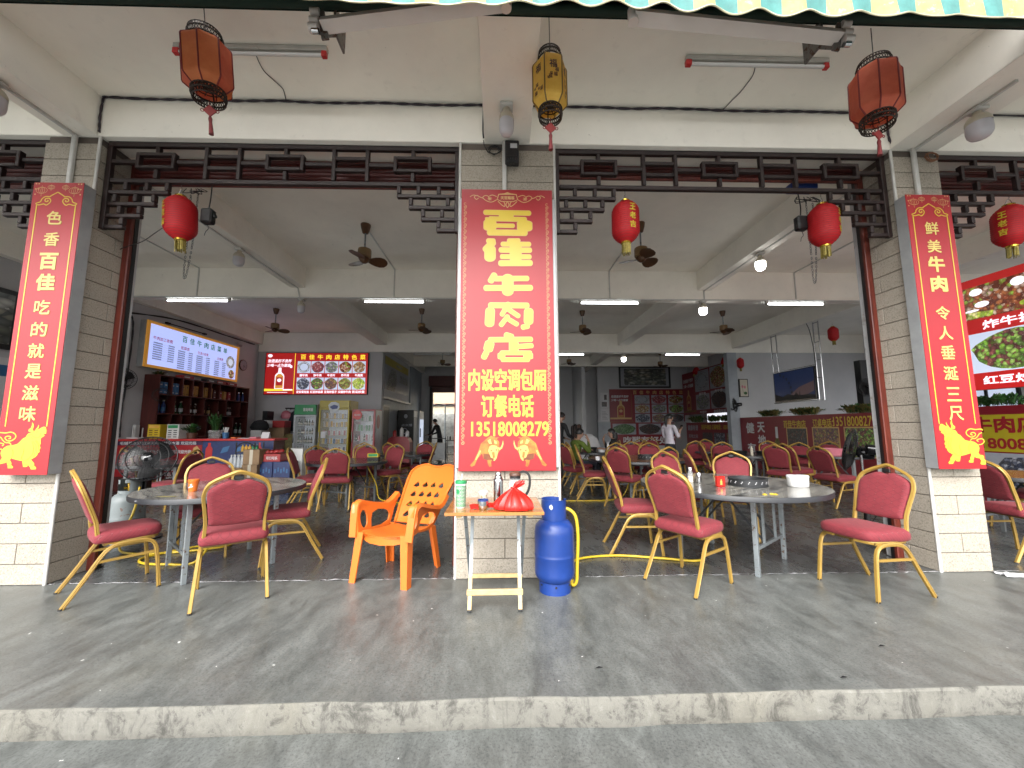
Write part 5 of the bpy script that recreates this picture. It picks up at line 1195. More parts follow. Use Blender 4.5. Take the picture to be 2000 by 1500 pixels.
for k in range(6): q.ribbon([(-.07+.006*k, .935-.03*k), (0, .925-.03*k), (.07-.006*k, .935-.03*k)], .006, lambda x, y, d=0: backmap(x, y, -.002))
q.ribbon([(-.10, .955), (-.055, .745), (0, .735), (.055, .745), (.10, .955)], .008, lambda x, y, d=0: backmap(x, y, -.002)); ob(q, 'head_ridge', None, 'orange_plastic')
# seat pan
q = MB(); rows = []
for i in range(9):
    s_ = i/8; y = .27-.49*s_; z = .415-.045*s_-.012*sin(s_*pi)
    if i == 0: z -= .016
    w = .225-.035*s_
    rows.append([(w*(k/6-1), y+(-.012*(1-(k/6-1)**2) if i else .0)+.015*(1-(k/6-1)**2)*(i == 0), z-.022*(1-(k/6-1)**2)*(1 if i else .8)) for k in range(13)])
vs = [p for r_ in rows for p in r_]; vs2 = [(x, y, z-.012) for x, y, z in vs]; m_ = len(vs)
fs = [(r_*13+k, r_*13+k+1, (r_+1)*13+k+1, (r_+1)*13+k) for r_ in range(8) for k in range(12)]
q.add(vs+vs2, fs+[tuple(m_+i for i in reversed(f)) for f in fs]); ob(q, 'seat', 50)
q = MB(); q.plate([(-.235, .405), (-.12, .388), (0, .382), (.12, .388), (.235, .405), (.235, .31), (.21, .335), (.12, .318), (0, .312), (-.12, .318), (-.21, .335), (-.235, .31)], [], lambda x, z, d=0: (x, .285-.06*(x/.235)**2+.0*z-d, z), .012); ob(q, 'apron')
for s_ in (-1, 1):
    sp = lambda y, z, d=0: (s_*(.232+.045*max(0, z-.35)/.25-d), y, z)
    # side frame: front post, arm, open triangle and oval hole
    ol = [(.285, .30), (.272, .42), (.262, .56), (.245, .615), (.20, .63), (.12, .605), (.02, .575), (-.08, .555), (-.17, .545), (-.25, .56), (-.34, .62), (-.37, .62), (-.36, .58), (-.27, .50), (-.20, .40), (-.15, .36), (.0, .37), (.1, .385), (.2, .36)]
    hol = [[(.185+.048*cos(a), .49+.075*sin(a)) for a in [2*pi*i/18 for i in range(18)]], [(.10, .40), (.09, .47), (.065, .52), (-.02, .535), (-.12, .515), (-.17, .49), (-.19, .455), (-.16, .41), (-.05, .39)]]
    q = MB(); q.plate(ol, hol, sp, .014); ob(q, 'arm_side', 30)
    armp = smooth_path([(s_*.278, .262, .55), (s_*.283, .243, .612), (s_*.287, .19, .637), (s_*.29, .10, .615), (s_*.288, -.05, .575), (s_*.28, -.17, .555), (s_*.275, -.26, .575), (s_*.268, -.35, .63)], 4)
    q = MB(); q.sweep(armp, [(-.030, -.006), (-.034, -.022), (-.028, -.022), (-.024, .004), (.024, .004), (.028, -.022), (.034, -.022), (.030, -.006), (.024, .012), (-.024, .012)], (0, 0, 1)); ob(q, 'armrest', 40)
    for (y0, y1, z1, wy) in ((.30, .262, .40, .075), (-.25, -.185, .38, .065)):
        q = MB(); xt, xb = s_*.232, s_*.262; sy = 1 if y0 > 0 else -1
        top = [(xt+s_*.018, y1+sy*.012), (xt-s_*.052, y1+sy*.012), (xt-s_*.052, y1-sy*.004), (xt+s_*.004, y1-sy*.004), (xt+s_*.004, y1-sy*wy), (xt+s_*.018, y1-sy*wy)]
        bot = [(xb+s_*.014, y0+sy*.010), (xb-s_*.042, y0+sy*.010), (xb-s_*.042, y0-sy*.004), (xb+s_*.002, y0-sy*.004), (xb+s_*.002, y0-sy*(wy-.02)), (xb+s_*.014, y0-sy*(wy-.02))]
        q.add([(x, y, 0) for x, y in bot]+[(x, y, z1) for x, y in top], [(i, (i+1) % 6, 6+(i+1) % 6, 6+i) for i in range(6)]+[tuple(range(6)), tuple(range(6, 12))]); ob(q, 'leg')
    q = MB(); q.sweep(smooth_path([(s_*.270, .285, .36), (s_*.278, .268, .50), (s_*.284, .252, .60), (s_*.285, .235, .628)], 3), [(-.034, -.010), (.030, -.010), (.034, .0), (.030, .012), (-.034, .012)], (0, 1, 0)); ob(q, 'front_post', 40)

# ================================================================== small folding table and what stands on it
t = thing('folding_table', (-.045, 2.95, 0), 'small folding table with varnished pine top in front of the big sign', 'table')
pl = 5; y0, y1 = -.30, .27; TH = .718
for k in range(pl):
    a, b_ = y0+(y1-y0)*k/pl, y0+(y1-y0)*(k+1)/pl
    q = MB(); q.box(-.333, a+.0006, TH-.022, .333, b_-.0006, TH, .0025); q.build('plank', 'pine_top', t)
q = MB(); q.box(-.26, -.26, TH-.042, -.225, .24, TH-.023); q.box(.225, -.26, TH-.042, .26, .24, TH-.023); q.build('batten', 'pine_slat', t)
for s_ in (-1, 1):
    q = MB(); q.bar((s_*.178, -.085, 0), (s_*.178, .20, TH-.04), .024, .03, (0, 1, 0)); q.build('leg', 'steel_leg', t)
    q = MB(); q.bar((s_*.205, .40, 0), (s_*.205, -.17, TH-.04), .022, .03, (0, 1, 0)); q.build('leg', 'steel_leg', t)
    q = MB(); q.bar((s_*.178, -.085, .0), (s_*.178, -.0, .21), .027, .033, (0, 1, 0)); q.build('leg_sleeve', 'pine_slat', t)
    q = MB(); q.bar((s_*.178, -.0852, -.0), (s_*.178, -.081, .012), .03, .036, (0, 1, 0)); q.build('foot_cap', 'rubber', t)
q = MB(); q.box(-.20, -.066, .098, .20, -.046, .138, .004); q.build('front_bar', 'pine_slat', t)
q = MB(); q.box(-.215, .285, .085, .215, .303, .118, .004); q.build('rear_bar', 'pine_slat', t)
TZ = TH+.0006
t = thing('paper_cup', (-.285, 2.81, TZ), 'tall patterned paper cup with green lid and straw on the small wooden table', 'cup')
q = MB(); q.lathe([(0, 0), (.030, 0), (.033, .008), (.037, .17)], 26); q.build('cup', 'tea_cup', t, 50)
q = MB(); q.lathe([(.0405, .168), (.042, .178), (.040, .186), (.034, .190), (0, .190)], 26); q.build('lid', 'print_green', t, 40); q = MB(); q.lathe([(.0395, .155), (.0405, .172)], 26); q.build('rim', 'white', t)
q = MB(); q.tube([(.0, 0, .185), (.008, -.002, .235)], .004, 8); q.build('straw', 'white', t)
q = MB(); fz = lambda u, w_, d=0: ((.0338+.0225*w_/1)*sin(u/.036), -(.0338+.0225*w_)*cos(u/.036), w_)
for k in range(9):
    for j in range(6):
        cx_ = (k-4)*.0235+(j % 2)*.011; cz_ = .024+j*.025
        q.ribbon([(cx_+.0098*cos(i*pi/5), cz_+.0105*sin(i*pi/5)) for i in range(10)], .0034, fz, closed=True); oval(q, fz, cx_, cz_, .0048, .0052, 6)
q.ribbon([(-.10+.01*i, .015) for i in range(21)], .003, fz); q.ribbon([(-.10+.01*i, .153) for i in range(21)], .003, fz)
q.build('pattern', 'print_green', t); q = MB(); oval(q, lambda u, w_, d=0: ((.0346+.0225*w_)*sin(u/.036), -(.0346+.0225*w_)*cos(u/.036), w_), -.020, .115, .014, .016); q.build('round_mark', 'print_green', t)
t = thing('paper_cup', (-.135, 2.98, TZ), 'short yellow printed paper cup behind the steel cup', 'cup')
q = MB(); q.lathe([(0, 0), (.024, 0), (.033, .078)], 22); q.build('cup', 'cream_plastic', t, 50); q = MB(); q.lathe([(.0315, .062), (.034, .077), (.0355, .082), (.034, .085), (.030, .078)], 22); q.build('rim', 'white', t, 50)
q = MB()
for k in range(10): 
    u = random.uniform(-.04, .04); w_ = random.uniform(.012, .055); fz2 = lambda a, b_, d=0: ((.0245+.116*b_)*sin(a/.029), -(.0245+.116*b_)*cos(a/.029), b_); oval(q, fz2, u, w_, .004, .004, 8)
q.build('print', 'gold_dark', t)
t = thing('steel_cup', (-.125, 2.735, TZ), 'round brushed steel cup with blue rim', 'cup')
q = MB(); q.lathe([(0, 0), (.022, 0), (.033, .014), (.038, .035), (.037, .062)], 26); q.build('cup', 'chrome', t, 50); q = MB(); q.lathe([(.0372, .061), (.0375, .070), (.034, .070), (.032, .02), (0, .016)], 26); q.build('rim', 'gift_blue', t, 50); t.children[-1].data.materials[0] = MATS['print_blue']
q = MB(); q.sweep(smooth_path([(-.215, 2.76, TZ+.012), (-.19, 2.765, TZ+.018), (-.16, 2.77, TZ+.012), (-.10, 2.77, TZ+.022), (-.05, 2.79, TZ+.02)], 4), [(-.02, -.01), (.02, -.012), (.022, .008), (0, .018), (-.022, .008)]); q.mi = 0
tag(q.build('snack_packet', 'bag_red', None, 40), 'red and white crumpled packet behind the steel cup', 'packet')
t = thing('thermos', (-.022, 3.02, TZ), 'slim stainless steel thermos without its cup', 'thermos')
q = MB(); q.lathe([(0, 0), (.036, 0), (.037, .01), (.037, .155), (.034, .172), (.028, .178)], 28); q.build('body', 'chrome', t, 40)
q = MB(); q.lathe([(.0275, .176), (.0275, .192), (.025, .195), (.022, .196), (.022, .218), (.019, .222), (0, .222)], 24); q.build('stopper', 'steel', t, 40)
t = thing('glass_pitcher', (.105, 3.0, TZ), 'glass water pitcher with black handle and dark lid', 'pitcher')
q = MB(); q.lathe([(0, .004), (.048, .004), (.052, .02), (.050, .12), (.043, .165), (.040, .185)], 28); q.build('jug', 'clear_film', t, 60)
q = MB(); q.lathe([(.041, .172), (.041, .196), (0, .196)], 24); q.build('steel_collar', 'chrome', t, 40); q = MB(); q.lathe([(.044, .197), (.045, .206), (.035, .222), (.0, .228)], 24); q.build('lid', 'pot_brown', t, 50); t.children[-1].data.materials[0] = MATS['black']
q = MB(); q.sweep(smooth_path([(.03, 0, .218), (.07, 0, .226), (.105, 0, .20), (.112, 0, .14), (.10, 0, .085), (.075, 0, .045)], 5), [(-.009, -.007), (.009, -.007), (.009, .007), (-.009, .007)], (0, 1, 0)); q.build('handle', 'black', t, 50)
# knotted red plastic bag: lumpy, creased towards the knot
t = thing('plastic_bag', (.085, 2.755, TZ), 'knotted red plastic bag on the small wooden table', 'bag')
q = MB(); NA, NR = 56, 15; vs = []
prof = [(.02, 0), (.10, 0), (.128, .006), (.135, .022), (.125, .045), (.108, .066), (.088, .086), (.066, .103), (.044, .118), (.026, .130), (.015, .139), (.017, .150), (.026, .163), (.030, .176), (.018, .186)]
rp = [random.random()*6 for _ in range(6)]
for j, (r_, z) in enumerate(prof):
    for i in range(NA):
        a = 2*pi*i/NA; k = .10+.20*(j/10 if j < 10 else 1.2)
        f = 1+k*.55*sin(9*a+rp[0]+.12*j)*(.4+.6*sin(3*a+rp[1])) + k*.35*sin(17*a+rp[2]) + .07*sin(2*a+rp[3])+.05*sin(3*a+rp[4])
        vs.append((r_*f*1.02*cos(a)+(.015*(j-10) if j > 10 else 0), r_*f*.78*sin(a), max(0, z*(1+.04*sin(5*a+rp[5])))))
q.add(vs, [(j*NA+i, j*NA+(i+1) % NA, (j+1)*NA+(i+1) % NA, (j+1)*NA+i) for j in range(len(prof)-1) for i in range(NA)]+[tuple(range(NA-1, -1, -1))]); q.build('bag_body', 'bag_red', t, 40)
q = MB(); q.tube([(.017*cos(i*.7), .014*sin(i*.7), .139+.0012*i) for i in range(10)], .006, 6); q.build('knot', 'bag_red', t, 50)

# ================================================================== gas cylinders and hose
def gas_cylinder(x, y, m, label, rz, s_=1.0):
    t = thing('gas_cylinder', (x, y, 0), label, 'gas cylinder', 'gas cylinders', rz); R = .157
    q = MB(); q.lathe([(.0, .075), (.09, .07), (.130, .088), (.152, .118), (R, .140), (R, .155), (R, .266), (R+.003, .274), (R+.003, .280), (R, .287), (R, .30), (R, .44), (R, .457), (.149, .498), (.122, .532), (.09, .548), (.05, .556), (0, .558)], 48); q.build('body', m, t, 50)
    q = MB(); q.lathe([(.122, 0), (.124, .0), (.122, .085)], 40); q.lathe([(.118, 0), (.116, .085)], 40); q.build('foot_ring', m, t, 50)
    for k in range(6):
        q = MB(); a = k*pi/3+.3; q.tube([(.121*cos(a), .121*sin(a), .062), (.1255*cos(a), .1255*sin(a), .062)], .009, 8); q.build('vent_hole', 'black', t)
    q = MB(); A0, A1 = rad(70), rad(290)+rad(60)
    # collar: wrap with a lowered opening towards one side and hand slots
    prof = [(.098, .545), (.100, .60), (.100, .70), (.102, .705), (.097, .705), (.096, .60), (.095, .545)]
    q.lathe(prof, 34, a0=A0, a1=A1); q.lathe([(.098, .545), (.099, .58), (.096, .58), (.095, .545)], 10, a0=A1, a1=A0+2*pi); q.lathe([(.099, .668), (.100, .702), (.097, .703), (.096, .668)], 10, a0=A0-rad(24), a1=A0); q.lathe([(.099, .655), (.100, .700), (.097, .702), (.096, .655)], 10, a0=A1, a1=A1+rad(24)); q.fix = True; q.build('collar', m, t, 50)
    q = MB(); q.tube([(0, 0, .55), (0, 0, .63)], .022, 12); q.tube([(0, 0, .60), (.05, 0, .605)], .014, 10); q.lathe([(.0, .63), (.028, .632), (.03, .65), (.02, .662), (0, .664)], 12); q.build('valve', 'foil_gold', t, 40)
    return t
G = gas_cylinder(.425, 3.21, 'blue_paint', 'blue gas cylinder standing by the middle pillar', rad(10))
q = MB(); q.plate([(-.012, .0), (.004, -.012), (.016, .004), (.010, .022), (.002, .030), (-.014, .018)], [], lambda u, w_, d=0: (.1012*sin((u-.035)/.1), -.1012*cos((u-.035)/.1), .645+w_)); q.xf(0, Matrix.Rotation(rad(-10), 4, 'Z')); q.build('label_scrap', 'paper', G)
gas_cylinder(-4.28, 4.68, 'bluegrey_paint', 'rust flecked white gas cylinder behind the left jamb', rad(-120))
def hose(pts, label, r=.0115):
    q = MB(); q.tube(smooth_path(pts, 8), r, 8); return tag(q.build('gas_hose', 'hose_yellow', None, 60), label, 'gas hose')
hose([(.49, 3.22, .62), (.545, 3.21, .62), (.60, 3.20, .56), (.615, 3.20, .40), (.605, 3.21, .18), (.60, 3.22, .06), (.57, 3.23, .03), (.555, 3.23, .10), (.575, 3.23, .28), (.55, 3.22, .36)], 'yellow gas hose looping down beside the blue cylinder', .0135)
hose([(.575, 3.26, .05), (.60, 3.5, .016), (.72, 3.86, .013), (1.12, 3.97, .013), (1.55, 3.875, .013), (1.85, 3.79, .013), (1.97, 3.85, .04), (2.05, 3.95, .25), (2.10, 3.98, .5), (2.12, 3.97, .66)], 'long yellow gas hose across the floor to the right front table')
hose([(-4.10, 4.60, .62), (-4.0, 4.45, .40), (-3.98, 4.3, .06), (-3.72, 4.20, .014), (-3.3, 4.26, .014), (-2.98, 4.42, .014), (-3.05, 4.58, .014), (-3.3, 4.40, .016), (-3.52, 4.10, .014), (-3.42, 3.93, .014), (-3.15, 3.88, .014), (-2.9, 3.93, .03), (-2.7, 3.95, .4), (-2.66, 3.95, .66)], 'yellow gas hose curled on the floor under the left front table')
hose([(-2.35, 6.95, .62), (-2.2, 7.0, .30), (-2.15, 7.05, .05), (-1.9, 6.9, .013), (-1.4, 6.6, .013), (-.95, 6.5, .013)], 'yellow gas hose running from the small dark table towards the pillar', .01)
hose([(.75, 6.9, .012), (1.2, 6.85, .012), (1.9, 6.9, .012), (2.2, 7.1, .05), (2.35, 7.05, .4), (2.4, 7.0, .66)], 'yellow gas hose lying behind the blue cylinder, towards the wood topped table', .01)
# crumpled tissue by the right pillar, bits of litter
q = MB(); o_ = []
for i in range(15):
    for j in range(6): o_.append((4.30+i*.035+random.uniform(-.008, .008), 3.33-.02*i*.4+j*.022+random.uniform(-.008, .008), .004+random.random()*.024*(1 if 0 < j < 5 else .2)))
q.add(o_, [(i*6+j, i*6+j+1, (i+1)*6+j+1, (i+1)*6+j) for i in range(14) for j in range(5)]); tag(q.build('paper_napkin', 'paper'), 'strip of crumpled white paper on the floor at the right pillar', 'paper')
for (x, y, lab) in ((1.75, 2.08, 'dark leaf scrap near the kerb edge on the right'), (2.22, 2.35, 'small dried leaf on the porch floor near the right kerb end'), (.52, 2.2, 'small dark leaf on the porch floor in front of the cylinder')):
    q = MB(); q.add([(x-.022, y, .004), (x, y-.009, .010), (x+.024, y+.004, .005), (x+.002, y+.010, .008)], [(0, 1, 2, 3)]); tag(q.build('fallen_leaf', 'cloth_black'), lab, 'leaf', 'leaf scraps')
# ================================================================== boards, screens and furniture inside
def put(q, name, mat, t, sm=None): return q.build(name, mat, t, sm, world=True)
def dish(t, fn, cx, cz, w, h, key, lit, cap=None, capm='print_white', capw=None, caph=None, plate=True, rnd=1.0):
    pre = 'lit_' if lit else 'food_'
    f1 = lambda x, z, d=0: fn(x, z, .002); f2 = lambda x, z, d=0: fn(x, z, .0035)
    q = MB(); rect(q, f1, cx-w/2, cz-h/2, cx+w/2, cz+h/2); ph = put(q, 'photo_ground', ('lit_plate' if lit else 'photo_grey') if plate else pre+key, t)
    q = MB(); n = 26
    pts = [(cx+w*.47*rnd*(1+.05*sin(5*a)+.03*sin(9*a+1))*cos(a), cz+h*.46*rnd*(1+.04*sin(4*a+2))*sin(a)) for a in [2*pi*i/n for i in range(n)]]
    pts = [(max(cx-w*.495, min(cx+w*.495, x)), max(cz-h*.495, min(cz+h*.495, z))) for x, z in pts]
    q.add([f2(*p) for p in pts], [tuple(range(n))]); put(q, 'dish_photo', pre+key, t)
    if key == 'hotpot':
        q = MB(); f3 = lambda x, z, d=0: fn(x, z, .005); oval(q, f3, cx, cz, w*.30, h*.30, 24); q.ribbon([(cx+w*.40*cos(i*pi/12), cz+h*.40*sin(i*pi/12)) for i in range(24)], w*.03, f3, True); put(q, 'pot_photo', 'lit_plate' if lit else 'photo_grey', t)
    if cap:
        q = MB(); write(q, cap, f2, cx, cz-h/2-(caph or .1)*.85, capw, caph, .03); put(q, 'lettering', capm, t)
plain('photo_grey', (.40, .42, .47), .4); plain('board_red', (.26, .010, .022), .35, var=.05); plain('sign_yellow', (.52, .43, .02), .4, var=.04)
food('ink_wash', [(.10, .11, .10), (.20, .21, .19), (.42, .42, .38), (.14, .15, .12), (.32, .30, .23)], 5, 0, (1, 1, 2.2)); emit('window_glow', (.85, .88, .95), 1.4)
def fx(X, s_): return lambda y, z, d=0: (X+s_*d, y, z)
def fy(Y): return lambda x, z, d=0: (x, Y-d, z)
# ---- lit menu board on the left wall
t = thing('menu_screen', (-7.9, 10.1, 2.6), 'lit pale blue menu board with orange frame above the bottle cabinet', 'menu board')
Y0, Y1, Z0, Z1 = 8.58, 11.60, 2.64, 3.69
q = MB(); q.box(-7.998, Y0, Z0, -7.86, Y1, Z1, .006); put(q, 'case', 'sheet_grey', t)
q = MB()
for b_ in ((Y0, Z0, Y1, Z0+.06), (Y0, Z1-.06, Y1, Z1), (Y0, Z0+.0601, Y0+.08, Z1-.0601), (Y1-.08, Z0+.0601, Y1, Z1-.0601)): q.box(-7.859, b_[0], b_[1], -7.835, b_[2], b_[3])
put(q, 'frame', 'menu_frame', t)
fn = fx(-7.85, 1)
q = MB(); rect(q, fn, Y0+.08, Z0+.06, Y1-.08, Z1-.06); put(q, 'screen', 'menu_screen', t)
f2 = fx(-7.846, 1); q = MB()
for i, ch in enumerate('百佳牛肉店菜单'): write(q, ch, f2, 9.62+i*.235, 3.47, .15, .16, .02)
put(q, 'heading', 'menu_green', t)
q = MB(); write(q, '牛肉加工收费', f2, 9.02, 3.33, .52, .085, .015); write(q, '配菜类', f2, 9.66, 3.25, .26, .08, .015); write(q, '生活小炒类', f2, 10.24, 3.23, .36, .075, .015); write(q, '主食类', f2, 10.86, 3.20, .24, .075, .015); put(q, 'subheading', 'menu_redink', t)
q = MB(); random.seed(3)
for (ya, n, z0, wd) in ((8.78, 8, 3.22, .56), (9.46, 9, 3.16, .44), (10.03, 10, 3.14, .46), (10.66, 8, 3.11, .42)):
    for r in range(n):
        z = z0-r*.052; y = ya; e = ya+wd*.42
        while y < e: rect(q, f2, y, z-.016, y+.020, z+.016); y += .030
        while y < ya+wd*.70: rect(q, f2, y, z-.016, y+.006, z-.011); y += .012
        while y < ya+wd: rect(q, f2, y, z-.015, y+.014, z+.015); y += .022
put(q, 'print_row', 'menu_ink', t); t.children[-1]['kind'] = 'stuff'
for (y, z, r, k) in ((11.27, 3.18, .17, 'hotpot'), (11.34, 2.84, .12, 'ribs')):
    q = MB(); oval(q, f2, y, z, r, r*1.05, 24); put(q, 'dish_photo', 'lit_'+k, t)
    if k == 'hotpot': q = MB(); oval(q, fx(-7.843, 1), y, z, r*.55, r*.58, 20); put(q, 'pot_photo', 'lit_plate', t)
q = MB(); q.tube([(-7.95, 9.25, 3.78), (-7.95, 10.35, 3.80)], .013, 8); q.box(-7.99, 9.18, 3.76, -7.93, 9.28, 3.80); q.box(-7.99, 10.33, 3.78, -7.93, 10.42, 3.82); tag(q.build('picture_lamp', 'iron_dark'), 'thin unlit lamp bar above the lit menu board', 'lamp')
# ---- lit dish board on the back wall
t = thing('dish_screen', (-6, 12.7, 2.36), 'lit red board of ten dish photos and a bottle on the back wall', 'menu board')
q = MB(); q.box(-7.72, 12.70, 2.36, -4.38, 12.776, 3.745, .004); put(q, 'case', 'dark_wood', t)
fn = fy(12.698); q = MB(); rect(q, fn, -7.70, 2.375, -4.40, 3.73); put(q, 'screen', 'lit_red', t)
f2 = fy(12.694); q = MB(); q.ribbon([(-6.76, 2.375), (-6.76, 3.73)], .018, f2); put(q, 'divider', 'lit_gold', t)
q = MB()
for i, ch in enumerate('百佳牛肉店特色菜'): write(q, ch, f2, -6.50+i*.276, 3.60, .175, .165, .03)
put(q, 'heading', 'lit_gold', t)
q = MB(); write(q, '劲酒虽好不贪杯', f2, -7.25, 3.47, .76, .115, .02, .15); write(q, '少喝一点为健康', f2, -7.27, 3.325, .76, .11, .02, .15); oval(q, f2, -6.88, 3.28, .045, .05, 14); oval(q, f2, -7.57, 3.64, .075, .055, 16); put(q, 'slogan', 'lit_white', t)
def bottle_print(t, fn, cx, z0, h, lit):
    f2 = lambda x, z, d=0: fn(x, z, .002); f3 = lambda x, z, d=0: fn(x, z, .004); f4 = lambda x, z, d=0: fn(x, z, .006); w = h*.215
    q = MB(); q.plate([(cx-w, z0), (cx-w, z0+h*.60), (cx-w*.85, z0+h*.68), (cx-w*.35, z0+h*.78), (cx-w*.30, z0+h), (cx+w*.30, z0+h), (cx+w*.35, z0+h*.78), (cx+w*.85, z0+h*.68), (cx+w, z0+h*.60), (cx+w, z0)], [], f2); put(q, 'bottle_print', 'lit_white' if lit else 'pale_gold', t)
    q = MB(); q.plate([(cx-w*.82, z0+h*.03), (cx-w*.82, z0+h*.58), (cx-w*.3, z0+h*.70), (cx+w*.3, z0+h*.70), (cx+w*.82, z0+h*.58), (cx+w*.82, z0+h*.03)], [], f3); put(q, 'bottle_body', 'lit_amber' if lit else 'bull_mid', t)
    q = MB(); q.plate([(cx-w*.66, z0+h*.16), (cx-w*.66, z0+h*.54), (cx+w*.66, z0+h*.54), (cx+w*.66, z0+h*.16)], [], f4); put(q, 'bottle_label', 'lit_red' if lit else 'deep_red', t); q = MB(); oval(q, lambda x, z, d=0: fn(x, z, .008), cx, z0+h*.40, w*.45, h*.085, 16); put(q, 'label_mark', 'lit_white' if lit else 'pale_gold', t)
bottle_print(t, fy(12.697), -7.23, 2.55, .70, True)
q = MB(); q.plate([(-7.70, 2.555), (-6.78, 2.53), (-6.78, 2.49), (-7.70, 2.475)], [], f2); put(q, 'light_streak', 'lit_gold', t); q = MB(); rect(q, fy(12.692), -7.10, 2.50, -6.80, 2.54); rect(q, f2, -7.6, 2.425, -6.95, 2.445); put(q, 'small_print', 'lit_white', t)
for r, (ks, caps) in enumerate(((('hotpot', 'beefred', 'tripe', 'ribs', 'oxtail'), ('涮牛肉', '炒牛肉', '牛百叶', '炸牛排', '牛尾煲')), (('wrap', 'beans', 'eggplant', 'pepper', 'melon'), ('定安菜包饭', '红豆炒韭菜', '豆角炒茄子', '尖椒炒牛肉', '苦瓜炒蛋')))):
    for c_ in range(5): dish(t, fy(12.697), -6.46+c_*.447, 3.265-r*.545, .425, .395, ks[c_], True, caps[c_], 'lit_white', .26+.15*r if len(caps[c_]) > 3 else .26, .085)
# ---- counter
t = thing('drinks_counter', (-6.4, 8.5, 0), 'long service counter with red and blue drink banners on its front', 'counter')
q = MB(); q.box(-7.99, 8.315, 0, -4.76, 8.72, 1.02); put(q, 'body', 'cabinet_wood', t); q = MB(); q.box(-7.99, 8.26, 1.021, -4.72, 8.76, 1.065, .006); put(q, 'worktop', 'red_slat', t)
fn = fy(8.312); f2 = fy(8.309)
q = MB(); rect(q, fn, -7.98, .30, -6.23, .935); put(q, 'red_banner', 'red_vinyl', t); t.children[-1].data.materials[0] = MATS['print_red']
q = MB(); rect(q, fn, -7.98, .936, -6.23, 1.018); put(q, 'purple_banner', 'print_purple', t)
q = MB(); rect(q, fn, -6.22, .55, -4.77, 1.018); put(q, 'blue_banner', 'blue_box', t); q = MB(); rect(q, fn, -6.22, .1, -4.77, .549); put(q, 'lower_banner', 'deep_red', t)
q = MB(); write(q, '毛铺草本酒 欢迎光临', f2, -7.50, .978, .80, .07, .02); write(q, '毛铺草本酒 欢迎光临', f2, -6.72, .978, .74, .07, .02); write(q, '中国劲酒 欢迎光临', f2, -7.42, .80, .72, .075, .02); write(q, '中国劲酒 欢迎光临', f2, -6.74, .80, .60, .075, .02); write(q, '给生活', f2, -6.88, .47, .42, .13, .03); write(q, '加把劲', f2, -6.90, .32, .42, .13, .03)
put(q, 'lettering', 'print_white', t)
q = MB(); q.plate([(-6.42, .72), (-6.30, .70), (-6.26, .83), (-6.33, .92), (-6.40, .88)], [], f2); put(q, 'figure_print', 'pale_gold', t)
for (cx, w) in ((-6.08, .07), (-5.05, .05)): q = MB(); q.plate([(cx-w, .66), (cx-w, .86), (cx-w*.4, .92), (cx-w*.4, .98), (cx+w*.4, .98), (cx+w*.4, .92), (cx+w, .86), (cx+w, .66)], [], f2); put(q, 'bottle_print', 'print_red', t)
for k in range(3): q = MB(); q.plate([(-5.85+k*.3, .76), (-5.70+k*.3, .80), (-5.66+k*.3, .92), (-5.80+k*.3, .88)], [], f2); put(q, 'ice_print', 'gift_blue', t)
# ---- bottle cabinet
t = thing('bottle_cabinet', (-7.8, 10.3, 0), 'dark red open cabinet of bottles and gift boxes under the menu board', 'cabinet')
XA, XB, YA, YB, ZT = -7.985, -7.65, 8.80, 11.90, 2.49
for ya in (YA, YB-.03): q = MB(); q.box(XA, ya, 0, XB, ya+.03, ZT); put(q, 'side_panel', 'cabinet_wood', t)
q = MB(); q.box(XA, YA+.031, 0, XA+.012, YB-.031, ZT-.03); put(q, 'back_panel', 'cabinet_wood', t)
for z in (.50, 1.05, 1.60, 2.045, ZT-.028): q = MB(); q.box(XA+.0125, YA+.031, z, XB, YB-.031, z+.026, .003); put(q, 'shelf', 'cabinet_wood', t)
C1 = [9.159, 9.459, 9.765, 10.091, 10.369, 10.682, 11.305]; C2 = [9.271, 9.718, 10.177, 10.663, 10.975, 11.544]; C3 = [9.2, 9.5, 9.765, 10.3, 10.8, 11.3]
for cs, z0, z1 in ((C1, 2.072, ZT-.029), (C2, 1.627, 2.044), (C3, 1.077, 1.599), (C3, .527, 1.049)):
    for y in cs: q = MB(); q.box(XA+.0125, y-.011, z0, XB-.003, y+.011, z1); put(q, 'divider', 'cabinet_wood', t)
def gift(y, z, w, d_, h, m, label):
    t = thing('gift_box', (XB-.06-d_/2, y, z), label, 'box', 'gift boxes in the bottle cabinet')
    q = MB(); q.box(-d_/2, -w/2, 0, d_/2, w/2, h, .004); q.build('box', m, t); q = MB(); q.box(d_/2+.0005, -w*.2, h*.70, d_/2+.002, w*.2, h*.80); q.box(d_/2+.0005, -w*.3, h*.12, d_/2+.002, w*.3, h*.17); q.build('print', 'paper' if m != 'orange_box' else 'brown_fan', t)
ords = ('first', 'second', 'third', 'fourth', 'fifth', 'sixth', 'seventh', 'eighth', 'ninth')
for i, y in enumerate((8.925, 9.05, 9.245, 9.36)): gift(y, 2.073, .105, .16, .27, 'gift_blue', ords[i]+' blue gift box from the left in the top cabinet row')
for i, y in enumerate((9.54, 9.66, 9.84, 9.955, 10.155, 10.28, 10.44)): gift(y, 2.073, .105, .16, .265 if i != 4 else .24, 'orange_box', ords[i]+' orange gift box from the left in the top cabinet row')
for i, (y, m) in enumerate(((10.58, 'cabinet_wood'), (10.80, 'deep_red'), (10.97, 'orange_box'), (11.14, 'deep_red'))): gift(y, 2.073, .09, .14, .22, m, ('dark', 'first dark red', 'lone orange', 'second dark red')[i]+' narrow gift box at the right of the top cabinet row')
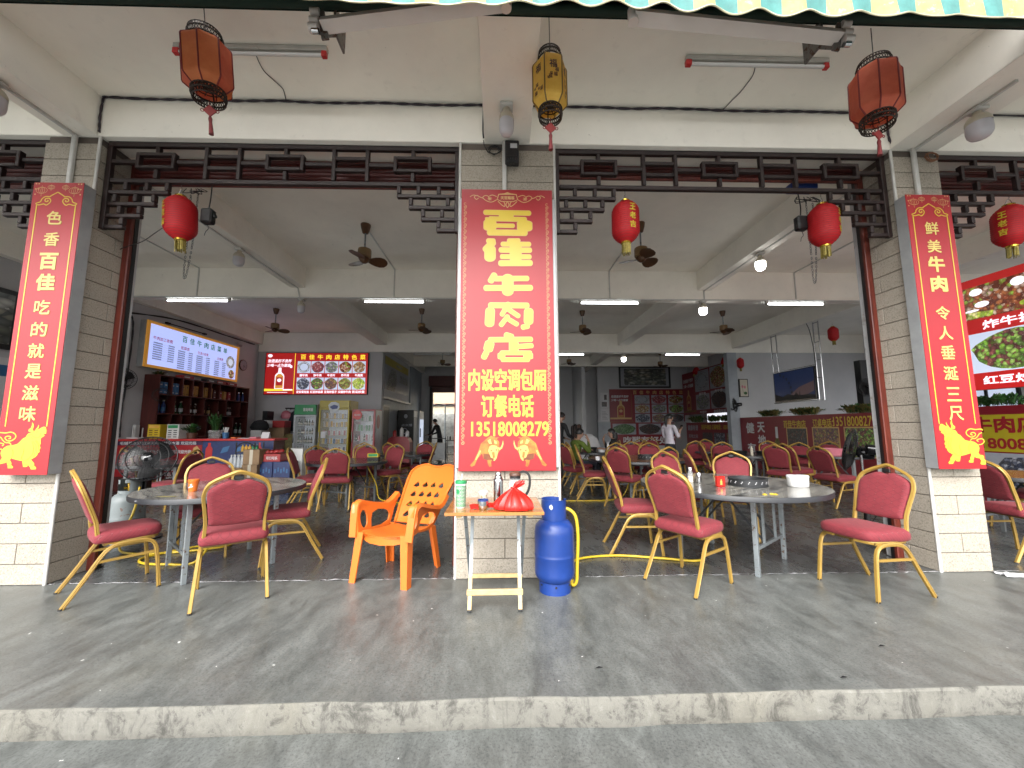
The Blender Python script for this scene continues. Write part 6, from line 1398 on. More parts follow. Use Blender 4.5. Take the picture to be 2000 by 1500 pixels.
def bottle(x, y, z, h, r, m, cap, label, group, lab=None):
    t = thing('bottle', (x, y, z), label, 'bottle', group)
    q = MB(); q.lathe([(0, 0), (r, 0), (r, h*.58), (r*.85, h*.67), (r*.36, h*.77), (r*.34, h*.93)], 12); q.build('glass', m, t, 50)
    q = MB(); q.lathe([(r*.40, h*.90), (r*.40, h), (0, h)], 10); q.build('cap', cap, t, 40)
    if lab: q = MB(); q.lathe([(r*1.015, h*.18), (r*1.015, h*.46)], 12); q.build('label_band', lab, t, 50)
    return t
def bottles(ys, z, hs, m, cap, lab, label):
    for i, y in enumerate(ys): bottle(XB-.12-.05*(i % 2), y, z, hs*random.uniform(.96, 1.04), .036, m, cap, ords[i]+' '+label, label+' group', lab)
bottles([8.93, 9.01, 9.09, 9.17], 1.627, .31, 'print_blue', 'white', 'gift_blue', 'blue bottle with white cap, first section of the middle cabinet row')
bottles([9.37, 9.47, 9.57, 9.66], 1.627, .31, 'green_glass', 'cream_plastic', 'fridge_white', 'dark green bottle with pale label, second section of the middle cabinet row')
bottles([9.83, 9.93, 10.02, 10.10], 1.627, .27, 'brown_glass', 'white', 'paper', 'small dark bottle with white label, third section of the middle cabinet row')
bottles([10.3, 10.55], 1.627, .28, 'brown_glass', 'red_box', 'pale_gold', 'brown bottle, fourth section of the middle cabinet row')
bottles([10.8, 11.1, 11.22, 11.36, 11.66], 1.627, .24, 'black_gloss', 'white', 'paper', 'small black bottle at the far end of the middle cabinet row')
bottles([11.40, 11.50, 11.60, 11.70, 11.79], 2.073, .27, 'print_blue', 'steel', 'print_blue', 'dark blue bottle at the far end of the top cabinet row')
bottles([10.86, 10.95, 11.05, 11.15], 1.077, .34, 'green_glass', 'pink_plastic', 'paper', 'bottle with pale pink cap, lower cabinet row'); bottles([11.38, 11.48, 11.58, 11.68, 11.78], 1.077, .36, 'green_glass', 'white', 'fridge_white', 'clear green bottle at the far end of the lower cabinet row')
for i, (y, m, lab) in enumerate(((9.62, 'red_box', 'red packet lying on top of the bottle cabinet, left'), (10.42, 'black', 'black and white packet lying on top of the bottle cabinet'), (10.75, 'red_box', 'red packet lying on top of the bottle cabinet, middle'), (11.2, 'red_box', 'red packet lying on top of the bottle cabinet, right'))):
    q = MB(); q.box(XB-.20, y-.18, ZT-.0015, XB-.03, y+.18, ZT+.075, .006); o_ = q.build('packet', m); tag(o_, lab, 'packet', 'packets on the bottle cabinet')
    q = MB(); q.box(XB-.0295, y-.12, ZT+.02, XB-.028, y+.05, ZT+.05); p_ = q.build('print', 'paper', o_)
# plants
def leafy(name, x, y, z, r, h, n, mats, label, pot=None, lw=.05, group=None, up=.5, sp=.2):
    t = thing(name, (x, y, z), label, 'plant', group)
    if pot: q = MB(); q.lathe([(0, 0), (pot[0]*.8, 0), (pot[0], pot[1]), (pot[0]*.92, pot[1]), (pot[0]*.9, pot[1]*.85), (0, pot[1]*.85)], 20); q.build('pot', pot[2], t, 50)
    z0 = pot[1]*.8 if pot else 0; q = MB()
    for k in range(n):
        a = random.random()*2*pi; e = random.uniform(.1, 1.0); L = h*random.uniform(.5, 1); q.mi = k % len(mats)
        p0 = Vector((random.uniform(-.2, .2)*r, random.uniform(-sp, sp)*r, z0)); tip = p0+Vector((cos(a)*r*e, sin(a)*r*e, L*(1-.55*e*(1-up)))); m_ = (p0+tip)/2+Vector((0, 0, L*.18)); s_ = Vector((-sin(a), cos(a), .2))*lw*random.uniform(.5, 1)
        q.add([p0, m_-s_*.7, m_+s_*.7, p0.lerp(tip, .8)-s_, p0.lerp(tip, .8)+s_, tip], [(0, 1, 2), (1, 3, 4, 2), (3, 5, 4)])
    f = q.build('foliage', mats, t); f['kind'] = 'stuff'
    return t
leafy('potted_plant', -6.60, 8.5, 1.066, .20, .26, 60, ['leaf'], 'low leafy pot plant on the counter beside the white crate', (.10, .12, 'pot_brown'), .03)
leafy('potted_plant', -6.14, 8.52, 1.066, .20, .46, 70, ['leaf'], 'taller leafy plant in a round glass vase on the counter', (.13, .17, 'clear_film'), .022, None, .8)
leafy('potted_plant', -7.80, 8.95, ZT, .20, .10, 50, ['leaf', 'leaf_dry'], 'trailing green plant on top of the bottle cabinet', None, .03)
def crate(x, y, m, label, lm):
    t = thing('dish_crate', (x, y, 1.066), label, 'crate', 'dish crates on the counter')
    q = MB(); q.box(-.125, -.16, 0, .125, .16, .30, .006); q.build('box', m, t)
    q = MB(); q.box(-.10, -.1635, .22, .10, -.161, .285); q.build('paper_label', lm, t)
    q = MB()
    for r in range(4):
        for c_ in (-1, 1): q.box(c_*.055-.035, -.1635, .03+r*.045, c_*.055+.035, -.161, .048+r*.045)
    q.build('slot', 'brown_fan' if m != 'white' else 'black', t)
crate(-7.27, 8.5, 'yellow_plastic', 'yellow dish crate standing on the counter', 'lantern_yellow'); crate(-6.88, 8.5, 'white', 'white dish crate standing on the counter', 'print_green')
t = thing('wifi_router', (-7.78, 8.5, 1.066), 'white router with upright aerials at the left end of the counter', 'router')
q = MB(); q.box(-.12, -.07, 0, .12, .07, .03, .005); q.build('case', 'white', t)
q = MB()
for x in (-.10, .10): q.box(x-.008, .04, .03, x+.008, .052, .23)
q.build('aerial', 'white', t)
q = MB(); q.box(-8+.03+.02, 8.6, 1.066, -7.88, 8.70, 1.36, .006); tag(q.build('wall_box', 'white'), 'white box standing behind the router', 'box')
can('straw_cup', [(0, 0), (.05, 0), (.06, .13), (.055, .13), (.045, .01)], 'gift_blue', -5.86, 8.45, 1.066, 'printed cup of white straws on the counter', 'cup')
q = MB()
for k in range(6): q.tube([(-5.86+random.uniform(-.02, .02), 8.45, 1.08), (-5.86+random.uniform(-.07, .07), 8.45, 1.30)], .006, 6)
tag(q.build('straws', 'white'), 'white straws standing in the printed cup', 'straws')
for (x, w, h, m, lab) in ((-5.62, .10, .03, 'orange_plastic', 'orange flat tub on the counter'), (-5.40, .26, .012, 'paper', 'white papers spread on the counter'), (-5.22, .14, .035, 'pink_plastic', 'pink tray on the counter')):
    q = MB(); q.box(x-w/2, 8.33, 1.0655, x+w/2, 8.5, 1.066+h, .003); tag(q.build('tray' if m != 'paper' else 'paper_sheets', m), lab, 'tray' if m != 'paper' else 'papers')
t = thing('desk_calendar', (-5.06, 8.5, 1.066), 'small folded card stand on the right end of the counter', 'card stand'); q = MB(); q.add([(-.08, -.03, 0), (.08, -.03, 0), (.08, .02, .13), (-.08, .02, .13), (.08, .07, 0), (-.08, .07, 0)], [(0, 1, 2, 3), (3, 2, 4, 5)]); q.build('card', 'paper', t)
# drinks stacked in front of the counter
t = thing('water_pack', (-5.16, 7.85, .36), 'shrink wrapped pack of clear water bottles before the blue banner', 'bottle pack')
for i in range(4):
    for j in range(2):
        q = MB(); q.lathe([(0, 0), (.034, 0), (.036, .10), (.032, .15), (.012, .20), (.012, .22)], 10); b_ = q.build('bottle', 'fridge_white', t, 50); b_.location = (-.11+i*.073, -.04+j*.075, .165)
        q = MB(); q.lathe([(.0145, .215), (.0145, .24), (0, .24)], 8); q.build('cap', 'white', b_)
q = MB(); q.box(-.15, -.085, .16, .15, .08, .33); q.build('wrap', 'clear_film', t)
q = MB(); q.box(-.16, -.1, 0, .16, .1, .158); q.build('carton', 'card', t)
t = thing('drinks_rack', (-5.0, 8.02, 0), 'black wire rack holding green bottles beside the water pack', 'rack')
for z in (.18, .50, .80): q = MB(); q.box(-.24, -.14, z, .12, .14, z+.02); q.build('shelf', 'black', t)
for x in (-.24, .12):
    for y in (-.14, .14): q = MB(); q.tube([(x, y, 0), (x, y, 1.0)], .011, 6); q.build('post', 'black', t)
q = MB(); q.tube(smooth_path([(-.24, -.14, .82), (-.22, -.14, .93), (-.06, -.14, 1.0), (.10, -.14, .93), (.12, -.14, .82)]), .011, 6); q.build('arch', 'black', t)
for i in range(5):
    bottle(-5.18+i*.07, 7.98, .521, .25, .03, 'green_glass' if i < 3 else 'brown_glass', 'print_green' if i < 3 else 'red_box', ords[i]+' bottle from the left on the middle shelf of the black rack', 'bottles on the black rack', 'print_green' if i < 3 else 'red_box'); bottle(-5.18+i*.07, 7.98, .821, .14, .028, 'lantern_yellow' if i < 3 else 'print_green', 'steel', ords[i]+' can shaped bottle on the top shelf of the black rack', 'cans on the black rack')
for i, (z, w, lab) in enumerate(((0, .30, 'brown carton at the bottom of the stack by the counter'), (.29, .29, 'brown carton in the middle of the stack by the counter'), (.58, .31, 'brown carton topmost of the stack by the counter'))):
    t = thing('carton', (-4.90+.02*i, 7.92, z), lab, 'carton', 'brown cartons by the counter'); q = MB(); q.box(-w/2, -.17, 0, w/2, .17, .285, .004); q.build('box', 'card', t); q = MB(); q.box(-.03, -.1715, .0, .03, -.1702, .285); q.build('tape', 'cream_plastic', t)
for i, (x, z, m, h) in enumerate(((-4.66, 0, 'blue_box', .32), (-4.32, 0, 'blue_box', .32), (-4.66, .322, 'blue_box', .30), (-4.32, .322, 'blue_box', .30), (-4.52, .624, 'red_box', .15))):
    t = thing('drinks_carton', (x, 8.0, z), (('lower left', 'lower right', 'upper left', 'upper right')[i]+' blue drinks carton of the block by the fridge') if i < 4 else 'red drinks carton lying on the blue cartons', 'carton', 'drinks cartons by the fridge'); q = MB(); q.box(-.165, -.15, 0, .165, .15, h, .004); q.build('box', m, t); q = MB()
    if i < 4:
        for k in range(5): q.box(-.13+k*.055, -.1515, .08+.03*(k % 2), -.10+k*.055, -.1502, .16+.03*(k % 2))
    else: write(q, '可口可乐', lambda x, z_, d=0: (x, -.1515, z_), 0, .07, .22, .06, .03)
    q.build('print', 'gift_blue' if i < 4 else 'paper', t)
q = MB(); vs = []
for k in range(9): q.lathe([(0, .0), (.05, .002), (.055, .03), (.03, .055), (0, .06)], 8, at=(-4.64+.03*k+random.uniform(-.01, .01), 7.95+random.uniform(-.05, .05), .776+random.random()*.03))
tag(q.build('packet_heap', 'red_box', None, 60), 'heap of red packets on the red drinks carton', 'packets'); bpy.data.objects['packet_heap']['kind'] = 'stuff'
q = MB(); q.box(-4.42, 8.2, .0, -4.10, 8.5, .86, .006); tag(q.build('white_carton', 'white'), 'tall white carton behind the drinks cartons', 'carton')

# ---- fridges
def fridge(x0, x1, yf, h, depth, m, header, hm, label, rows, head=.0, inner='fridge_inside', htext=None):
    t = thing('drinks_fridge', ((x0+x1)/2, yf+depth/2, 0), label, 'fridge', 'upright drinks fridges')
    w = x1-x0; F = .045; zb = .32; zt = h-head
    q = MB(); q.box(x0, yf+.06, 0, x0+.03, yf+depth, h); q.box(x1-.03, yf+.06, 0, x1, yf+depth, h); q.box(x0+.0301, yf+.06, h-.04, x1-.0301, yf+depth, h); q.box(x0+.0301, yf+.06, 0, x1-.0301, yf+depth, zb-.01); q.box(x0+.0301, yf+depth-.03, zb, x1-.0301, yf+depth, h-.0401); put(q, 'cabinet', m, t)
    q = MB(); q.box(x0+.031, yf+depth-.036, zb, x1-.031, yf+depth-.031, zt); put(q, 'back_liner', 'fridge_light', t)
    d_ = MB()
    for b_ in ((x0, zb, x0+F, zt), (x1-F, zb, x1, zt), (x0+F, zb, x1-F, zb+F), (x0+F, zt-F, x1-F, zt)): d_.box(b_[0], yf, b_[1], b_[2], yf+.05, b_[3], .004)
    dr = put(d_, 'door_frame', m, t)
    q = MB(); q.box(x0+F, yf+.02, zb+F, x1-F, yf+.026, zt-F); put(q, 'glass_pane', 'clear_film', t)
    q = MB(); q.tube([(x0+.02, yf-.02, zb+.55), (x0+.02, yf-.02, zb+.85)], .012, 8); put(q, 'handle', 'steel', t)
    if head:
        q = MB(); q.box(x0+.01, yf-.005, zt+.01, x1-.01, yf+.058, h-.01, .004); put(q, 'header', hm, t)
        if htext: q = MB(); write(q, htext, fy(yf-.0065), (x0+x1)/2+.08, zt+head/2, w*.45, head*.33, .03); put(q, 'lettering', 'print_white', t)
    q = MB(); q.box(x0+.05, yf+.05, .06, x1-.05, yf+.058, zb-.06); put(q, 'base_grille', 'fridge_white' if m == 'fridge_white' else 'black', t)
    n = len(rows); hh = (zt-zb-2*F)/n
    for i, cols in enumerate(rows):
        z = zb+F+hh*(n-1-i)
        q = MB(); q.box(x0+.04, yf+.08, z-.008, x1-.04, yf+depth-.05, z); put(q, 'shelf', m if m != 'fridge_red' else 'fridge_white', t)
        x = x0+.085; k = 0
        while x < x1-.07:
            c_ = cols[k % len(cols)]; k += 1; r = random.uniform(.026, .032); hb = hh*random.uniform(.62, .80)
            q = MB(); q.lathe([(0, 0), (r, 0), (r, hb*.60), (r*.45, hb*.78), (r*.42, hb)], 10) if 'glass' in c_ else q.lathe([(0, 0), (r, 0), (r, hb*.78), (r*.8, hb*.82), (0, hb*.82)], 10)
            b_ = q.build('stock_bottle', c_, t, 50); b_.location = (x-t.location.x, yf+.14-t.location.y+random.uniform(0, .05), z)
            if 'glass' in c_: q = MB(); q.lathe([(r*1.03, hb*.20), (r*1.03, hb*.45)], 10); l_ = q.build('label_band', 'cream_plastic', b_)
            x += random.uniform(.066, .080)
    return t
gg = ['green_glass', 'green_glass', 'brown_glass']
fridge(-5.80, -5.19, 11.0, 1.945, .62, 'fridge_white', True, 'print_green', 'white drinks fridge with green header sign full of dark bottles', [gg]*5, .30, htext='青岛啤酒')
t = fridge(-5.11, -4.27, 11.0, 2.055, .66, 'fridge_yellow', True, 'fridge_yellow', 'tall yellow drinks fridge between the white and red ones', [['paper', 'lantern_yellow', 'fridge_white'], ['cream_plastic', 'lantern_yellow'], ['pink_plastic', 'paper'], ['yellow_plastic', 'gift_blue', 'orange_box'], ['print_blue', 'deep_red', 'red_box', 'paper'], ['black_gloss', 'deep_red']], .22)
q = MB(); q.plate([(-4.86, 1.92), (-4.78, 2.0), (-4.66, 2.01), (-4.56, 1.96), (-4.54, 1.84), (-4.62, 1.74), (-4.74, 1.70), (-4.82, 1.78)], [], fy(10.985)); put(q, 'emblem', 'fridge_white', t); q = MB(); q.plate([(-4.82, 1.87), (-4.70, 1.93), (-4.58, 1.90), (-4.60, 1.82), (-4.74, 1.80)], [], fy(10.983)); put(q, 'emblem_print', 'print_blue', t); q = MB(); q.box(-5.03, 10.99, 1.0, -4.90, 10.999, 1.18); put(q, 'sticker', 'paper', t)
t = fridge(-4.19, -3.55, 11.0, 1.80, .62, 'fridge_red', True, 'fridge_red', 'red drinks fridge with round badge, right of the yellow one', [['paper', 'fridge_white', 'print_green'], ['fridge_white', 'print_green', 'print_green'], ['green_glass', 'pink_plastic', 'paper'], ['pink_plastic', 'cream_plastic', 'paper'], ['leaf', 'cream_plastic']], .0)
q = MB(); oval(q, fy(10.994), -4.04, 1.64, .13, .13, 24); put(q, 'badge', 'print_red', t); q = MB(); write(q, '可口可乐', fy(10.990), -4.04, 1.64, .18, .06, .02); put(q, 'lettering', 'print_white', t); q = MB(); q.plate([(.16*cos(i*pi/10)+11.3, 1.45+.20*sin(i*pi/10)) for i in range(20)], [], fx(-3.548, 1)); put(q, 'side_badge', 'deep_red', t); q = MB(); q.box(-3.549, 11.08, .05, -3.5485, 11.6, 1.78); put(q, 'side_sheet', 'fridge_white', t)
# coats, bags and boxes behind the counter end
t = thing('coat_hooks', (-6.6, 12.77, 1.93), 'dark hook rail with hat and apron on the back wall', 'hook rail')
q = MB(); q.box(-7.02, 12.755, 1.90, -6.25, 12.778, 1.94); put(q, 'rail', 'black', t)
for k in range(6): q = MB(); q.tube(smooth_path([(-6.95+k*.13, 12.755, 1.91), (-6.95+k*.13, 12.71, 1.86), (-6.95+k*.13, 12.70, 1.90)]), .007, 6); put(q, 'hook', 'steel', t)
def lump(name, x, y, z, rx, ry, rz_, m, label, cat, sd_=1):
    q = MB(); q.lathe([(.0, 0), (.8, .02), (1, .25), (.95, .55), (.7, .85), (.3, .98), (0, 1)], 18)
    q.v = [((1+.10*sin(3*atan2(b_, a)+sd_)+.06*sin(7*atan2(b_, a)+sd_*2+c_*5))*a*rx, (1+.08*sin(4*atan2(b_, a)+sd_))*b_*ry, c_*rz_) for a, b_, c_ in q.v]
    o = q.build(name, m, None, 60); o.location = (x, y, z); return tag(o, label, cat)
lump('hat', -6.93, 12.66, 1.58, .16, .08, .26, 'pink_plastic', 'pale pink hat hanging on the hook rail', 'hat', 2); lump('apron', -6.62, 12.66, 1.18, .20, .07, .68, 'cloth_navy', 'dark apron hanging on the hook rail', 'apron', 3)
for i, (x, y, z, w, h, m, lab) in enumerate(((-7.15, 12.1, .0, .5, 1.52, 'white', 'tall white cupboard behind the counter end'), (-6.72, 12.0, .0, .45, 1.30, 'card', 'brown storage boxes behind the counter end'), (-6.62, 11.9, 1.30, .36, .20, 'red_box', 'red striped gift pack on the brown storage boxes'), (-7.16, 12.1, 1.52, .14, .28, 'black', 'black device leaning on the white cupboard'), (-6.95, 11.4, .0, .3, 1.22, 'white', 'white carton below the black bag'))):
    q = MB(); q.box(x-w/2, y-.18, z, x+w/2, y+.18, z+h, .008); tag(q.build(('cupboard', 'storage_box', 'gift_pack', 'device', 'white_carton')[i], m), lab, 'box' if i else 'cupboard')
lump('handbag', -6.95, 11.4, 1.22, .25, .16, .30, 'cloth_black', 'black bag on the white carton behind the counter', 'bag', 4); lump('sack', -6.2, 11.6, .0, .34, .22, 1.12, 'leaf_dry', 'olive coloured sack heap left of the white fridge', 'sack', 5)
# wall clocks, wall fans, cables on the left wall
def clock(x, y, z, r, ax, label):
    t = thing('wall_clock', (x, y, z), label, 'clock'); s_ = 1
    q = MB(); q.lathe([(0, 0), (r, 0), (r, .03), (r*.9, .034)], 28, axis=ax); q.build('rim', 'brown_fan' if r > .1 else 'white', t, 40); q = MB(); q.disc(r*.92, .030, 28, axis=ax); q.build('face', 'photo_grey', t)
    f = (lambda a, b_, d=0: (.0325, a, b_))
    q = MB(); q.ribbon([(0, 0), (.05*r/.16, -.06*r/.16)], .014, f); q.ribbon([(0, 0), (.01, -.11*r/.16)], .010, f)
    for k in range(12): q.ribbon([(r*.72*cos(k*pi/6), r*.72*sin(k*pi/6)), (r*.82*cos(k*pi/6), r*.82*sin(k*pi/6))], .01, f)
    q.build('hands', 'black', t)
clock(-7.998, 12.03, 3.22, .17, 'x', 'round wall clock between the menu board and the back corner'); clock(-4.078, 13.95, 2.18, .11, 'x', 'small white clock under the corridor poster')
cable([(-7.985, 8.05, 3.72), (-7.985, 8.35, 3.70), (-7.985, 8.42, 3.3), (-7.985, 8.40, 2.4), (-7.985, 8.36, 1.6), (-7.985, 8.38, 1.1)], 'black cable running down the left wall beside the menu board', .012, 'cable_black')
cable([(-7.985, 8.1, 3.72), (-7.985, 9.5, 3.94), (-7.985, 11.3, 3.96), (-7.985, 12.5, 3.97)], 'dark cable along the left wall above the menu board', .012, 'cable_black')
cable([(-7.985, 7.95, 1.75), (-7.985, 8.1, 1.55), (-7.985, 8.2, 1.3), (-7.985, 8.3, 1.1)], 'short loose cable on the left wall below the wall fan', .007, 'cable_black', strands=1)
t = thing('cctv_camera', (-7.9, 11.6, 3.80), 'small white security camera on the left wall', 'camera'); q = MB(); q.tube([(-.09, 0, .05), (-.04, 0, .04), (.02, 0, 0)], .015, 8); q.build('arm', 'white', t); q = MB(); q.tube([(0, -.04, 0), (.03, .12, -.03)], .04, 10); q.build('body', 'sheet_grey', t, 50)
def fan_head(t, c, n, r, clear=False, depth=.11):
    """guard, blades and motor of a pedestal or wall fan; c centre, n the way it blows"""
    n = Vector(n).normalized(); M = Matrix.Translation(Vector(c)-t.location) @ n.to_track_quat('Z', 'Y').to_matrix().to_4x4()
    q = MB()
    for rr, z in ((r, 0), (r*.995, .014), (r*.72, depth*.40), (r*.72, -depth*.34), (r*.45, depth*.49), (r*.45, -depth*.42)): q.tube([(rr*cos(i*pi/20), rr*sin(i*pi/20), z) for i in range(40)], .0055 if rr > r*.9 else .003, 5, closed=True)
    for k in range(36):
        a = 2*pi*k/36
        for s_ in (1, -.85): q.tube([(r*cos(a), r*sin(a), 0), (r*.72*cos(a), r*.72*sin(a), s_*depth*.40), (r*.22*cos(a), r*.22*sin(a), s_*depth*.5)], .0022, 4, cap=False)
    q.xf(0, M); q.build('guard', 'black', t, kind='stuff')
    for k in range(3):
        q = MB(); vs = []
        for i in range(7):
            f = i/6; a0 = k*2*pi/3-.15+.35*f; a1 = a0+.55+.75*f; R = r*(.22+.66*f)
            for a, z in ((a0, -.028), ((a0+a1)/2, 0), (a1, .028)): vs.append((R*cos(a), R*sin(a), z))
        q.add(vs, [(3*i+j, 3*i+j+1, 3*i+j+4, 3*i+j+3) for i in range(6) for j in (0, 1)]); q.xf(0, M); q.build('blade', 'black', t, 60)
    q = MB(); q.lathe([(0, depth*.54), (r*.20, depth*.52), (r*.23, depth*.45), (r*.20, depth*.40)], 20); q.xf(0, M); q.build('hub_cap', 'black_gloss', t, 50)
    q = MB(); q.lathe([(0, -depth*2.0), (r*.22, -depth*1.95), (r*.27, -depth*1.6), (r*.28, -depth*.75), (r*.2, -depth*.5), (0, -depth*.5)], 22); q.xf(0, M); q.build('motor', 'black_gloss', t, 50)
    if clear:
        q = MB(); q.lathe([(r*.98, .004), (r*.80, depth*.33), (r*.45, depth*.50), (r*.2, depth*.53)], 36); q.xf(0, M); q.build('clear_guard', 'fan_film', t, 60)
    return M
t = thing('standing_fan', (-4.22, 4.80, 0), 'black standing fan with smoked guard behind the left front table', 'fan')
M_ = fan_head(t, (-4.14, 4.72, .93), (.42, -.80, .35), .265, True, .12)
q = MB(); f = lambda a, b_, d=0: tuple(M_ @ Vector((a, b_, .068))); q.ribbon([(-.03, -.012), (.03, .012)], .010, f); q.build('badge', 'paper', t)
q = MB(); q.lathe([(0, 0), (.20, 0), (.205, .02), (.06, .05), (.035, .12)], 24); q.build('base', 'black', t, 40); q = MB(); q.tube([(0, 0, .05), (0, 0, .62)], .032, 10, radii=[1.2, .8]); q.tube([(0, 0, .60), (0, .02, .86)], .018, 8); q.build('pole', 'black', t, 60); q = MB(); q.box(-.05, -.05, .56, .05, .04, .70, .01); q.build('switch_box', 'black_gloss', t)
t = thing('standing_fan', (4.52, 4.80, 0), 'black standing fan seen from behind next to the right red rail', 'fan')
fan_head(t, (4.50, 4.92, .98), (-.62, .70, .22), .27, False, .12); q = MB(); q.lathe([(0, 0), (.20, 0), (.205, .02), (.06, .05), (.035, .12)], 24); q.build('base', 'black', t, 40); q = MB(); q.tube([(0, 0, .05), (0, 0, .65)], .030, 10, radii=[1.2, .8]); q.build('pole', 'black', t, 60); q = MB(); q.tube([(0, 0, .6), (0, 0, .92)], .015, 8); q.build('inner_pole', 'steel', t, 60); q = MB(); q.tube([(-.02, -.10, 1.0), (.20, -.22, .97)], .062, 16); q.build('motor_case', 'black_gloss', t, 50); q = MB(); q.add([(.03, -.19, .98), (.09, -.222, .975), (.09, -.215, 1.05), (.03, -.18, 1.055)], [(0, 1, 2, 3)]); q.build('sticker', 'paper', t); q = MB(); q.tube(smooth_path([(.1, -.15, .92), (.14, -.12, .7), (.06, -.05, .5), (.12, -.06, .3), (.05, 0, .1)]), .005, 5); q.build('cord', 'cable_black', t)
def wall_fan(x, y, z, n, label, off):
    t = thing('wall_fan', (x, y, z), label, 'fan', 'black wall fans'); fan_head(t, (x, y, z), n, .22, False, .10); q = MB(); q.tube(smooth_path([(off[0], off[1], -.10), (off[0]*.6, off[1]*.6, -.14), (-Vector(n).x*.12, -Vector(n).y*.12, -.02)]), .018, 8); q.build('bracket', 'black', t, 60)
wall_fan(-7.75, 8.06, 2.29, (.75, -.55, -.2), 'black wall fan showing beside the left white jamb', (-.24, .05)); wall_fan(7.60, 12.35, 1.98, (-.8, .3, -.1), 'black wall fan on the blue grey wall post', (.10, .38)); wall_fan(8.85, 9.0, 2.22, (-.6, -.75, -.1), 'black wall fan on the dark post beyond the right partition', (.08, .12))
t = MB(); t.box(8.80, 9.12, 0, 8.98, 9.30, 2.9, .01); tag(t.build('dark_post', 'black'), 'dark post behind the wall fan beyond the partition', 'post')
# ---- corridor: poster, door, cupboard, black fridge
t = thing('wall_poster', (-4.05, 15, 2.38), 'large faded poster with yellow top strip on the corridor wall', 'poster'); q = MB(); q.box(-4.078, 13.35, 2.36, -4.03, 16.7, 3.80); put(q, 'panel', 'photo_grey', t)
f = fx(-4.028, 1); q = MB(); rect(q, f, 13.36, 3.50, 16.69, 3.79); put(q, 'yellow_strip', 'fridge_yellow', t); q = MB(); rect(q, f, 13.36, 2.37, 16.69, 2.62); put(q, 'lower_strip', 'paper', t); q = MB()
for k in range(3): rect(q, f, 15.3+k*.45, 3.05, 15.68+k*.45, 3.35)
for k in range(9): rect(q, fx(-4.026, 1), 13.7+k*.22, 3.60, 13.85+k*.22, 3.70) if k > 4 else None
q.plate([(13.6, 2.62), (14.6, 2.62), (15.0, 3.0), (14.8, 3.4), (14.2, 3.45), (13.8, 3.1)], [], f); put(q, 'print', 'food_tripe', t)
q = MB(); q.box(-4.03, 13.0, 2.26, -3.93, 16.9, 2.34, .006); tag(q.build('wall_ledge', 'white'), 'white ledge below the corridor poster', 'ledge')
t = thing('corridor_door', (-4.02, 13.6, 0), 'dark open doorway leaf in the corridor wall, below the poster', 'door'); q = MB(); q.box(-4.03, 13.28, 0, -4.015, 13.95, 2.0); put(q, 'leaf', 'black', t); q = MB(); q.box(-4.03, 13.22, 0, -4.005, 13.279, 2.06); q.box(-4.03, 13.951, 0, -4.005, 14.01, 2.06); q.box(-4.03, 13.279, 2.001, -4.005, 13.951, 2.06); put(q, 'frame', 'sheet_grey', t); q = MB(); q.box(-4.014, 13.35, .98, -3.985, 13.39, 1.04); put(q, 'handle', 'steel', t)
t = thing('storage_cabinet', (-3.25, 12.6, 0), 'maroon cabinet with rounded top in front of the black fridge', 'cabinet'); ol = [(-.36, 0), (-.36, .82), (-.30, .95), (-.2, 1.0), (.2, 1.0), (.30, .95), (.36, .82), (.36, 0)]; q = MB(); n = len(ol); q.add([(x, y, z) for y in (-.2, .2) for x, z in ol], [(i, (i+1) % n, n+(i+1) % n, n+i) for i in range(n)]+[tuple(range(n)), tuple(range(2*n-1, n-1, -1))]); q.fix = True; q.build('body', 'deep_red', t); q = MB(); q.box(-.05, -.203, .70, .05, -.201, .73); q.build('handle', 'steel', t)
for (x, m, h, lab) in ((-3.42, 'red_box', .22, 'red bottle group on the maroon cabinet'), (-3.20, 'white', .30, 'white flask on the maroon cabinet'), (-3.02, 'paper', .20, 'white paper roll on the maroon cabinet')):
    q = MB(); q.lathe([(0, 0), (.06, 0), (.06, h*.7), (.03, h*.9), (0, h)], 14, at=(x, 12.6, 1.0)); tag(q.build('flask', m, None, 50), lab, 'flask')
t = thing('display_fridge', (-3.65, 15.3, 0), 'black display fridge with white emblem beside the corridor', 'fridge'); q = MB(); q.box(-3.98, 15.0, 0, -3.37, 15.7, 1.96, .01); put(q, 'body', 'black', t); f = fy(14.998); q = MB(); write(q, '点米播', f, -3.62, 1.38, .42, .10, .02); q.ribbon([(-3.70+.09*cos(i*pi/9), 1.16+.10*sin(i*pi/9)) for i in range(18)], .03, f, True); oval(q, f, -3.67, 1.72, .07, .08, 14); put(q, 'print', 'photo_grey', t); q = MB(); q.box(-3.369, 15.06, .2, -3.36, 15.64, 1.66); put(q, 'glass_door', 'photo_grey', t); q = MB(); q.box(-3.369, 15.03, 1.68, -3.355, 15.67, 1.93); put(q, 'header', 'fridge_white', t)
t = thing('display_fridge', (-3.6, 16.2, 0), 'white display fridge behind the black one', 'fridge'); q = MB(); q.box(-3.98, 15.75, 0, -3.30, 16.6, 1.96, .01); put(q, 'body', 'fridge_white', t); q = MB(); q.box(-3.299, 15.82, .2, -3.29, 16.53, 1.62); put(q, 'glass_door', 'lit_plate', t); q = MB(); q.box(-3.289, 15.84, .9, -3.26, 15.88, 1.25); put(q, 'handle', 'black', t)
t = thing('serving_cart', (-2.35, 14.6, 0), 'grey serving cart with black rail at the end of the corridor', 'cart'); q = MB(); q.box(-.30, -.25, .12, .30, .25, .72, .01); q.build('body', 'sheet_grey', t); q = MB(); q.tube(smooth_path([(-.32, -.27, .0), (-.32, -.27, .80), (-.26, -.27, .88), (.26, -.27, .88), (.32, -.27, .80), (.32, -.27, 0)]), .016, 8); q.build('rail', 'black', t, 60)
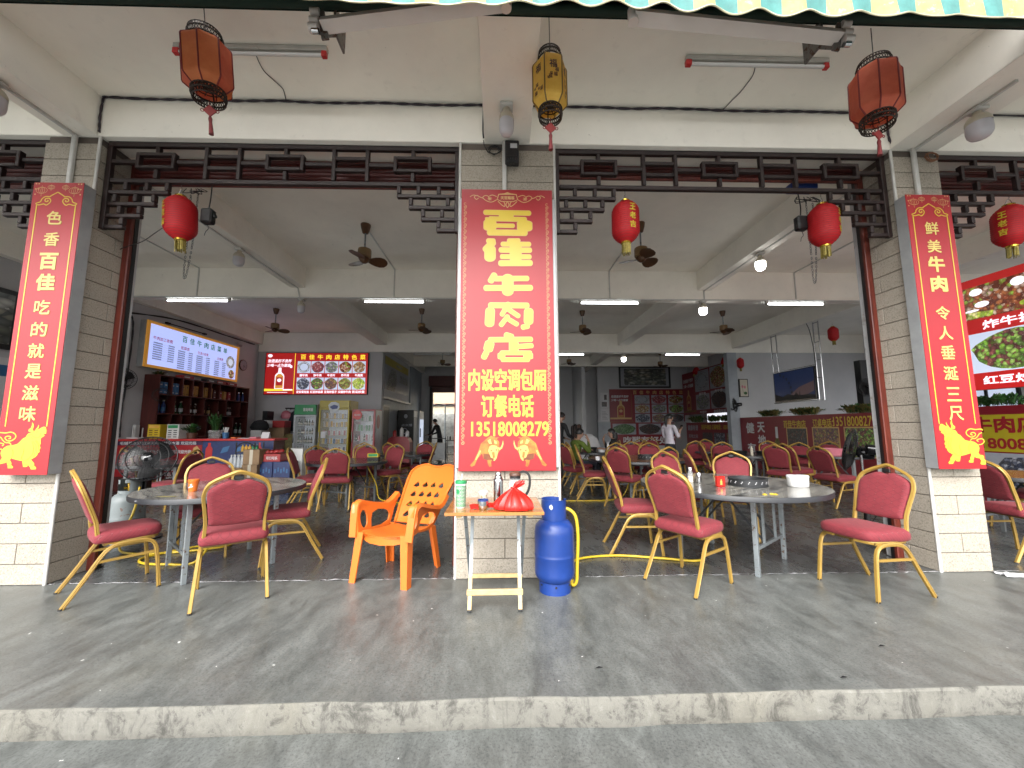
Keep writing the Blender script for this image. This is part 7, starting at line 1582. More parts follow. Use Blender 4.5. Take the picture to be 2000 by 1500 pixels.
t = thing('serving_cart', (-1.65, 15.0, 0), 'black wire serving trolley with bottles by the far doorway', 'cart')
for z in (.25, .78): q = MB(); q.box(-.45, -.28, z, .45, .28, z+.03); q.build('tray', 'black', t)
for x in (-.44, .44):
    for y in (-.27, .27): q = MB(); q.tube([(x, y, 0), (x, y, .95)], .013, 6); q.build('post', 'black', t)
for k in range(7): bottle(-1.95+k*.09, 15.0+random.uniform(-.12, .1), .811, random.uniform(.14, .24), .03, random.choice(['paper', 'brown_glass', 'red_box', 'cream_plastic']), 'white', ords[k]+' condiment bottle from the left on the black serving trolley', 'bottles on the serving trolley')
# ---- right back wall: landscape picture, dish boards
t = thing('landscape_picture', (7.13, 18.88, 3.2), 'wide black framed ink landscape picture high on the far wall', 'picture'); q = MB()
for b_ in ((5.84, 3.20, 8.42, 3.28), (5.84, 4.22, 8.42, 4.30), (5.84, 3.2801, 5.92, 4.2199), (8.34, 3.2801, 8.42, 4.2199)): q.box(b_[0], 18.84, b_[1], b_[2], 18.898, b_[3])
put(q, 'frame', 'black', t); f = fy(18.875); q = MB(); rect(q, f, 5.92, 3.28, 8.34, 4.22); put(q, 'mount', 'photo_grey', t); q = MB(); rect(q, fy(18.872), 6.10, 3.34, 8.2, 4.16); put(q, 'ink_print', 'ink_wash', t)
t = thing('dish_board', (7.1, 18.88, .4), 'unlit red dish board covering the far wall below the landscape picture', 'menu board'); q = MB(); q.box(5.32, 18.86, .38, 9.05, 18.897, 3.14); put(q, 'panel', 'board_red', t); f = fy(18.858)
q = MB(); q.ribbon([(6.42, 1.56), (6.42, 3.14)], .015, f); q.ribbon([(5.32, 1.53), (9.05, 1.53)], .02, f); put(q, 'divider', 'gold_dark', t); q = MB()
for i, ch in enumerate('百佳牛肉店特色菜'): write(q, ch, fy(18.856), 6.60+i*.33, 2.98, .19, .19, .03)
put(q, 'heading', 'pale_gold', t); q = MB(); write(q, '劲酒虽好不贪杯', fy(18.856), 5.85, 2.78, .86, .13, .02, .15); write(q, '少喝一点为健康', fy(18.856), 5.83, 2.60, .84, .12, .02, .15); put(q, 'slogan', 'print_white', t)
bottle_print(t, fy(18.857), 5.88, 1.72, .86, False); q = MB(); rect(q, fy(18.856), 5.34, 1.66, 6.40, 1.74); put(q, 'light_streak', 'pale_gold', t)
for r, ks in enumerate((('hotpot', 'beefred', 'ribs'), ('oxtail', 'tripe', 'beans'), ('wrap', 'eggplant', 'darkplate'))):
    for c_ in range(3): dish(t, fy(18.857), 6.95+c_*.84, 2.63-r*.46, .74, .42, ks[c_], False)
for (cx, w, k) in ((6.02, 1.15, 'greens'), (7.28, 1.1, 'darkplate'), (8.5, 1.1, 'tripe')): dish(t, fy(18.857), cx, 1.18, w, .52, k, False)
q = MB(); write(q, '吃醋有好处', fy(18.855), 7.05, .64, 2.2, .36, .03); put(q, 'lettering', 'print_white', t)
t = thing('notice_poster', (5.0, 18.7, 1.9), 'small framed poster with plants on the far wall pier', 'poster'); q = MB(); q.box(4.83, 18.69, 2.22, 5.22, 18.718, 2.95); put(q, 'sheet', 'paper', t); q = MB(); q.box(4.90, 18.687, 2.27, 5.15, 18.689, 2.50); q.box(5.02, 18.687, 2.6, 5.15, 18.689, 2.85); put(q, 'print', 'food_darkplate', t)
q = MB(); q.box(4.83, 18.69, 1.56, 5.24, 18.718, 2.18); o_ = q.build('notice_sheet', 'paper'); tag(o_, 'white notice sheet of lines below the small poster', 'notice'); q = MB()
for k in range(6): q.box(4.9, 18.687, 1.66+k*.07, 5.18-(k % 3)*.05, 18.689, 1.675+k*.07)
q.build('print', 'print_dark', o_)
t = thing('dish_board', (8.5, 16, 1.8), 'unlit red dish board with bottle hung at right angles to the far wall', 'menu board'); q = MB(); q.box(8.505, 14.15, 1.82, 8.56, 17.80, 3.72); put(q, 'panel', 'board_red', t); fr = lambda u, z, d=0: (8.503-d, 17.8-u, z)
bottle_print(t, fr, .55, 2.02, .90, False); q = MB(); write(q, '劲酒虽好不贪杯', lambda u, z, d=0: fr(u, z, .002), .56, 3.36, .90, .17, .02, .1); write(q, '少喝一点为健康', lambda u, z, d=0: fr(u, z, .002), .56, 3.12, .90, .16, .02, .1); put(q, 'slogan', 'print_white', t); q = MB(); q.ribbon([(1.12, 1.83), (1.12, 3.71)], .02, lambda u, z, d=0: fr(u, z, .002)); rect(q, lambda u, z, d=0: fr(u, z, .001), .02, 1.93, 1.11, 2.0); put(q, 'divider', 'gold_dark', t)
for (u, z, w, h, k, cap) in ((1.75, 3.22, 1.15, .88, 'hotpot', '涮牛肉'), (2.98, 3.24, 1.15, .88, 'ribs', '炸牛排'), (1.75, 2.33, 1.1, .66, 'tripe', '牛百叶'), (2.98, 2.36, 1.15, .72, 'darkplate', '定安菜包饭')): dish(t, fr, u, z, w, h, k, False, cap, 'print_white', .55 if len(cap) < 4 else .85, .13)
t = thing('low_partition', (8.35, 15.3, 0), 'low red partition with yellow number left of the blue grey post', 'partition'); q = MB(); q.box(8.30, 13.4, 0, 8.40, 17.2, 1.46); put(q, 'panel', 'board_red', t); fr2 = lambda u, z, d=0: (8.298-d, 17.2-u, z); q = MB(); write(q, '百佳牛肉店 订桌电话：13518008279', fr2, 2.5, 1.27, 2.4, .20, .025); put(q, 'lettering', 'gold_print', t); q = MB(); write(q, '健康有请', fr2, .58, 1.24, .9, .24, .03); write(q, '天地之间', fr2, .58, .88, .8, .16, .02); put(q, 'slogan', 'photo_grey', t)
for k in range(3): dish(t, fr2, 1.75+k*.85, .72, .75, .66, ('darkplate', 'wrap', 'eggplant')[k], False, plate=False)
for (y, lab) in ((16.3, 'left'), (15.0, 'middle'), (14.0, 'right')): leafy('trough_plant', 8.35, y, 1.46, .32, .32, 130, ['leaf', 'leaf_dry'], 'bushy plant on the back partition, '+lab+' of its three', None, .05, None, .7, 1.2)
q = MB(); q.box(9.27, 14.0, 1.3, 9.298, 17.2, 2.0); tag(q.build('side_window', 'window_glow'), 'bright window strip behind the back partition', 'window')
q = MB(); q.box(8.02, 12.72, 2.27, 8.32, 12.776, 2.88); o_ = q.build('flower_picture', 'black'); tag(o_, 'small black framed picture of pale flowers beside the far post', 'picture'); q = MB(); q.box(8.045, 12.716, 2.295, 8.295, 12.719, 2.855); q.build('mount', 'cream_plastic', o_); q = MB(); f = fy(12.713)
for (a, b_) in ((8.12, 2.62), (8.2, 2.60)): oval(q, f, a, b_, .035, .05, 10)
q.build('flower_print', 'pink_plastic', o_); q = MB(); oval(q, f, 8.21, 2.40, .06, .05, 10); q.ribbon([(8.12, 2.57), (8.14, 2.4)], .008, f); q.build('leaf_print', 'leaf', o_)
# ---- television in its hanging steel frame
t = thing('television', (7.95, 10.2, 2.0), 'television hung from the beam in a steel tube frame, showing blue city scene', 'television')
q = MB(); q.box(7.93, 9.47, 1.97, 7.99, 10.96, 2.81, .006); put(q, 'body', 'black_gloss', t); ftv = lambda u, z, d=0: (7.928-d, 10.93-u, z); q = MB(); rect(q, ftv, 0, 2.0, 1.43, 2.79); put(q, 'screen', 'tv_blue', t); q = MB(); q.plate([(.45, 2.06), (.75, 2.12), (1.15, 2.10), (1.42, 2.2), (1.42, 2.45), (.9, 2.32)], [], lambda u, z, d=0: ftv(u, z, .002)); put(q, 'glow_print', 'tv_glow', t); q = MB(); q.plate([(0, 2.0), (1.43, 2.0), (1.43, 2.08), (1.2, 2.12), (.95, 2.10), (.93, 2.25), (.90, 2.10), (.8, 2.2), (.72, 2.12), (.5, 2.18), (.3, 2.1), (0, 2.2)], [], lambda u, z, d=0: ftv(u, z, .004))
for k in range(7): a = .3+k*.25; oval(q, lambda u, z, d=0: ftv(u, z, .005), .10+.55*sin(a), 2.2+.55*cos(a), .035, .04, 10)
put(q, 'skyline_print', 'black', t)
for ya, yb in ((10.985, 10.78), (9.44, 9.28)):
    for y in (ya, yb): q = MB(); q.tube([(7.97, y, 1.93), (7.97, y, 3.925)], .014, 8); put(q, 'frame_post', 'chrome', t, 60)
    q = MB()
    for z in (1.94, 2.5, 2.95, 3.4, 3.9): q.tube([(7.97, ya, z), (7.97, yb, z)], .011, 6)
    put(q, 'frame_rung', 'chrome', t)
q = MB(); q.tube([(7.93, 9.44, 1.95), (7.93, 10.98, 1.95)], .016, 8); q.tube([(7.94, 9.44, 2.84), (7.94, 10.98, 2.84)], .012, 8); put(q, 'frame_bar', 'chrome', t, 60)
cable([(7.9, 9.55, 3.93), (7.92, 9.45, 3.5), (7.93, 9.42, 2.7)], 'black television cable hanging from the beam', .008, 'cable_black', strands=1)
# ---- printed partitions along the right
t = thing('printed_partition', (8.0, 10, 0), 'red printed partition with yellow phone number under the television', 'partition'); q = MB(); q.box(7.95, 7.0, 0, 8.05, 12.70, 1.575, .004); put(q, 'panel', 'board_red', t); fr3 = lambda u, z, d=0: (7.947-d, 12.7-u, z); f4 = lambda u, z, d=0: fr3(u, z, .002)
q = MB(); write(q, '百佳牛肉店', f4, 2.38, 1.345, .80, .205, .02); write(q, '订桌电话：', f4, 3.32, 1.365, .62, .21, .02); write(q, '13518008279', f4, 4.16, 1.395, 1.06, .225, .012); put(q, 'lettering', 'gold_print', t)
q = MB(); write(q, '健', f4, .50, 1.24, .40, .34, .03); write(q, '有', f4, .52, .62, .40, .28, .03); write(q, '请', f4, .54, .22, .40, .28, .03); write(q, '天', f4, 1.02, 1.26, .34, .32, .03); write(q, '地', f4, 1.03, .88, .36, .30, .03); write(q, '之', f4, 1.03, .52, .34, .26, .03); put(q, 'slogan', 'print_white', t)
q = MB(); f5 = lambda u, z, d=0: fr3(u, z, .003); q.plate([(1.58, .6), (1.58, .85), (1.63, .92), (1.63, 1.28), (1.74, 1.28), (1.74, .92), (1.79, .85), (1.79, .6)], [], f5); put(q, 'bottle_print', 'leaf_dry', t); q = MB(); rect(q, lambda u, z, d=0: fr3(u, z, .004), 1.635, .95, 1.735, 1.27); put(q, 'bottle_label', 'paper', t)
for (u0, u1, z1, k) in ((2.10, 2.78, 1.225, 'darkplate'), (3.0, 3.74, 1.235, 'eggplant'), (3.92, 4.75, 1.24, 'beans'), (4.95, 5.6, 1.24, 'beefred')):
    q = MB(); rect(q, f4, u0-.03, .60, u1+.03, z1+.03); put(q, 'photo_border', 'pale_gold', t); q = MB(); rect(q, f5, u0, .63, u1, z1); put(q, 'dish_photo', 'food_'+k, t)
t = thing('printed_partition', (8.0, 5, 0), 'printed partition with yellow panel and dark red characters at the right edge', 'partition'); q = MB(); q.box(7.95, 3.6, 0, 8.05, 6.32, 1.60, .004); put(q, 'panel', 'board_red', t); fr6 = lambda u, z, d=0: (7.947-d, 6.32-u, z)
q = MB(); rect(q, lambda u, z, d=0: fr6(u, z, .002), .0, .87, 2.7, 1.46); put(q, 'yellow_panel', 'sign_yellow', t); q = MB(); f7 = lambda u, z, d=0: fr6(u, z, .004); write(q, '牛肉店', f7, .40, 1.30, .86, .26, .035); write(q, '13518008279', f7, .36, 1.0, 1.30, .17, .03); put(q, 'lettering', 'deep_red', t)
q = MB(); rect(q, lambda u, z, d=0: fr6(u, z, .002), .05, .05, 2.6, .85); put(q, 'photo_ground', 'photo_grey', t); q = MB(); q.plate([(.15, .35), (.2, .6), (.35, .78), (.6, .80), (.85, .7), (.9, .4), (.7, .2), (.4, .15)], [], lambda u, z, d=0: fr6(u, z, .004)); put(q, 'dish_photo', 'food_wrap', t)
t = thing('dish_screen', (7.95, 5, 1.87), 'lit red board with two large dish photos at the right photo edge', 'menu board'); q = MB(); q.box(7.95, 3.6, 1.87, 8.06, 6.26, 3.74, .004); put(q, 'case', 'print_red', t); fr8 = lambda u, z, d=0: (7.947-d, 6.26-u, z); q = MB(); rect(q, fr8, 0, 1.875, 2.6, 3.735); put(q, 'screen', 'lit_red', t)
dish(t, fr8, .60, 3.33, 1.12, .55, 'ribs', True, plate=False, rnd=1.04); dish(t, fr8, .60, 2.48, 1.12, .66, 'beans', True)
q = MB(); f9 = lambda u, z, d=0: fr8(u, z, .006); q.plate([(.05, 3.07), (.12, 3.18), (.42, 3.14), (.40, 3.07)], [], f9); oval(q, f9, .85, 3.15, .12, .05, 12); put(q, 'lettuce_photo', 'lit_melon', t); q = MB()
for (a, b_, r1, r2) in ((.22, 3.50, .09, .06), (.75, 3.50, .09, .07), (.28, 3.28, .10, .05), (.14, 3.20, .10, .02)): q = MB(); oval(q, lambda u, z, d=0: fr8(u, z, .007), a, b_, r1, r2, 12); put(q, 'onion_photo', 'lit_white', t)
q = MB(); write(q, '炸牛排', f9, .58, 2.93, .66, .15, .03); write(q, '红豆炒韭菜', f9, .66, 2.02, 1.0, .14, .03); put(q, 'lettering', 'lit_white', t)
for (y, w, lab) in ((11.3, .55, 'left'), (9.95, .55, 'middle'), (8.4, .55, 'right')): leafy('trough_plant', 8.0, y, 1.575, .26, .24, 260, ['leaf', 'leaf_dry', 'leaf_dry'], 'bushy plant on the partition under the television, '+lab+' of its three', None, .034, None, .7, 1.3)
leafy('trough_plant', 8.0, 6.0, 1.60, .24, .22, 160, ['leaf'], 'dark bushy plant between the lit dish board and the yellow partition', None, .034, None, .7, 1.2)
# ---- left wall of the first bay (strip beside the left board)
t = thing('landscape_picture', (-7.98, 5.4, 2.6), 'dark framed landscape picture cut by the left photo edge', 'picture'); q = MB(); q.box(-7.995, 4.4, 2.55, -7.94, 6.42, 3.52, .006); put(q, 'frame', 'black', t); q = MB(); rect(q, fx(-7.938, 1), 4.48, 2.63, 6.34, 3.44); put(q, 'print', 'ink_wash', t)
t = thing('notice_board', (-7.98, 5.4, 1.5), 'white notice board below the picture at the left photo edge', 'notice board'); q = MB(); q.box(-7.995, 4.6, 1.35, -7.96, 6.45, 2.42); put(q, 'panel', 'paper', t); q = MB(); rect(q, fx(-7.958, 1), 4.7, 2.12, 6.4, 2.30)
for k in range(3): rect(q, fx(-7.957, 1), 5.9, 1.5+k*.2, 6.3, 1.62+k*.2)
put(q, 'print', 'gift_blue', t)
# ---- small things on the inner tables
can('seasoning_bottle', [(0, 0), (.025, 0), (.026, .10), (.012, .14), (.012, .17), (0, .17)], 'cream_plastic', 4.85, 7.45, .732, 'pale seasoning bottle on the dark table by the partition', 'bottle')
for i, (x, y, lab) in enumerate(((4.85, 7.85, 'black pan on the dark table by the partition'), (5.3, 7.75, 'second black pan on the dark table by the partition'))): can('pan', [(0, 0), (.13, 0), (.15, .06), (.14, .06), (.12, .01)], 'black', x, y, .731, lab, 'pan')
can('basin', [(0, 0), (.15, 0), (.19, .13), (.18, .13), (.14, .01)], 'pink_plastic', 6.35, 7.35, .731, 'pink plastic basin on the dark table by the fan', 'basin')
q = MB(); q.box(4.85, 8.75, .731, 5.10, 8.95, .83, .005); tag(q.build('blue_box', 'gift_blue'), 'blue box on the far table right of the standing woman', 'box')
for i, (x, y, h, r, m, lab) in enumerate(((1.78, 8.75, .20, .026, 'red_box', 'red sauce bottle on the diners table'), (2.4, 8.72, .22, .026, 'paper', 'white bottle on the diners table'), (2.05, 8.95, .09, .16, 'black', 'black hotpot on the diners table'), (1.9, 8.6, .05, .09, 'pink_plastic', 'pink bowl on the diners table'), (2.22, 8.6, .05, .08, 'paper', 'white bowl on the diners table'), (1.66, 8.95, .10, .04, 'leaf_dry', 'olive jar on the diners table'), (1.62, 6.55, .06, .04, 'paper', 'white cup on the wood topped table'), (1.9, 6.5, .08, .035, 'orange_plastic', 'orange cup on the wood topped table'))): can('bowl' if 'bowl' in lab else lab.split()[1] if i < 2 else lab.split()[1], [(0, 0), (r, 0), (r*1.05, h*.65), (r*.5 if h > .15 else r*1.05, h*.8), (r*.4 if h > .15 else r*1.06, h), (0, h)] if h > .15 else [(0, 0), (r*.8, 0), (r, h), (r*.92, h), (r*.7, h*.2)], m, x, y, .732 if i < 6 else .727, lab, lab.split()[1])
lump('covered_bundle', 3.0, 13.4, 0, .42, .30, 1.05, 'paper', 'white cloth covered bundle beside the far wall pier', 'bundle', 3)
# row of dark hanging coats on the side wall of the corridor
for k in range(6):
    q = MB(); y = 17.45+k*.30; q.box(3.45, y, .55+.04*(k % 2), 3.60, y+.26, 1.42-.03*(k % 3), .05); tag(q.build('hanging_coat', 'cloth_black' if k % 2 else 'pot_brown'), ('nearest', 'second', 'third', 'fourth', 'fifth', 'farthest')[k]+' dark coat of the row hanging on the corridor wall', 'coat', 'coats on the corridor wall')
# ================================================================== people
def figure(label, J, E, rads, cloth, loc, rz, hair=None, mats=('shirt_white', 'cloth_navy', 'skin'), hand_bits=()):
    """J joint -> position, E edges, rads joint -> (rx, ry); cloth(p) -> material slot"""
    names = list(J); me = bpy.data.meshes.new('person'); me.from_pydata([J[n] for n in names], [(names.index(a), names.index(b_)) for a, b_ in E], [])
    o = bpy.data.objects.new('person', me); COL.objects.link(o)
    md = o.modifiers.new('skin', 'SKIN'); sv = me.skin_vertices[0].data
    for i, n in enumerate(names):
        r = rads[n]; sv[i].radius = r if isinstance(r, tuple) else (r, r); sv[i].use_root = (n == 'pelvis')
    md.use_smooth_shade = True; md.branch_smoothing = .6
    o.modifiers.new('sub', 'SUBSURF').levels = 2; o.modifiers['sub'].render_levels = 2
    dg = bpy.context.evaluated_depsgraph_get(); m2 = bpy.data.meshes.new_from_object(o.evaluated_get(dg))
    o.modifiers.clear(); o.data = m2; m2.name = 'person'
    m2.materials.clear()
    for m_ in mats: m2.materials.append(MATS[m_])
    m2.polygons.foreach_set('material_index', [cloth(p.center) for p in m2.polygons]); m2.polygons.foreach_set('use_smooth', [True]*len(m2.polygons))
    o.location = loc; o.rotation_euler = (0, 0, rz)
    return tag(o, label, 'person')
def face(o, c, fwd, r):
    """eyes, brows, lips and ears at head centre c, looking along fwd"""
    f = Vector(fwd).normalized(); s_ = f.cross(Vector((0, 0, 1))).normalized(); u = s_.cross(f).normalized(); c = Vector(c)
    for k in (-1, 1):
        q = MB(); p = c+f*r*.88+s_*(k*.030)+u*.008
        q.lathe([(0, -.005), (.009, -.003), (.011, 0), (.009, .004), (0, .006)], 10); q.v = [tuple(p+s_*a*1.3+u*b_*.7+f*z) for a, b_, z in q.v]; q.build('eye', 'hair', o, 60)
        q = MB(); q.tube([p+u*.020+s_*(k*-.014)+f*.003, p+u*.024+f*.003, p+u*.018+s_*(k*.016)-f*.002], .0028, 5); q.build('eyebrow', 'hair', o)
        q = MB(); q.tube([c+s_*(k*r*.98)+u*.02, c+s_*(k*r*1.06)+u*.0, c+s_*(k*r*.98)-u*.025], .012, 6); q.build('ear', 'skin', o, 60)
    q = MB(); q.tube([c+f*r*.93+u*.012, c+f*(r+.020)-u*.022, c+f*r*.95-u*.034], .010, 6, radii=[.6, 1.1, .7]); q.build('nose', 'skin', o, 60)
    q = MB(); q.tube([c+f*r*.90-u*.055-s_*.02, c+f*r*.97-u*.052, c+f*r*.90-u*.055+s_*.02], .006, 6); q.build('mouth', 'lips', o, 60)
def hairdo(o, c, fwd, r, tail=False, long=0):
    f = Vector(fwd).normalized(); s_ = f.cross(Vector((0, 0, 1))).normalized(); u = Vector((0, 0, 1)); c = Vector(c); q = MB(); n = 20; rows = 9; vs = []
    for j in range(rows+1):
        th = pi*.5*j/rows*1.25
        for i in range(n):
            a = 2*pi*i/n; front = max(0, cos(a)); tt = th*(1-.42*front)
            d_ = f*(cos(a)*sin(tt))+s_*(sin(a)*sin(tt))+u*cos(tt)
            vs.append(tuple(c+Vector(d_)*r*(1.10+.03*sin(a*7+j))+u*.012))
    q.add(vs, [(j*n+i, j*n+(i+1) % n, (j+1)*n+(i+1) % n, (j+1)*n+i) for j in range(rows) for i in range(n)])
    if tail: q.tube([c-f*r*.9+u*.04, c-f*r*1.35+u*.03, c-f*r*1.55-u*.08, c-f*r*1.4-u*.22], .035, 8, radii=[.8, 1.1, 1, .3])
    if long: q.tube([c-f*r*.75+u*.0, c-f*r*.85-u*.12, c-f*r*.8-u*long], .07, 10, radii=[1, 1.1, .6])
    q.build('hair', 'hair', o, 70)
HEAD = [('neck', (0, .0, 1.36), .050), ('chin', (0, .03, 1.44), .058), ('head', (0, .025, 1.50), (.080, .088)), ('crown', (0, .01, 1.575), .062)]
def hand(J, E, R, base, wrist, dirv, side, up, curl=.6):
    """palm and five curled fingers"""
    d_ = Vector(dirv).normalized(); s_ = Vector(side).normalized(); u = Vector(up).normalized(); w = Vector(wrist)
    J[base+'palm'] = tuple(w+d_*.055); R[base+'palm'] = (.030, .016); E.append((base+'wrist', base+'palm'))
    for k, L in enumerate((.060, .068, .064, .050)):
        p = w+d_*.088+s_*(.024-.016*k); a = base+'f%da' % k; b_ = base+'f%db' % k; c_ = base+'f%dc' % k
        J[a] = tuple(p); J[b_] = tuple(p+d_*L*.5+u*L*.28*curl); J[c_] = tuple(p+d_*L*.62+u*L*.75*curl); R[a] = .009; R[b_] = .0085; R[c_] = .007; E += [(base+'palm', a), (a, b_), (b_, c_)]
    J[base+'t1'] = tuple(w+d_*.03+s_*.036+u*.012); J[base+'t2'] = tuple(w+d_*.062+s_*.046+u*.03); R[base+'t1'] = .011; R[base+'t2'] = .008; E += [(base+'palm', base+'t1'), (base+'t1', base+'t2')]
# --- woman in white, arms folded, reading her phone (local: faces +y)
J = {'pelvis': (0, 0, .88), 'waist': (0, .01, 1.0), 'chest': (0, 0, 1.18), 'collar': (0, -.005, 1.30), 'neck': (0, .005, 1.37), 'chin': (0, .035, 1.43), 'head': (0, .03, 1.495), 'crown': (0, .015, 1.56)}
R = {'pelvis': (.150, .105), 'waist': (.118, .088), 'chest': (.135, .098), 'collar': (.085, .062), 'neck': .045, 'chin': .055, 'head': (.074, .086), 'crown': .062}
E = [('pelvis', 'waist'), ('waist', 'chest'), ('chest', 'collar'), ('collar', 'neck'), ('neck', 'chin'), ('chin', 'head'), ('head', 'crown')]
for s_, n_ in ((-1, 'l'), (1, 'r')):
    J[n_+'hip'] = (s_*.085, 0, .80); J[n_+'knee'] = (s_*.09, .02, .46); J[n_+'ankle'] = (s_*.09, -.01, .09); J[n_+'toe'] = (s_*.10, .13, .035); R.update({n_+'hip': .085, n_+'knee': .056, n_+'ankle': .040, n_+'toe': .032}); E += [('pelvis', n_+'hip'), (n_+'hip', n_+'knee'), (n_+'knee', n_+'ankle'), (n_+'ankle', n_+'toe')]
    J[n_+'shoulder'] = (s_*.165, -.01, 1.285); R[n_+'shoulder'] = .052; E.append(('collar', n_+'shoulder'))
J.update({'relbow': (.20, .06, 1.03), 'rwrist': (.10, .27, 1.18), 'lelbow': (-.21, .06, 1.03), 'lwrist': (.05, .18, 1.03)}); R.update({'relbow': .040, 'rwrist': .027, 'lelbow': .040, 'lwrist': .027}); E += [('rshoulder', 'relbow'), ('relbow', 'rwrist'), ('lshoulder', 'lelbow'), ('lelbow', 'lwrist')]
hand(J, E, R, 'r', J['rwrist'], (-.1, .75, .65), (-1, 0, 0), (-.2, -.5, .6), .5); hand(J, E, R, 'l', J['lwrist'], (1, .15, 0), (0, 0, 1), (.1, -.8, 0), .6)
def cl(p):
    if p.z > 1.335 and abs(p.x) < .12: return 2
    if p.y > .155 and p.z > .95: return 2
    if p.x > .03 and p.y > .145 and .95 < p.z < 1.12: return 2
    return 0 if p.z > .865 else 1
w_ = figure('woman in white long sleeved top standing and reading a phone', J, E, R, cl, (4.08, 9.35, .0), rad(-62), mats=('shirt_white', 'cloth_navy', 'skin'))
face(w_, (0, .03, 1.485), (0, 1, -.15), .086); hairdo(w_, (0, .022, 1.50), (0, 1, 0), .086, True)
q = MB(); q.box(-.036, -.005, -.075, .036, .005, .075, .004); q.xf(0, Matrix.Translation((.07, .355, 1.27)) @ Matrix.Rotation(rad(-35), 4, 'X')); ph = q.build('phone', 'black_gloss'); ph.matrix_world = Matrix.Translation((4.08, 9.35, 0)) @ Matrix.Rotation(rad(-62), 4, 'Z'); tag(ph, 'dark phone held by the woman in white', 'phone')
# --- seated diners and men
def seated(label, loc, rz, mats, hairlong=0, lean=.06, tilt=0, s_=1.0):
    J = {'pelvis': (0, -.02, .56), 'waist': (0, .0, .68), 'chest': (0, lean*.6, .86), 'collar': (0, lean, .985), 'neck': (0, lean+.02, 1.05), 'chin': (tilt, lean+.055, 1.10), 'head': (tilt, lean+.05, 1.165), 'crown': (tilt, lean+.03, 1.23)}
    R = {'pelvis': (.165, .125), 'waist': (.150, .115), 'chest': (.165, .115), 'collar': (.10, .07), 'neck': .052, 'chin': .06, 'head': (.078, .09), 'crown': .066}
    E = [('pelvis', 'waist'), ('waist', 'chest'), ('chest', 'collar'), ('collar', 'neck'), ('neck', 'chin'), ('chin', 'head'), ('head', 'crown')]
    for k, n_ in ((-1, 'l'), (1, 'r')):
        J[n_+'hip'] = (k*.10, .08, .55); J[n_+'knee'] = (k*.14, .42, .52); J[n_+'ankle'] = (k*.14, .40, .09); J[n_+'toe'] = (k*.15, .54, .035); R.update({n_+'hip': .09, n_+'knee': .062, n_+'ankle': .042, n_+'toe': .034}); E += [('pelvis', n_+'hip'), (n_+'hip', n_+'knee'), (n_+'knee', n_+'ankle'), (n_+'ankle', n_+'toe')]
        J[n_+'shoulder'] = (k*.19, lean-.01, .955); R[n_+'shoulder'] = .062; J[n_+'elbow'] = (k*.24, lean+.14, .76); R[n_+'elbow'] = .047; J[n_+'wrist'] = (k*.12, lean+.34, .80); R[n_+'wrist'] = .029; E += [('collar', n_+'shoulder'), (n_+'shoulder', n_+'elbow'), (n_+'elbow', n_+'wrist')]
    J['rwrist'] = (.07, lean+.24, 1.02)
    hand(J, E, R, 'r', J['rwrist'], (-.2, -.3, .9), (-1, 0, 0), (0, -.7, .2), .7); hand(J, E, R, 'l', J['lwrist'], (.3, .9, 0), (1, 0, 0), (0, 0, -1), .4)
    def c_(p):
        if p.z > 1.03 and abs(p.x) < .14: return 2
        if p.y > lean+.205 and p.z > .66: return 2
        return 0 if p.z > .60 and p.y < .34+lean else 1
    o = figure(label, J, E, R, c_, loc, rz, mats=mats); face(o, (tilt, lean+.05, 1.155), (0, 1, -.1), .09); hairdo(o, (tilt, lean+.042, 1.172), (0, 1, 0), .09, False, hairlong); return o
seated('man in green jumper sitting with his back half turned at the diners table', (1.60, 8.42, -.02), rad(-66), ('shirt_green', 'cloth_navy', 'skin'), 0, .06, .02)
seated('woman with long black hair in black, sitting at the diners table', (2.78, 9.42, -.03), rad(78), ('cloth_black', 'cloth_navy', 'skin'), .26, .05)
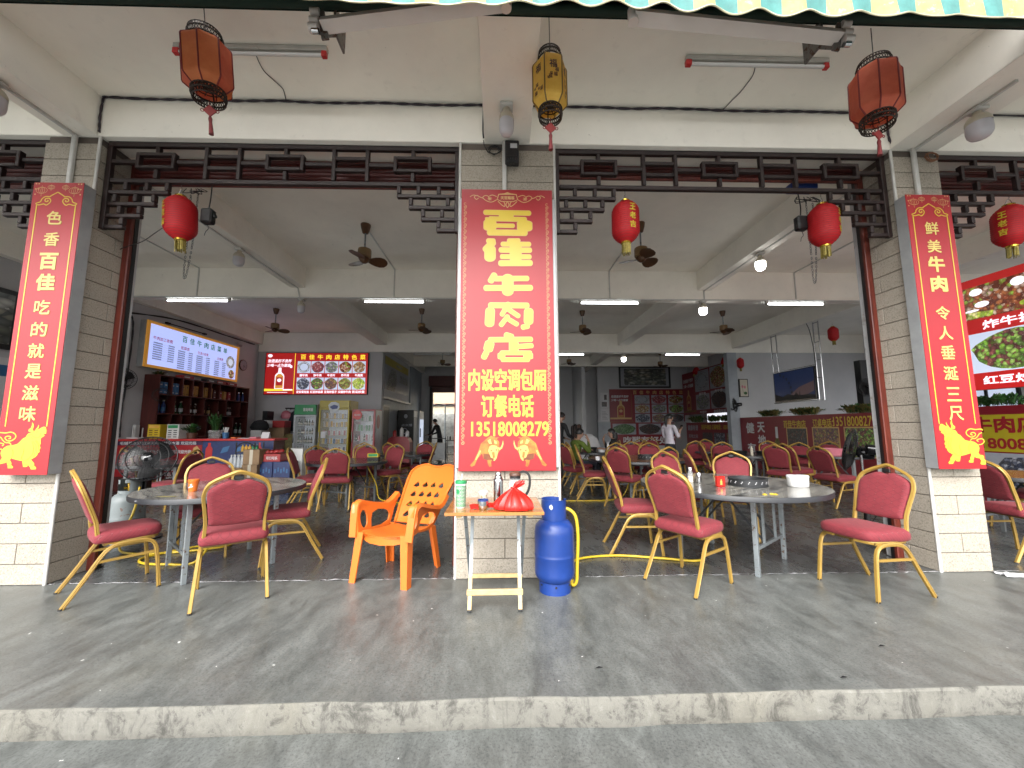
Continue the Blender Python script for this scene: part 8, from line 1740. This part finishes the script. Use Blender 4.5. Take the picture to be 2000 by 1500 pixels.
def standing(label, loc, rz, mats, bend=0, H=1.0):
    b_ = bend
    J = {'pelvis': (0, 0, .92), 'waist': (0, b_*.2, 1.05), 'chest': (0, b_*.6, 1.24), 'collar': (0, b_, 1.37-b_*.1), 'neck': (0, b_*1.15, 1.44-b_*.15), 'chin': (0, b_*1.25+.04, 1.49-b_*.2), 'head': (0, b_*1.3+.04, 1.555-b_*.2), 'crown': (0, b_*1.3+.025, 1.625-b_*.2)}
    R = {'pelvis': (.155, .11), 'waist': (.145, .10), 'chest': (.165, .11), 'collar': (.10, .07), 'neck': .052, 'chin': .06, 'head': (.077, .09), 'crown': .066}
    E = [('pelvis', 'waist'), ('waist', 'chest'), ('chest', 'collar'), ('collar', 'neck'), ('neck', 'chin'), ('chin', 'head'), ('head', 'crown')]
    for k, n_ in ((-1, 'l'), (1, 'r')):
        J[n_+'hip'] = (k*.09, 0, .83); J[n_+'knee'] = (k*.10, .03, .48); J[n_+'ankle'] = (k*.10, -.02, .09); J[n_+'toe'] = (k*.11, .13, .035); R.update({n_+'hip': .09, n_+'knee': .06, n_+'ankle': .042, n_+'toe': .034}); E += [('pelvis', n_+'hip'), (n_+'hip', n_+'knee'), (n_+'knee', n_+'ankle'), (n_+'ankle', n_+'toe')]
        J[n_+'shoulder'] = (k*.19, b_-.01, 1.34-b_*.1); R[n_+'shoulder'] = .06; J[n_+'elbow'] = (k*.24, b_+.07, 1.08); R[n_+'elbow'] = .046; J[n_+'wrist'] = (k*.17, b_+.30, 1.0); R[n_+'wrist'] = .028; E += [('collar', n_+'shoulder'), (n_+'shoulder', n_+'elbow'), (n_+'elbow', n_+'wrist')]
        hand(J, E, R, n_, J[n_+'wrist'], (-k*.2, .9, -.2), (-k, 0, 0), (0, 0, -1), .5)
    def c_(p):
        if p.z > 1.40-b_*.15 and abs(p.x) < .13: return 2
        if p.y > b_+.265: return 2
        return 0 if p.z > .90 else 1
    o = figure(label, J, E, R, c_, loc, rz, mats=mats); face(o, (0, b_*1.3+.04, 1.545-b_*.2), (0, 1, -.2), .09); hairdo(o, (0, b_*1.3+.032, 1.56-b_*.2), (0, 1, 0), .09); return o
standing('man in black standing bent over the trolley against the bright far doorway', (-2.45, 15.7, 0), rad(75), ('cloth_black', 'cloth_black', 'skin'), .16)
standing('person in dark jacket standing half hidden by the sign, behind the man in green', (1.42, 9.6, 0), rad(-60), ('cloth_black', 'cloth_black', 'skin'), .05)
